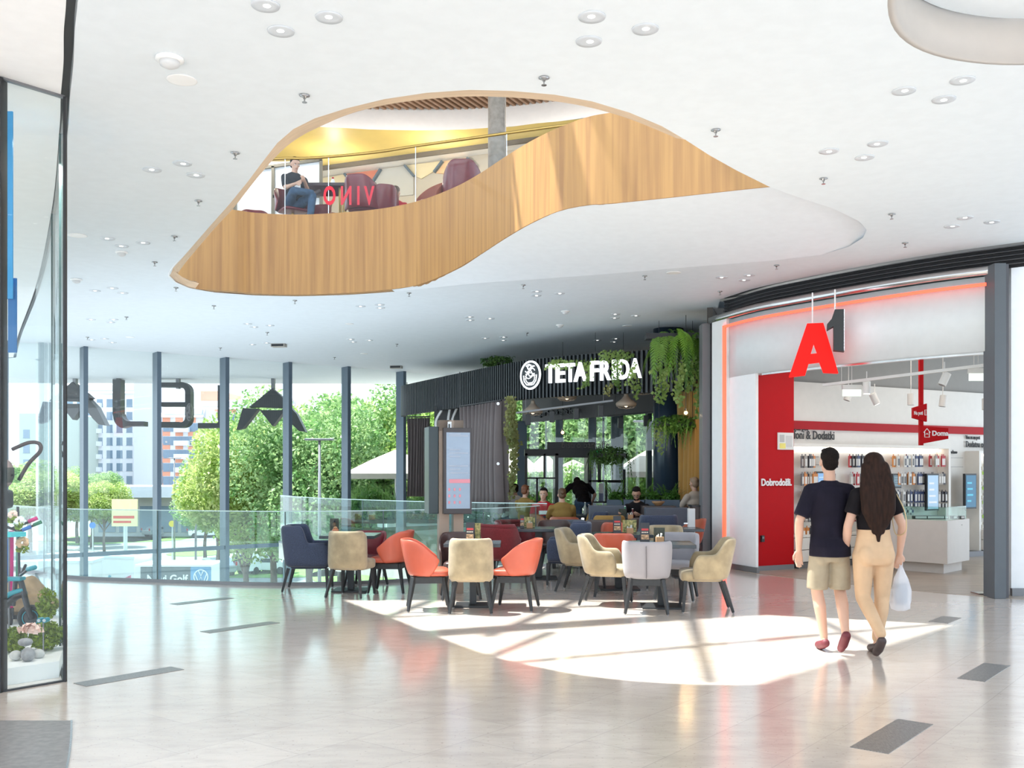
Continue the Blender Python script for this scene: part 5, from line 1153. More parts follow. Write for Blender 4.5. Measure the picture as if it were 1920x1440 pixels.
# tables
tabm = mat('dark_table_top', (.035,.045,.055), .22, noise=.15, nscale=30)
TB = []
def table(px, d, w_, dp, rot, label, h=.755):
    loc = (X(px,d),d,0)
    if TB: return dup(TB[0], loc, rot, label, None, (w_/.76,dp/.76,h/.755))
    t = thing('cafe_table', label, 'table', loc, rot, 'dark cafe tables'); TB.append(t); t.scale = (w_/.76,dp/.76,h/.755)
    MB().box(-.38,.38,-.38,.38,.715,.755).build('tabletop', tabm, t, bevel=.004)
    MB().box(-.045,.045,-.045,.045,.02,.715).build('pedestal', blackm, t, bevel=.005); MB().box(-.24,.24,-.24,.24,0,.022).build('base_plate', blackm, t, bevel=.004); MB().box(-.2,.2,-.2,.2,.70,.715).build('support_plate', blackm, t)
    return t
table(658, 13.3, .72, .7, 0, 'dark square cafe table, leftmost, holding a pepper mill')
table(887, 11.82, .66, .62, 0, 'dark square cafe table in the middle with a folded menu')
table(1240, 11.72, .74, .72, R(-4), 'dark square cafe table on the right in the sun')
table(1160, 13.5, .85, .7, 0, 'dark cafe table behind the right table, with photo card and menu')
table(1010, 14.8, .86, .7, 0, 'dark cafe table at the end of the glass rail')
table(1168, 17.6, .9, .7, 0, 'dark table of the man in black before the long sofa')
table(1100, 19.3, .8, .7, 0, 'table between the woman in ochre and the mustard armchair')
table(1046, 19.0, .6, .6, 0, 'table between the man in the red shirt and the woman in ochre')
table(1282, 15.0, .5, .6, 0, 'small dark table half hidden by the thin post', .74)
# booths and sofa
sofam = mat('slate_upholstery', (.10,.115,.145), .7, noise=.1, nscale=6); booth = mat('brown_leatherette', (.075,.055,.05), .45)
def sofa(name, label, px0, px1, d, h, m, dp=.6, rot=0, seats=3):
    w_ = (px1-px0)*d/F/2; t = thing(name, label, 'sofa', (X((px0+px1)/2,d),d,0), rot)
    MB().box(-w_,w_,dp-.18,dp,.12,h).build('backrest', m, t, bevel=.02); MB().box(-w_,w_,0,dp-.18,.12,.34).build('base', m, t, bevel=.01)
    for k in range(seats): MB().box(-w_+2*w_*k/seats+.004,-w_+2*w_*(k+1)/seats-.004,-.02,dp-.19,.34,.46).build('seat_cushion', m, t, bevel=.025)
    for x in (-w_+.05,w_-.05): MB().box(x-.03,x+.03,.04,dp-.05,0,.12).build('leg', blackm, t)
    return t
sofa('long_sofa', 'long slate blue sofa along the fern planters', 1108, 1180, 17.85-.42, .98, sofam, .6, 0, 3)
sofa('long_sofa', 'slate sofa section to the right of the man in black', 1216, 1300, 16.95, .96, sofam, .6, 0, 2)
sofa('booth_bench', 'brown booth bench seen from behind, between the tables', 1098, 1152, 15.9, .83, booth, .35, pi, 2)
sofa('booth_bench', 'slate booth bench left, with its back to us', 1032, 1094, 16.6, .80, sofam, .35, pi, 2)
bar = thing('low_partition', 'low dark partition behind the rust chair at the column', 'partition', (X(1312,17.2),17.2,0)); MB().box(-.12,.12,0,.3,0,.98).build('panel', booth, bar); MB().box(-.14,.14,-.02,.32,.98,1.01).build('top_board', blackm, bar)
# table things
menum = mat('menu_black', (.03,.03,.035), .4); menur = mat('menu_red', (.6,.05,.05), .5); foodm = mat('food_photo', (.75,.45,.25), .5, noise=.8, nscale=60, col2=(.2,.12,.05)); boxw = mat('light_wood_box', (.45,.25,.12), .6); papern = mat('napkin_white', (.8,.78,.74), .8)
def menu(px, py, d, label, rot=0, h=.235, w_=.105):
    t = thing('menu_card', label, 'menu', (X(px,d),d,.757), rot, 'folded menus on the tables'); M = Matrix.Rotation(R(8),4,'X')
    fc_ = MB().box(-w_/2,w_/2,-.03,-.024,0,h,Matrix.Rotation(R(-6),4,'X')).build('front_cover', menum, t); MB().box(-w_/2,w_/2,.024,.03,0,h,Matrix.Rotation(R(6),4,'X')).build('rear_cover', menum, t)
    MB().box(-w_*.38,w_*.38,-.034,-.030,h*.62,h*.72,Matrix.Rotation(R(-6),4,'X')).build('title_band', menur, fc_); MB().box(-w_*.42,w_*.42,-.034,-.030,h*.18,h*.42,Matrix.Rotation(R(-6),4,'X')).build('picture', foodm, fc_)
    for k in range(4): MB().box(-w_*.36+w_*.19*k,-w_*.24+w_*.19*k,-.034,-.030,h*.5,h*.56,Matrix.Rotation(R(-6),4,'X')).build('lettering_mark', mat('menu_cream', (.8,.7,.55), .5), fc_)
def caddy(px, d, label, card=True, rot=0, cm_=None):
    t = thing('napkin_box', label, 'box', (X(px,d),d,.757), rot, 'wooden napkin boxes on the tables')
    MB().box(-.045,.045,-.035,.035,0,.075).build('wooden_box', boxw, t, bevel=.003); b = MB(); rnd = random.Random(int(px))
    for k in range(7): b.box(-.03+.01*k,-.025+.01*k,-.025,.025,.06,.085+rnd.uniform(0,.04),Matrix.Rotation(R(rnd.uniform(-14,14)),4,'Y'))
    b.build('napkins', papern, t)
def photocard(px, d, label, m1, w_=.16, h=.15):
    t = thing('photo_card', label, 'card', (X(px,d),d,.757), 0, 'photo cards on the tables'); MB().box(-w_/2,w_/2,.05,.056,0,h,Matrix.Rotation(R(5),4,'X')).build('card', m1, t); MB().box(-w_/2,w_/2,.05,.09,0,.004).build('foot', menum, t)
meadow = mat('meadow_photo', (.6,.5,.2), .5, noise=.7, nscale=30, col2=(.12,.14,.05)); darkc = mat('dark_photo', (.06,.07,.05), .4, noise=.5, nscale=30)
menu(882, 0, 11.72, 'folded black and red menu on the middle table', R(-12)); photocard(893, 11.76, 'brown photo card behind the menu on the middle table', meadow, .1, .22)
menu(1209, 0, 11.62, 'folded black and red menu on the right table', 0); photocard(1237, 11.72, 'dark photo card on the right table', darkc, .13, .17); caddy(1237, 11.62, 'wooden napkin box before the dark card on the right table')
menu(1157, 0, 13.42, 'folded menu on the table behind, left of the meadow card', 0); photocard(1181, 13.55, 'meadow photo card on the table behind', meadow, .19, .17); caddy(1181, 13.4, 'wooden napkin box with napkins before the meadow card')
menu(979, 0, 14.7, 'slim menu on the table at the glass rail end', 0, .19, .06); photocard(993, 14.85, 'meadow card on the table at the glass rail end', meadow, .16, .15); caddy(993, 14.7, 'wooden napkin box on the table at the glass rail end')
caddy(1182, 17.5, 'wooden napkin box on the table of the man in black'); photocard(1168, 17.55, 'dark card on the table of the man in black', darkc, .14, .17)
t = thing('pepper_mill', 'dark pepper mill on the leftmost table', 'pepper mill', (X(627,13.3),13.3,.757)); MB().lathe([(.022,0),(.026,.02),(.017,.06),(.022,.1),(.024,.14),(.01,.155)], n=14).build('body', mat('mill_wood', (.12,.07,.03), .4), t, smooth=True); MB().ball((0,0,.172), .018, 10).build('knob', blackm, t)
t = thing('sauce_jar', 'copper coloured round jar in front of the pepper mill', 'jar', (X(629,13.15),13.15,.757)); MB().lathe([(.02,0),(.045,.02),(.048,.06),(.03,.085)], n=16).build('jar_body', mat('copper_glaze', (.45,.16,.07), .3), t, smooth=True); MB().lathe([(.02,.085),(.03,.09),(.012,.11)], n=12).build('lid', boxw, t)
t = thing('menu_card', 'upright dark green card behind the pepper mill', 'menu', (X(627,13.45),13.45,.757), 0, 'folded menus on the tables'); MB().box(-.06,.06,0,.006,0,.2).build('card', darkc, t); MB().box(-.06,.06,0,.05,0,.004).build('foot', menum, t)
def bottle(px, d, label, c1, h=.24, z=.757):
    t = thing('bottle', label, 'bottle', (X(px,d),d,z), 0, 'bottles on the restaurant tables'); MB().lathe([(.028,0),(.03,.01),(.03,h*.6),(.012,h*.78),(.012,h*.95)], n=12).build('glass_body', mat('bottle_%d' % int(c1[1]*99), c1, .15), t, smooth=True); MB().lathe([(.014,h*.95),(.014,h)], n=10).build('cap', white2, t)
bottle(1097, 19.2, 'white capped bottle on the table beside the woman in ochre', (.3,.34,.3)); bottle(1104, 19.15, 'dark bottle right of the white capped bottle', (.05,.03,.02), .2); bottle(1172, 17.7, 'green topped bottle behind the dark card', (.05,.25,.12), .22); bottle(1186, 17.55, 'dark red drink bottle next to the hands of the man in black', (.12,.02,.02), .18)
t = thing('bowl', 'wooden bowl on the sofa side table right of the man in black', 'bowl', (X(1232,17.9),17.75,.98)); MB().lathe([(.05,0),(.11,.06),(.12,.08),(.1,.07),(.04,.015)], n=20).build('bowl_body', boxw, t, smooth=True)
o = MB().box(-.3,.3,-.12,.12,0,.98).build('side_console', booth, loc=(X(1232,17.9),17.75,0)); tag(o, 'narrow dark console behind the sofa carrying the bowl', 'console')
t = thing('paper_sheet', 'white paper sheet lying at the back of the middle table', 'paper', (X(870,12.0),12.0,.757)); MB().box(-.13,.13,-.05,.05,0,.003).build('sheet', papern, t)
# ---------------- screen totem ----------------
d = 13.0; t = thing('screen_totem', 'two sided info screen totem on beige posts behind the middle table', 'info totem', (X(842,d),d,0), R(14))
post = mat('beige_post', (.30,.23,.18), .5)
for x in (-.14,.05): MB().box(x,x+.13,-.06,.1,0,2.26).build('post', post, t)
MB().box(-.14,.18,-.06,.1,2.12,2.26).build('crossbar', post, t)
zt_, zb_ = Z(803,d), Z(963,d)
hs_ = MB().box(-.10,.27,-.16,-.06,zb_,zt_).build('screen_housing', mat('totem_brown_black', (.04,.033,.035), .35), t, bevel=.008)
MB().box(-.065,.245,-.164,-.159,zb_+.07,zt_-.06).build('display', mat('totem_display', (.24,.31,.40), .25, noise=.1, nscale=3, emit=.1), hs_)
tm = mat('display_grey', (.33,.38,.46), .5); tr_ = mat('display_pink', (.65,.25,.3), .5)
for k, z in enumerate((.92,.90,.74,.70,.66,.55,.51,.47)): MB().box(-.03,.12+.1*((k*3)%2),-.167,-.164,zb_+(zt_-zb_)*z,zb_+(zt_-zb_)*z+.018).build('text_line', tm, hs_)
MB().box(-.03,.245,-.167,-.164,zb_+(zt_-zb_)*.36,zb_+(zt_-zb_)*.36+.05).build('pink_band', tr_, hs_)
for r_ in range(3):
    for c_ in range(3): MB().box(-.04+.07*c_,-.015+.07*c_,-.167,-.164,zb_+(zt_-zb_)*(.27-.075*r_),zb_+(zt_-zb_)*(.27-.075*r_)+.035).build('floor_number', tr_, hs_)
MB().box(-.27,-.14,-.02,.35,zb_,zt_+.02).build('rear_screen_housing', mat('totem_teal_black', (.02,.035,.04), .3), t, bevel=.008)
MB().box(-.03,.02,-.065,-.06,2.14,2.24).build('badge', mat('badge_pale', (.7,.72,.74), .4), t); MB().box(-.02,.0,-.067,-.065,2.15,2.21).build('badge_mark', blackm, t)

# ---------------- ceiling fittings ----------------
ringm = mat('light_ring', (.62,.66,.70), .4); lampi = mat('copper_reflector', (.55,.38,.28), .25, metal=.7); lampw = mat('lamp_glow', (1,.97,.9), .5, emit=2.5)
DL = []
def downlight(px, py, label, grp):
    p = gp(px, py, CEIL); 
    if DL: dup(DL[0], p, px*.7, label, grp); return
    t = thing('downlight', label, 'downlight', p, 0, grp); DL.append(t)
    MB().lathe([(.055,-.004),(.085,-.008),(.088,0),(.055,0)], n=24).build('trim_ring', ringm, t, smooth=True); MB().lathe([(.055,-.003),(.053,.0),(.03,.0),(.03,-.0015)], n=20).build('reflector', lampi, t); MB().lathe([(.022,-.006),(.025,-.002)], (.008,0,0), 14).build('lamp', lampw, t)
trios = [([(498,10),(617,32),(527,58)],'at the top left of the ceiling'),([(1110,31),(1210,54),(1104,77)],'at the top centre of the ceiling'),([(342,306),(285,318),(367,328)],'left of the wooden opening'),([(202,447),(268,455),(228,461)],'left of the lowest tip of the opening'),([(178,545),(211,540),(230,549)],'beside the toy shop glass, lower left'),([(170,599),(213,599),(207,604)],'above the first window mullion'),([(171,637),(196,635),(211,642)],'just over the first tall window'),([(464,607),(506,610),(476,613)],'above the fourth window'),([(473,646),(500,643),(512,648)],'beside the left ceiling vent'),
 ([(1554,283),(1646,269),(1621,295)],'right of the opening, upper'),([(1695,170),(1805,150),(1770,186)],'below the round recess'),([(1810,408),(1860,416),(1785,424)],'over the right steel column'),([(1353,520),(1405,516),(1396,525)],'over the left end of the grille'),([(1006,546),(1005,554),(1049,550)],'below the white soffit'),([(1154,589),(1153,596),(1192,592)],'above the corner ferns'),([(910,634),(944,632),(943,638)],'over the bush on the fascia'),([(676,574),(712,571),(713,577)],'over the fifth window'),([(880,594),(881,600),(919,597)],'above the taupe curtain'),([(1120,638),(1155,635),(1152,641)],'above the restaurant name'),([(657,636),(662,641),(692,638)],'over the sixth mullion')]
for pts, where in trios:
    o_ = sorted(pts); nm = ['leftmost','middle','rightmost']
    for k, (a, c) in enumerate(o_): downlight(a, c, '%s round downlight of the trio %s' % (nm[k], where), 'downlights in threes over the hall')
SPK = []
chrome = mat('sprinkler_chrome', (.4,.4,.4), .25, metal=.8)
def sprinkler(px, py, label):
    p = gp(px, py, CEIL)
    if SPK: dup(SPK[0], p, px, label); return
    t = thing('sprinkler', label, 'sprinkler', p, 0, 'sprinklers in the hall ceiling'); SPK.append(t)
    MB().lathe([(.035,0),(.04,-.008),(.015,-.014),(.01,-.03)], n=14).build('rosette', chrome, t, smooth=True); MB().tube([(0,0,-.02),(0,0,-.055)], .006, 6).build('nozzle', chrome, t); MB().lathe([(.02,-.055),(.02,-.059)], n=12).build('deflector', chrome, t)
for px, py, w_ in [(571,178,'upper left of the wooden lip'),(1020,145,'above the middle of the wooden lip'),(441,286,'left of the gallery partition'),(372,376,'beside the left lip, upper'),(327,443,'beside the left lip, lower'),(290,491,'left of the tip of the opening'),(330,539,'under the tip of the opening'),(401,573,'below the oak fascia, left'),(553,563,'below the oak fascia, middle'),(767,549,'below the oak fascia where the white begins'),(1342,243,'right of the wooden lip end'),(1544,334,'below the upper right downlights'),(1672,401,'right of the rounded end of the soffit'),(1697,455,'above the grille, right'),(1456,497,'under the soffit, right'),(1209,517,'under the soffit, middle'),(981,534,'under the soffit, left'),(1350,546,'over the left end of the grille'),(988,624,'above the round emblem'),(744,645,'left of the restaurant fascia'),(627,670,'over the sixth window'),(501,623,'over the fourth window'),(413,652,'at the third mullion top'),(237,594,'right of the lights over the first mullion'),(164,632,'at the first mullion top')]: sprinkler(px, py, 'small chrome sprinkler '+w_)
dm = mat('sensor_plastic', (.62,.63,.64), .4)
for i, (px, py, s, lb) in enumerate([(318,108,1.25,'large white dome detector at the upper left'),(228,472,1,'grey dome detector by the left downlights'),(143,523,1.1,'grey dome detector beside the toy shop glass'),(1060,583,1,'white dome detector under the soffit, upper'),(1050,609,1,'white dome detector under the soffit, lower')]):
    t = thing('smoke_detector', lb, 'detector', gp(px,py,CEIL), 0, 'dome detectors'); t.scale = (s,)*3
    MB().lathe([(.075,0),(.078,-.015),(.06,-.022)], n=22).build('base', white2, t, smooth=True); MB().lathe([(.055,-.02),(.05,-.045),(.02,-.06)], n=20).build('dome', dm, t, smooth=True)
for i, (px, py, s, lb) in enumerate([(341,149,1.25,'white round speaker grille below the large dome'),(145,441,1.3,'white round speaker grille beside the toy shop reveal'),(1263,511,1.2,'white round speaker grille under the soffit'),(1176,611,1.1,'white round speaker grille above the corner ferns'),(683,663,1,'white round speaker grille over the sixth window'),(244,632,1.1,'white round speaker grille over the second window'),(655,607,1,'white round speaker grille above the fifth mullion')]):
    t = thing('ceiling_speaker', lb, 'speaker', gp(px,py,CEIL), 0, 'round speaker grilles'); t.scale = (s,s,1)
    MB().lathe([(.085,0),(.088,-.006),(.078,-.008)], n=26).build('rim', white2, t, smooth=True); MB().lathe([(.077,-.002),(.077,-.005)], n=26).build('grille', mat('speaker_mesh', (.72,.74,.75), .6), t)
for px, py, lb in ((523,645,'beige ceiling vent box over the fourth mullion'),(743,686,'beige ceiling vent box by the last tall mullion')):
    t = thing('ceiling_vent', lb, 'vent', gp(px,py,CEIL), R(-8)); MB().box(-.16,.16,-.09,.09,-.07,0).build('box', mat('vent_beige', (.42,.39,.35), .6), t, bevel=.005); MB().box(-.14,.14,-.095,-.09,-.06,-.01).build('slot', blackm, t)
# ---------------- people ----------------
skin = mat('skin', (.60,.36,.26), .55, noise=.06, nscale=6); skin2 = mat('skin_tan', (.42,.24,.16), .55, noise=.06, nscale=6)
darkhair = mat('dark_hair', (.014,.010,.009), .9, spec=.15, noise=.4, nscale=80); brownhair = mat('long_brown_hair', (.030,.013,.008), .75, spec=.2, noise=.5, nscale=60, stretch=(1,1,.1)); redhair = mat('auburn_hair', (.22,.07,.025), .5, noise=.4, nscale=60)
navy = mat('navy_polo', (.012,.010,.020), .9, spec=.2, noise=.2, nscale=12); blackt = mat('black_shirt', (.010,.008,.010), .9, spec=.2, noise=.2, nscale=12); khaki = mat('khaki_shorts', (.36,.30,.21), .85, noise=.18, nscale=8); peach = mat('sand_trousers', (.62,.42,.26), .8, noise=.12, nscale=6)
denim = mat('denim', (.05,.10,.18), .85, noise=.4, nscale=20); redt = mat('red_tee', (.5,.01,.02), .8, noise=.1, nscale=10); ochret = mat('ochre_tee', (.28,.17,.04), .85, noise=.12, nscale=10); darkshoe = mat('dark_shoe', (.05,.03,.03), .5); redshoe = mat('maroon_shoe', (.14,.02,.03), .6); gym = mat('pale_tee', (.7,.7,.7), .8)
eyem = mat('eye_white', (.8,.8,.78), .3); lipc = mat('lip_colour', (.38,.13,.11), .5)
def cap(b, p0, p1, r0, r1=None, n=12):
    p0 = Vector(p0); p1 = Vector(p1); r1 = r0 if r1 is None else r1
    if (p1-p0).length > 1e-4: b.tube([p0,p1],[r0,r1],n)
    b.ball(tuple(p0), r0, n); b.ball(tuple(p1), r1, n)
def chain(b, pts, rs, n=12):
    for i in range(len(pts)-1): cap(b, pts[i], pts[i+1], rs[i], rs[i+1], n)
def mesh_body(b, name, m, par, vox, sm=3):
    o = b.build(name, m, par, smooth=True); r_ = o.modifiers.new('remesh','REMESH'); r_.mode = 'VOXEL'; r_.voxel_size = vox; r_.use_smooth_shade = True
    q = o.modifiers.new('smooth','SMOOTH'); q.iterations = sm; q.factor = .6; return o
def hand(b, w_, d_, side, curl=.3, s=1.0):             # palm and five fingers, d_ = direction forearm points
    w_ = Vector(w_); d_ = Vector(d_).normalized(); a = d_.cross(Vector((0,1,0)));
    if a.length < .2: a = d_.cross(Vector((1,0,0)))
    a.normalize(); nrm = a.cross(d_)*side               # a: across palm depth
    across = d_.cross(nrm).normalized()
    pal = w_+d_*.045*s; 
    for k in (-1,0,1): cap(b, w_+across*.012*k*s, w_+d_*.08*s+across*.024*k*s, .017*s, .014*s, 8)
    for k, L_ in enumerate((.066,.078,.072,.055)):
        p = w_+d_*.085*s+across*(.030-.02*k)*s; q = p+(d_*.5+nrm*curl*.4)*L_*s; r_ = q+(d_*.42+nrm*curl*.9)*L_*.8*s
        chain(b, [p,q,r_], [.0095*s,.0085*s,.007*s], 7)
    p = w_+d_*.02*s+across*.03*s; q = p+(d_*.8+across*.6+nrm*.3)*.04*s; chain(b, [p,q,q+(d_*.95+nrm*.3)*.03*s], [.012*s,.010*s,.008*s], 7)
def head(b, c, look=(0,1,0), s=1.0, tilt=0):
    f = Vector(look).normalized(); r_ = f.cross(Vector((0,0,1))).normalized(); u_ = r_.cross(f); M = Matrix((( r_.x,f.x,u_.x,c[0]),(r_.y,f.y,u_.y,c[1]),(r_.z,f.z,u_.z,c[2]),(0,0,0,1)))
    b.ball((0,-.008*s,.03*s), (.074*s,.093*s,.088*s), 16, M); b.ball((0,.022*s,-.035*s), (.056*s,.062*s,.075*s), 14, M)
    b.ball((0,.092*s,-.012*s), (.011*s,.018*s,.02*s), 8, M); b.ball((0,.07*s,-.085*s), (.022*s,.018*s,.016*s), 8, M)
    for x in (-1,1): b.ball((x*.077*s,-.012*s,-.005*s), (.010*s,.018*s,.030*s), 8, M)
    return M
def face(par, M, s=1.0, beard=None, glasses=False):
    for x in (-1,1):
        MB().ball((x*.03*s,.079*s,.008*s), (.013*s,.008*s,.008*s), 8, M).build('eye', eyem, par); MB().ball((x*.03*s,.087*s,.008*s), (.005*s,.004*s,.005*s), 8, M).build('iris', darkhair, par)
        MB().ball((x*.03*s,.084*s,.03*s), (.018*s,.006*s,.004*s), 8, M).build('eyebrow', darkhair, par)
    MB().ball((0,.083*s,-.055*s), (.024*s,.007*s,.006*s), 8, M).build('mouth', lipc, par)
    if beard: bb = MB().ball((0,.03*s,-.07*s), (.058*s,.056*s,.045*s), 12, M); bb.build('beard', beard, par, smooth=True)
    if glasses:
        g_ = MB()
        for x in (-1,1): g_.tube([tuple(M @ Vector((x*.03*s+.02*s*cos(a),.095*s,.008*s+.016*s*sin(a)))) for a in [k*pi/5 for k in range(11)]], .003, 5)
        g_.build('glasses', blackm, par)
def hair_short(par, M, m, s=1.0, high=1.0):
    b = MB(); b.ball((0,-.034*s,.058*s), (.081*s,.086*s,.070*s*high), 14, M); b.ball((0,-.05*s,.0), (.073*s,.060*s,.075*s), 12, M); b.ball((0,.03*s,.105*s), (.060*s,.048*s,.024*s*high), 10, M)
    mesh_body(b, 'hair', m, par, .012, 1)
# --- walking couple ---
def walker(name, label, px, d, H, hairf, shirtm, bottomm, long_bottom, hips, shoulders, Lleg, Rleg, Larm, Rarm, shoe, skinm, head_turn=0):
    t = thing(name, label, 'person', (X(px,d),d,0)); k = H/1.78; V_ = lambda *p: Vector(p)*k
    b = MB(); M = head(b, V_(0,.02,1.655), (sin(head_turn),cos(head_turn),0), 1.0*k)
    chain(b, [V_(0,-.01,1.44),V_(0,.0,1.58)], [.055*k,.05*k])
    def rings(bb, R_, n=24):
        bb.loft([[(x*k+rx*k*cos(a)*(1-.10*abs(sin(2*a))**2), (y+ry*sin(a))*k, z*k) for a in [2*pi*q/n for q in range(n)]] for x,y,z,rx,ry in R_], True)
    s_, h_ = shoulders, hips
    rings(b, [(0,0,1.47,.06,.05),(0,0,1.43,s_*.72,.08),(0,0,1.36,s_*.80,.10),(0,0,1.25,s_*.76,.10),(0,0,1.10,s_*.66,.09),(0,0,1.0,h_*.86,.10),(0,-.01,.9,h_*.92,.11),(0,0,.82,h_*.8,.1)])
    arms = []
    for side, A in ((-1,Larm),(1,Rarm)):
        S_ = V_(side*(shoulders-.04),0,1.40); E = V_(*A[0]); Wr = V_(*A[1]); chain(b, [S_,E,E.lerp(Wr,.3),Wr], [.05*k,.038*k,.040*k,.025*k]); hand(b, Wr, Wr-E, side, .5, k); arms.append((S_,E,Wr))
    lg_ = []
    for side, L_ in ((-1,Lleg),(1,Rleg)):
        Hp = V_(side*hips*.52,0,.88); K_ = V_(*L_[0]); A_n = V_(*L_[1]); T_ = V_(*L_[2]); mid = K_.lerp(A_n,.3)+V_(0,-.02,0)
        chain(b, [Hp,K_,mid,A_n], [.08*k,.052*k,.054*k,.032*k]); hl = A_n+(A_n-T_).normalized()*.03*k+V_(0,0,-.03); chain(b, [hl,A_n.lerp(T_,.5)+V_(0,0,-.02),T_], [.032*k,.034*k,.026*k]); lg_.append((Hp,K_,A_n,T_,hl,mid))
    mesh_body(b, 'body', skinm, t, .0085, 3)
    c = MB(); hem = 1.10 if long_bottom else .835
    R2 = [(0,0,1.50,.07,.06),(0,0,1.47,.10,.075),(0,0,1.445,s_*.74,.095),(0,0,1.39,s_*.90,.118),(0,0,1.30,s_*.90,.122),(0,0,1.20,s_*.85,.118),(0,0,1.10,s_*.80,.118)]
    if not long_bottom: R2 += [(0,0,1.0,h_*1.02,.125),(0,-.02,.92,h_*1.09,.168),(0,-.02,hem,h_*1.11,.172)]
    rings(c, R2)
    for S_, E, Wr in arms: cap(c, Vector((S_.x*.5,0,1.425*k)), S_, .062*k, .074*k); c.tube([S_-(E-S_)*.08, S_.lerp(E,.45), S_.lerp(E,.84 if not long_bottom else .6)], [.072*k,.070*k,.070*k], 14)
    mesh_body(c, 'shirt', shirtm, t, .010, 3)
    q = MB()
    rings(q, [(0,0,1.12 if long_bottom else .96,(s_*.80-.008) if long_bottom else h_*.86,.108 if long_bottom else .1),(0,0,1.02 if long_bottom else .95,h_*.90,.115),(0,-.01,.94,h_*(1.0 if long_bottom else .9),.13),(0,-.015,.86,h_*1.02,.135),(0,0,.79,h_*.96,.115)])
    for side in (-1,1): q.ball((side*hips*k*.46,(-.07 if long_bottom else -.04)*k,(.88 if long_bottom else .84)*k),(hips*k*.48,.08*k,.10*k),14)
    for Hp, K_, A_n, T_, hl, mid in lg_:
        if long_bottom: chain(q, [Hp,Hp.lerp(K_,.5),K_,mid,A_n+V_(0,0,.05)], [.098*k,.084*k,.066*k,.062*k,.045*k])
        else: q.tube([Hp+V_(0,0,-.03),Hp.lerp(K_,.55),Hp.lerp(K_,.93)], [.088*k,.094*k,.092*k], 18)
    mesh_body(q, 'trousers' if long_bottom else 'shorts', bottomm, t, .010, 3)
    for Hp, K_, A_n, T_, hl, mid in lg_:
        f = MB(); f_ = (T_-hl).normalized(); chain(f, [hl+V_(0,0,-.004),A_n.lerp(T_,.5)+V_(0,0,-.024),T_], [.040*k,.042*k,.034*k]); mesh_body(f, 'shoe', shoe, t, .009, 2)
    hairf(t, M, k); return t, arms
def man_hair(t, M, k): hair_short(t, M, darkhair, k, 1.15)
walker('person', 'man in a navy polo and khaki shorts walking away, left of the couple', 1555, 8.85, 1.80, man_hair, navy, khaki, False, .165, .20,
       ((-.10,.03,.52),(-.05,-.02,.10),(-.05,.15,.03)), ((.10,.02,.52),(.035,-.32,.20),(.03,-.22,.06)), ((-.27,-.02,1.14),(-.25,.06,.88)), ((.27,-.03,1.14),(.30,.08,.88)), redshoe, skin)
def woman_hair(t, M, k):
    b = MB(); b.ball((0,-.02,.05), (.088,.10,.082), 14, M); b.ball((0,-.05,-.02), (.095,.07,.10), 12, M)
    for x in (-.08,-.045,0,.045,.08):
        chain(b, [M @ Vector((x*.9,-.06,.0)), M @ Vector((x*1.35,-.115,-.20)), M @ Vector((x*1.3,-.14,-.38)), M @ Vector((x*.85,-.13,-.64+abs(x)*1.6))], [.05,.048,.042,.018], 10)
    mesh_body(b, 'long_hair', brownhair, t, .011, 2)
w_t, w_arms = walker('person', 'woman with very long brown hair, black top and sand trousers walking away', 1638, 8.7, 1.76, woman_hair, blackt, peach, True, .172, .18,
       ((-.085,.03,.50),(-.045,-.30,.18),(-.05,-.2,.05)), ((.085,.03,.50),(.03,.0,.095),(.03,.16,.03)), ((-.235,-.02,1.13),(-.22,.08,.90)), ((.25,-.02,1.13),(.245,.04,.88)), darkshoe, skin)
MB().tube(smooth_curve([(.17,-.03,1.43),(.225,-.12,1.25),(.24,-.1,1.08),(.20,.02,1.05),(.19,.09,1.25),(.165,.05,1.42)],5), .005, 6).build('bag_strap', mat('gold_strap', (.6,.45,.25), .4), w_t)
wp_ = w_arms[1][2]; bx = X(1638,8.7)
bg = thing('plastic_bag', 'thin white plastic bag hanging from the woman right hand', 'bag', (bx+wp_.x+.02, 8.7+wp_.y+.02, wp_.z-.10))
b = MB(); rows = []
for z, rx, ry in ((0,.01,.008),(-.05,.03,.02),(-.12,.06,.035),(-.22,.085,.045),(-.32,.09,.05),(-.38,.08,.045),(-.40,.04,.025)):
    rows.append([(rx*cos(a)*(1+.12*sin(5*a+z*20)), ry*sin(a)*(1+.12*sin(4*a+z*15)), z) for a in [k*pi/12 for k in range(24)]])
b.loft(rows, True); plast = bpy.data.materials.new('thin_white_plastic'); plast.use_nodes = True; n_ = plast.node_tree.nodes; l_ = plast.node_tree.links
tr0 = n_.new('ShaderNodeBsdfTransparent'); mx0 = n_.new('ShaderNodeMixShader'); mx0.inputs[0].default_value = .5; l_.new(tr0.outputs[0], mx0.inputs[1]); l_.new(n_['Principled BSDF'].outputs[0], mx0.inputs[2]); l_.new(mx0.outputs[0], n_['Material Output'].inputs[0]); n_['Principled BSDF'].inputs['Base Color'].default_value = (.8,.82,.88,1)
b.build('bag_body', plast, bg, smooth=True); MB().tube([(-.01,0,-.01),(-.015,0,.05),(0,0,.075),(.015,0,.05),(.01,0,-.01)], .005, 6).build('handle', plast, bg)
bi = MB().box(-.045,.045,-.02,.02,-.34,-.16).build('carton_inside', mat('carton_grey', (.2,.22,.26), .6), bg)
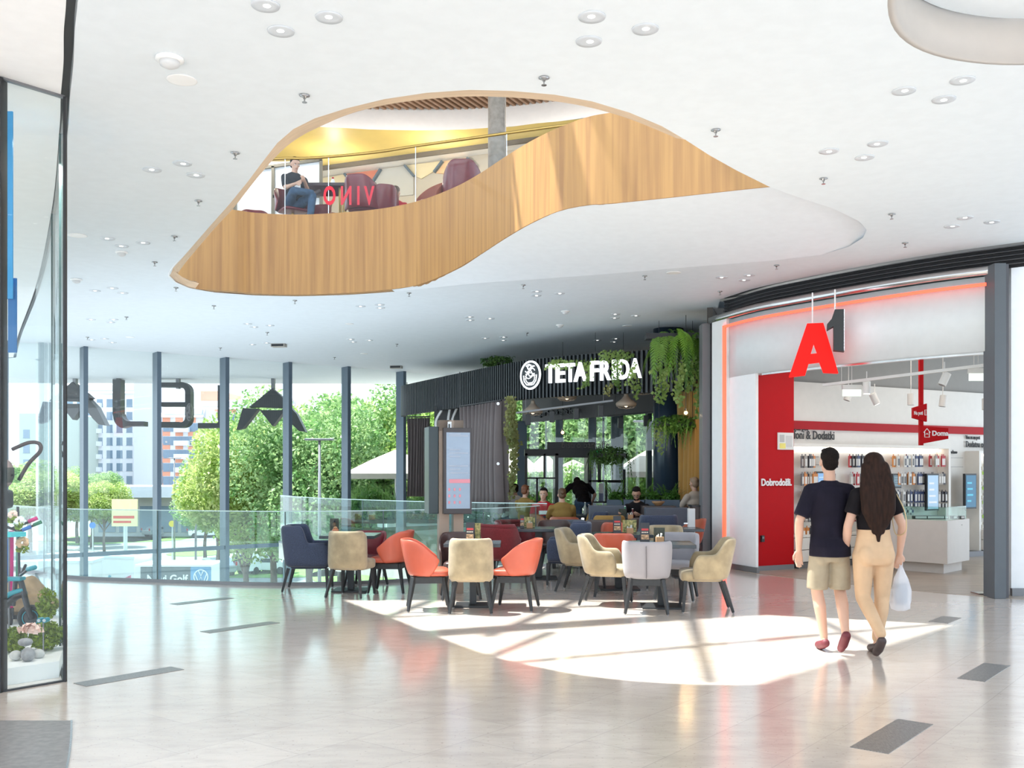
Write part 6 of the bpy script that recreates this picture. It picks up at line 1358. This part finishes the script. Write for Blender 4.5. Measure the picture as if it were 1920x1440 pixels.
# --- seated people ---
def sitter(label, px, d, yaw, hairm, shirtm, pantm, skinm, seat=.47, lean=0, handsat=None, look=None, beard=None, glasses=False, legs_shape=None, bun=False, z0=0, wide=1, print_=None, sleeve=.75):
    t = thing('person', label, 'person', (X(px,d),d,z0), yaw); b = MB(); s = seat
    hipc = Vector((0,-.02,s+.10)); nk = Vector((0,lean,s+.57)); hd = nk+Vector((0,.03+lean*.25,.16)); look = look or (0,1,-.15)
    M = head(b, hd, look); cap(b, nk-Vector((0,0,.03)), hd-Vector((0,.02,.06)), .052, .05)
    for f_, rx, ry in ((0,.155*wide,.12),(.3,.145*wide,.105),(.6,.165*wide,.11),(.85,.16*wide,.09)): q = hipc.lerp(nk,f_); b.ball(tuple(q),(rx,ry,.12),14)
    hands_ = handsat or ((-.16,.38,s+.31),(.14,.40,s+.31)); arms = []
    for side, hp_ in ((-1,hands_[0]),(1,hands_[1])):
        S_ = nk+Vector((side*.175*wide,0,-.07)); Wr = Vector(hp_); E = S_.lerp(Wr,.5)+Vector((side*.07,-.04,-.12)); chain(b,[S_,E,Wr],[.048,.04,.026]); hand(b, Wr, Wr-E, side, .6); arms.append((S_,E,Wr))
    L_ = legs_shape or (((-.11,.40,s+.04),(-.13,.42,.09),(-.13,.58,.03)),((.11,.40,s+.04),(.12,.44,.09),(.12,.60,.03)))
    for side, (K_,A_n,T_) in ((-1,L_[0]),(1,L_[1])): chain(b,[Vector((side*.09,0,s+.08)),Vector(K_),Vector(A_n)],[.08,.056,.036]); chain(b,[Vector(A_n)+Vector((0,-.03,-.03)),Vector(T_)],[.036,.03])
    mesh_body(b,'body',skinm,t,.012,3)
    c = MB()
    for f_, rx, ry in ((0,.17*wide,.135),(.3,.16*wide,.12),(.6,.178*wide,.122),(.85,.17*wide,.1)): q = hipc.lerp(nk,f_); c.ball(tuple(q),(rx,ry,.12),14)
    for S_,E,Wr in arms: cap(c,S_,S_.lerp(E,sleeve),.064,.06)
    mesh_body(c,'shirt',shirtm,t,.014,3)
    q = MB(); q.ball(tuple(hipc-Vector((0,0,.03))),(.175*wide,.14,.10),14)
    for side, (K_,A_n,T_) in ((-1,L_[0]),(1,L_[1])): chain(q,[Vector((side*.09,0,s+.08)),Vector(K_),Vector(K_).lerp(Vector(A_n),.92)],[.094,.07,.055])
    mesh_body(q,'trousers',pantm,t,.014,3)
    for side, (K_,A_n,T_) in ((-1,L_[0]),(1,L_[1])): f = MB(); chain(f,[Vector(A_n)+Vector((0,-.03,-.03)),Vector(T_)],[.044,.038]); mesh_body(f,'shoe',darkshoe,t,.012,2)
    if hairm: hair_short(t, M, hairm, 1.0, 1.15)
    if bun: MB().ball((0,-.11,.04),(.04,.04,.04),12,M).build('hair_bun', hairm, t, smooth=True)
    face(t, M, 1.0, beard, glasses); return t
rm = sitter('young man in a red printed T-shirt sitting facing us', 1019, 18.9, pi, darkhair, redt, denim, skin, z0=0, seat=.42, look=(.25,1,-.1))
MB().box(-.09,.09,.122,.135,.78,.85).build('chest_print', white, rm)
sitter('person with brown hair in an ochre T-shirt sitting with back to us', 1054, 18.3, .1, mat('tied_brown_hair', (.12,.06,.025), .5, noise=.3, nscale=60), ochret, denim, skin, seat=.42, bun=True, wide=1.1)
sitter('bearded man in a black shirt and glasses sitting at the dark table before the sofa', 1196, 18.02, pi-.35, darkhair, blackt, denim, skin2, seat=.45, lean=.07, look=(-.15,1,-.55), beard=darkhair, glasses=True, handsat=((-.12,.40,.82),(.22,.42,.84)))
sitter('auburn haired person seated behind the glass rail, only the head showing', 984, 20.4, -.6, redhair, ochret, denim, skin, seat=.45)
sitter('dark haired person in grey seated at the left of the auburn head', 966, 22.2, .3, darkhair, gym, denim, skin, seat=.45)
sitter('person in a white top seated at the edge of the taupe curtain', 954, 22.6, -.4, mat('light_brown_hair', (.2,.12,.07), .5), white2, denim, skin, seat=.45)
for px, d in ((1019,18.95),(1054,18.25),(984,20.35),(966,22.2),(954,22.6)):
    t = thing('stool', 'low dark stool under the seated guest %s' % {1019:'in red',1054:'in ochre',984:'with auburn hair',966:'in grey',954:'in white'}[px], 'stool', (X(px,d),d,0), 0, 'stools under the seated guests'); MB().lathe([(.18,.35),(.19,.38),(.19,.41),(.17,.42)], n=20).build('seat', booth, t); legs(t, [((-.12,-.12,.36),(-.16,-.16)),((.12,-.12,.36),(.16,-.16)),((-.12,.12,.36),(-.16,.16)),((.12,.12,.36),(.16,.16))], blackm)
# person leaning in the doorway
t = thing('person', 'person in a black T-shirt and jeans leaning forward in the porch doorway', 'person', (X(1093,22.2),22.2,0), pi*.06); b = MB()
nk = Vector((0,.38,1.28)); hp_ = Vector((0,-.08,.93)); M = head(b, nk+Vector((0,.14,.04)), (0,.8,-.6)); cap(b, nk, nk+Vector((0,.1,.03)), .052, .05)
for f_, rx in ((0,.16),(.33,.155),(.66,.18),(.95,.17)): b.ball(tuple(hp_.lerp(nk,f_)),(rx,.13,.13),12)
arms = []
for side in (-1,1): S_ = nk+Vector((side*.2,-.05,-.02)); E = S_+Vector((side*.18,.04,-.2)); Wr = E+Vector((-side*.05,.12,-.2)); chain(b,[S_,E,Wr],[.05,.042,.028]); hand(b,Wr,Wr-E,side,.5); arms.append((S_,E))
LG = [((side*.1,0,.9),(side*.11,.02,.5),(side*.12,-.06,.09),(side*.12,.12,.03)) for side in (-1,1)]
for L_ in LG: P_ = [Vector(p) for p in L_]; chain(b,P_[:3],[.09,.06,.036]); chain(b,[P_[2]+Vector((0,-.03,-.04)),P_[3]],[.034,.028])
mesh_body(b,'body',skin,t,.013,3); c = MB()
for f_, rx in ((0,.17),(.33,.17),(.66,.195),(.95,.18)): c.ball(tuple(hp_.lerp(nk,f_)),(rx,.145,.14),12)
for S_,E in arms: cap(c,S_,S_.lerp(E,.7),.068,.06)
mesh_body(c,'shirt',blackt,t,.014,14); q = MB(); q.ball((0,-.08,.9),(.175,.14,.12),12)
for L_ in LG: P_ = [Vector(p) for p in L_]; chain(q,[P_[0],P_[1],P_[1].lerp(P_[2],.95)],[.1,.074,.055])
mesh_body(q,'trousers',denim,t,.014,3); hair_short(t,M,darkhair,1.0,1.1)
for L_ in LG: P_ = [Vector(p) for p in L_]; f = MB(); chain(f,[P_[2]+Vector((0,-.03,-.04)),P_[3]],[.042,.036]); mesh_body(f,'shoe',darkshoe,t,.012,2)
# waiter at the right edge of the restaurant
sitter('pale shirted person bending behind the grey column at the restaurant edge', 1303, 18.5, .5, mat('sandy_hair', (.3,.2,.13), .5), mat('beige_shirt', (.5,.42,.35), .8), denim, skin, seat=.62)
t = thing('bar_stool', 'dark bar stool behind the grey column carrying the pale shirted person', 'stool', (X(1303,18.5),18.5,0)); MB().lathe([(.17,.55),(.18,.58),(.17,.61)], n=20).build('seat', booth, t); MB().tube([(0,0,.02),(0,0,.56)], .03, 10).build('stem', blackm, t); MB().lathe([(.2,0),(.2,.02),(.03,.03)], n=20).build('foot_disc', blackm, t)
# gallery guests and furniture
mar = mat('maroon_shell', (.16,.012,.02), .3, coat=.3); terr = mat('terracotta_shell', (.30,.07,.03), .4)
GS = []
def gchair(px, d, yaw, label, m=None, sc=1.0):
    loc = (X(px,d),d,UF)
    if GS and m is None: return dup(GS[0], loc, yaw, label, None, sc)
    t = thing('shell_chair', label, 'chair', loc, yaw, 'shell chairs on the gallery'); t.scale = (sc,)*3
    shell(.27,.25,-.05,.24,.42,lambda s: .56+.34*sstep(s,-.15,.8),.03,.10,.03,pull=.12).build('seat_shell', m or mar, t, smooth=True, sub=1); pad(.24,.22,-.24,.2,.40,.46).build('seat', m or mar, t, smooth=True, sub=1); MB().tube([(0,0,.02),(0,0,.41)], .025, 8).build('stem', mat('brass_stem', (.45,.3,.1), .3, metal=.8), t); MB().lathe([(.24,0),(.24,.015),(.03,.03)], n=20).build('foot_disc', mar if m is None else m, t)
    if m is None and not GS: GS.append(t)
    return t
gchair(549, 17.0, .64, 'maroon shell chair under the seated man on the gallery')
gchair(478, 18.3, .3, 'maroon shell chair at the far left of the gallery, low behind the oak edge')
gchair(589, 17.9, -.3, 'maroon shell chair right behind the seated man')
gchair(683, 17.2, pi-.2, 'large maroon shell chair behind the red letters', sc=1.12)
gchair(716, 17.3, pi+.3, 'maroon shell chair right of the red letters', sc=.98)
gchair(633, 18.5, .6, 'maroon shell chair beyond the dark gallery table')
gchair(868, 16.5, pi, 'maroon shell chair at the right near the column', sc=1.15)
gchair(800, 16.6, -.9, 'terracotta shell chair left of the dark screen', terr)
gt_ = thing('gallery_table', 'long dark table on the gallery beside the seated man', 'table', (X(655,17.9),17.75,UF)); MB().box(-.75,.55,-.35,.35,.99,1.04).build('tabletop', mat('maroon_black_top', (.05,.02,.02), .3), gt_); MB().tube([(-.1,-.2,0),(-.1,-.2,.99)], .035, 10).build('pedestal', mat('brass_stem', (.45,.3,.1), .3, metal=.8), gt_); MB().tube([(-.1,.25,0),(-.1,.25,.99)], .035, 10).build('pedestal', mat('brass_stem', (.45,.3,.1), .3, metal=.8), gt_)
bt = thing('bottle', 'small white bottle with red cap on the gallery table', 'bottle', (X(626,17.7),17.6,UF+1.04)); MB().lathe([(.035,0),(.04,.02),(.038,.08),(.015,.12)], n=14).build('glass_body', white, bt, smooth=True); MB().lathe([(.018,.12),(.018,.15)], n=10).build('cap', redt, bt)
dsc = thing('dark_screen', 'dark screen on the gallery behind the terracotta chair', 'screen', (X(828,19),19,UF)); MB().box(-.32,.32,0,.05,1.0,1.32).build('display', blackm, dsc); MB().box(-.03,.03,.01,.04,0,1.0).build('stand', blackm, dsc); MB().box(-.2,.2,-.1,.2,0,.02).build('foot', blackm, dsc)
t = thing('window_lettering', 'red mirrored lettering on the gallery glass', 'lettering'); pp = at(618,383,16.3); 
Mv = frame((X(701,16.3),16.3,Z(383,16.3)), (-1,0,0)) 
text('letters', 'V I N O', .42, mat('red_vinyl', (.7,.01,.03), .5), Mv, t, .004, .012, .60)
seat_man = sitter('man in a dark T-shirt and torn jeans, legs crossed, on the gallery', 552, 16.95, -(pi-.6), darkhair, mat('charcoal_tee', (.02,.02,.025), .85), denim, skin, seat=.47, z0=UF, look=(.0,1,-.35), handsat=((-.04,.34,.86),(.10,.32,.80)),
       legs_shape=(((-.16,.40,.62),(-.08,.46,.14),(-.08,.60,.05)),((.16,.36,.66),(-.16,.42,.66),(-.26,.44,.70))))
MB().box(-.08,.02,.125,.135,.74,.86,Matrix.Rotation(R(-12),4,'Z')).build('white_print', white, seat_man)
sitter('person seated on the gallery, only the top of the head showing', 741, 17.4, -.3, mat('greying_hair', (.12,.08,.06), .6), redt, denim, skin, seat=.12, z0=UF)
t = thing('low_pouf', 'low dark pouf under the guest whose head just shows', 'pouf', (X(741,17.4),17.4,UF)); MB().lathe([(.2,0),(.22,.04),(.2,.10)], n=20).build('pouf_body', mar, t)
# ---------------- toy shop window on the left ----------------
ts = thing('shop_window', 'frameless toy shop window with dark edge posts at the left', 'shop window'); bevg = glass('shop_glass', (.96,.99,.99), .5)
GA, GB = (X(6,7.2),7.2), (X(122,7.56),7.56)
MB().wall([GA,GB], .01, 4.44, .012).build('front_pane', bevg, ts)
side = [(-3.40,7.6),(-3.80,8.4),(-5.07,11.0),(-7.4,15.5)]; sc_ = [(p.x,p.y) for p in smooth_curve([(a,c,0) for a,c in side], 6)]
for i in range(0, len(sc_)-1, 6): MB().wall(sc_[i:i+7], .01, 4.44, .012).build('side_pane', bevg, ts)
MB().bar((GB[0],GB[1],0),(GB[0],GB[1],4.44),.022,.022).build('corner_post', blackm, ts); MB().box(GA[0]-.06,GA[0],GA[1]-.03,GA[1]+.06,0,4.44).build('edge_post', blackm, ts)
MB().wall([GA,GB], 0, .012, .03).build('floor_channel', blackm, ts); MB().wall(sc_, 0, .012, .03).build('floor_channel', blackm, ts)
MB().wall([GA,GB], 4.43, 4.45, .03).build('head_channel', steel, ts)
for i in (6,12): MB().bar((sc_[i][0],sc_[i][1],0),(sc_[i][0],sc_[i][1],4.44),.03,.03).build('pane_joint', mat('teal_joint', (.05,.09,.09), .2), ts)
struct(MB().prism([(GA[0]-1.2,5.0),(GA[0]-.06,7.1),(GA[0]-.10,7.26),(GA[0]-1.6,6.2)], 0, 4.44).build('wall_left', white2))
bn_ = thing('hanging_banner', 'tall blue banner hanging inside the toy shop window', 'banner', (X(16,7.75),7.75,0)); MB().box(-.03,.03,0,.015,Z(560,7.75),4.4).build('cloth', mat('banner_sky_blue', (.04,.30,.62), .6), bn_); MB().box(-.02,.045,.03,.045,Z(660,7.75),Z(520,7.75)).build('lower_flap', mat('banner_deep_blue', (.02,.15,.4), .6), bn_)
pl = thing('display_plinth', 'low white display plinth inside the toy shop window', 'plinth')
ppoly = [(X(9,7.42),7.42),(X(111,7.72),7.72),(X(108,8.2)-.02,8.35),(X(100,9.3),9.6),(X(92,11)-.3,11.4),(X(10,10)-.6,10.4)]
MB().prism(ppoly, 0, .125).build('plinth_box', white2, pl)
PZ = .125
stone1 = mat('river_stone', (.36,.35,.36), .7, noise=.35, nscale=18); stone2 = mat('pale_stone', (.58,.57,.55), .7, noise=.3, nscale=14)
def rock(px, d, z, r_, m, label, seed):
    rnd = random.Random(seed); b = MB(); b.ball((0,0,0), r_, 14); b.v = [(x*(1+.12*sin(x*40+seed)),y*(1+.12*cos(z_*35+seed)),z_*(1+.10*sin(y*30+seed*2))) for x,y,z_ in b.v]
    o = b.build('stone', m, smooth=True, sub=1, loc=(X(px,d),d,z)); tag(o, label, 'stone', 'stones on the display plinth'); return o
rock(52, 7.72, PZ+.052, (.058,.05,.052), stone1, 'round grey stone in front of the flower', 1); rock(48, 7.80, PZ+.135, (.065,.05,.035), stone1, 'dark flat stone lying on top of the others under the flower', 2)
rock(30, 7.74, PZ+.040, (.050,.045,.042), stone2, 'pale stone at the left of the round grey one', 3); rock(72, 7.85, PZ+.034, (.055,.045,.036), stone2, 'pale craggy stone at the right of the round grey one', 4)
bl = mat('peony_petal', (.85,.6,.52), .6); t = thing('peony_flower', 'pink peony bloom lying on the dark stone', 'flower', (X(58,7.9),7.9,PZ+.21)); rnd = random.Random(4); b = MB()
for k in range(46):
    a = rnd.uniform(0,6.28); e = rnd.uniform(-.3,1.4); r_ = rnd.uniform(.03,.075); c = Vector((r_*cos(a)*cos(e)*1.3,r_*sin(a)*cos(e),r_*sin(e)*.7)); n_v = c.normalized(); q = n_v.orthogonal().normalized(); w2 = n_v.cross(q); k0 = len(b.v); sz = .026
    b.v += [tuple(c-q*sz),tuple(c+w2*sz+n_v*.012),tuple(c+q*sz),tuple(c-w2*sz+n_v*.012)]; b.f.append((k0,k0+1,k0+2,k0+3))
b.build('petals', bl, t); MB().ball((0,0,0), .025, 10).build('flower_heart', mat('peony_heart', (.8,.35,.35), .6), t)
mossm = leafmat('display_green', (.10,.17,.01), (.32,.42,.03), .2)
def shrub(px, d, r_, label, n=700, z=PZ, seed=1, s=.035):
    rnd = random.Random(seed); t = thing('leafy_plant', label, 'plant', (X(px,d),d,z)); b = MB(); leafy(b, (0,0,r_[2]), r_, n, s, rnd); b.build('leaves', mossm, t); MB().tube([(0,0,0),(0,0,r_[2])], .01, 6).build('stem', mat('stem_green', (.08,.12,.03), .7), t)
shrub(24, 8.1, (.12,.12,.10), 'dense green foliage left behind the stones', 900, seed=1); shrub(86, 8.2, (.13,.14,.12), 'dense green foliage right behind the stones', 1000, seed=2); shrub(88, 9.1, (.09,.1,.16), 'green leafy stem by the sack beside the glass', 500, seed=3, z=PZ+.1)
t = thing('toy_binoculars', 'small teal toy binoculars hanging in the green foliage', 'toy', (X(92,8.15),8.05,PZ+.27)); teal = mat('teal_plastic', (.02,.26,.33), .3)
for x in (-.022,.022): MB().tube([(x,-.03,0),(x,.03,0)], .020, 12).build('barrel', teal, t); MB().tube([(x,-.034,0),(x,-.03,0)], .013, 10).build('lens', mat('lens_pale', (.6,.65,.7), .2), t)
MB().tube([(0,0,-.27),(0,0,0)], .006, 6).build('stake', steel, t)
sk_ = MB(); sk_.ball((0,0,.18), (.26,.18,.22), 20); sk_.v = [(x*(1+.16*sin(z_*19+x*18))+.05*sin(z_*14), y*(1+.2*cos(z_*21+x*9)), max(0,z_*(1+.15*sin(x*22)))) for x,y,z_ in sk_.v]
o = sk_.build('burlap_sack', mat('burlap', (.42,.29,.17), .9, noise=.25, nscale=12), smooth=True, sub=1, loc=(X(48,9.9),9.95,PZ)); tag(o, 'slumped tan burlap sack behind the balance bike', 'sack')
# balance bike
d = 9.15; bk = thing('balance_bike', 'teal and black balance bike standing on the white plinth', 'bike', (X(58,d),d,PZ)); bk.scale = (1.18,)*3; rub = mat('tyre_black', (.02,.02,.022), .6); bkb = mat('bike_black', (.025,.025,.03), .35)
def wheel(x, r_): 
    o = MB().tube([(x+r_*cos(a),0,r_+.02+r_*sin(a)) for a in [k*pi/14 for k in range(29)]], .02, 8, cap=False).build('wheel', rub, bk, smooth=True)
    MB().lathe([(r_*.9,-.006),(r_*.9,.006)], n=24, M=Matrix.Translation((x,0,r_+.02)) @ Matrix.Rotation(pi/2,4,'X')).build('hub_disc', bkb, o); MB().tube([(x+r_*.72*cos(a),-.012,r_+.02+r_*.72*sin(a)) for a in [k*pi/12 for k in range(25)]], .004, 5).build('teal_ring', teal, o); return o
wheel(0,.085); wheel(-.36,.085)
MB().tube(smooth_curve([(.02,-.03,.10),(-.02,-.03,.22),(-.07,-.0,.36),(-.09,0,.42)],4), .022, 8).build('fork', bkb, bk, smooth=True)
MB().tube(smooth_curve([(-.36,0,.12),(-.25,0,.16),(-.12,0,.27),(-.04,0,.30)],5), [.03]*15+[.028], 10).build('frame', bkb, bk, smooth=True); MB().tube(smooth_curve([(-.3,-.01,.19),(-.16,-.01,.29),(-.05,-.01,.325)],5), .022, 8).build('frame_cover', teal, bk, smooth=True)
MB().box(-.22,-.06,-.05,.05,.395,.425).build('seat', teal, bk, bevel=.01); MB().tube([(-.14,0,.2),(-.12,0,.40)], .018, 8).build('seat_post', bkb, bk)
MB().tube(smooth_curve([(-.12,.16,.50),(-.09,.05,.46),(-.08,0,.44),(-.03,-.06,.46),(.04,-.12,.50)],4), .012, 8).build('handlebar', bkb, bk, smooth=True); MB().tube([(.03,-.115,.495),(.11,-.16,.515)], .018, 8).build('grip', teal, bk, smooth=True); MB().box(-.42,-.30,-.06,.0,.03,.07).build('footboard', teal, bk, bevel=.01)
# scooters
def scooter(px, d, m, label, hz=1.02, gz=.0):
    t = thing('kick_scooter', label, 'scooter', (X(px,d),d,PZ), .25, 'kick scooters in the toy shop window'); MB().tube([(0,0,.12),(.0,.02,hz*.55),(0,.03,hz-.12)], .022, 8).build('steering_tube', m, t, smooth=True)
    MB().tube([(-.18,.03,hz-.02),(0,.03,hz-.10),(.20,.03,hz-.02)], .014, 8).build('handlebar', bkb, t); MB().box(-.05,.06,.0,.62,.05,.09).build('deck', bkb, t, bevel=.01); 
    for y in (-.02,.58): MB().lathe([(.055,-.015),(.055,.015)], n=16, M=Matrix.Translation((0,y,.056)) @ Matrix.Rotation(pi/2,4,'Y')).build('wheel', rub, t)
    for x in (-1,1): MB().tube([(x*.14+.01,.03,hz-.035),(x*.22+.01,.03,hz)], .02, 8).build('grip', m, t, smooth=True)
    MB().tube([(0,0,.06),(0,0,.16)], .03, 8).build('fork', bkb, t)
pk = mat('hot_pink', (.62,.02,.2), .4); gnm = mat('deep_green', (.02,.2,.1), .4); blm = mat('toy_blue', (.02,.15,.5), .4)
scooter(20, 9.55, pk, 'kick scooter with a hot pink steering tube'); scooter(33, 10.6, gnm, 'kick scooter with a deep green steering tube', .93); scooter(11, 10.2, blm, 'kick scooter with a blue steering tube at the left edge', .9)
t = thing('toy_canopy', 'flat turquoise toy canopy on a stick between the scooters', 'toy', (X(26,9.4),9.35,PZ)); MB().prism([(-.28,-.1),(.06,-.12),(.14,0),(.05,.1),(-.28,.1)], .86, .90).build('canopy', mat('turquoise', (.05,.5,.55), .5), t); MB().tube([(-.02,0,0),(-.02,0,.86)], .008, 6).build('stick', steel, t)
def bloom(px, d, z, m, label, r_=.05):
    t = thing('silk_flower', label, 'flower', (X(px,d),d,z), 0, 'silk flowers on the scooter handlebars'); rnd = random.Random(int(px)); b = MB()
    for k in range(9): a = k*.7; b.ball((r_*.55*cos(a),r_*.3*sin(a*1.3),r_*.55*sin(a)), (r_*.5,r_*.3,r_*.4), 8)
    b.build('petals', m, t, smooth=True); b = MB(); leafy(b, (0,0,-r_), (r_,r_*.6,r_*.7), 30, .05, rnd); b.build('leaves', mossm, t)
bloom(36, 9.45, PZ+1.00, mat('white_petal', (.85,.82,.8), .6), 'white silk flower on the pink scooter handlebar'); bloom(42, 9.4, PZ+.80, mat('apricot_petal', (.8,.5,.3), .6), 'apricot silk flower below the turquoise canopy', .06)
bloom(24, 9.45, PZ+1.06, bl, 'pale pink silk flower at the left handlebar', .045)
# pushchair handle
t = thing('pushchair', 'dark pushchair on a raised stand behind the glass, handle curving up', 'pushchair', (X(14,10.4),10.4,PZ)); MB().tube(smooth_curve([(.12,0,1.38),(.22,0,1.55),(.34,0,1.68),(.33,0,1.76),(.22,0,1.77),(.05,0,1.70)],5), .02, 8).build('handle', mat('handle_brown', (.05,.03,.03), .5), t, smooth=True)
MB().ball((-.09,0,1.45),(.15,.15,.18),14).build('hood', mat('hood_pink_grey', (.35,.25,.24), .7), t, smooth=True); MB().box(-.22,.02,-.12,.12,1.08,1.28).build('seat_box', bkb, t, bevel=.04)
for x in (-.18,.18): MB().tube([(x,-.1,0),(x*.6,0,1.1)], .015, 6).build('leg', bkb, t); 
o = MB().box(-.055,.055,0,.01,0,.11).build('window_sticker', glass('sticker_film', (.6,.68,.66), .3), loc=(X(24,7.25),7.24,Z(905,7.25))); tag(o, 'pale square sticker on the toy shop glass', 'sticker'); MB().lathe([(.009,-.002),(.009,.0)], n=14, M=Matrix.Translation((0,-.001,.055)) @ Matrix.Rotation(pi/2,4,'X')).build('sticker_mark', blackm, o)

light('shop_window_lamp', 'AREA', (-4.1,8.1,4.2), 45, .5, (1,.95,.9))
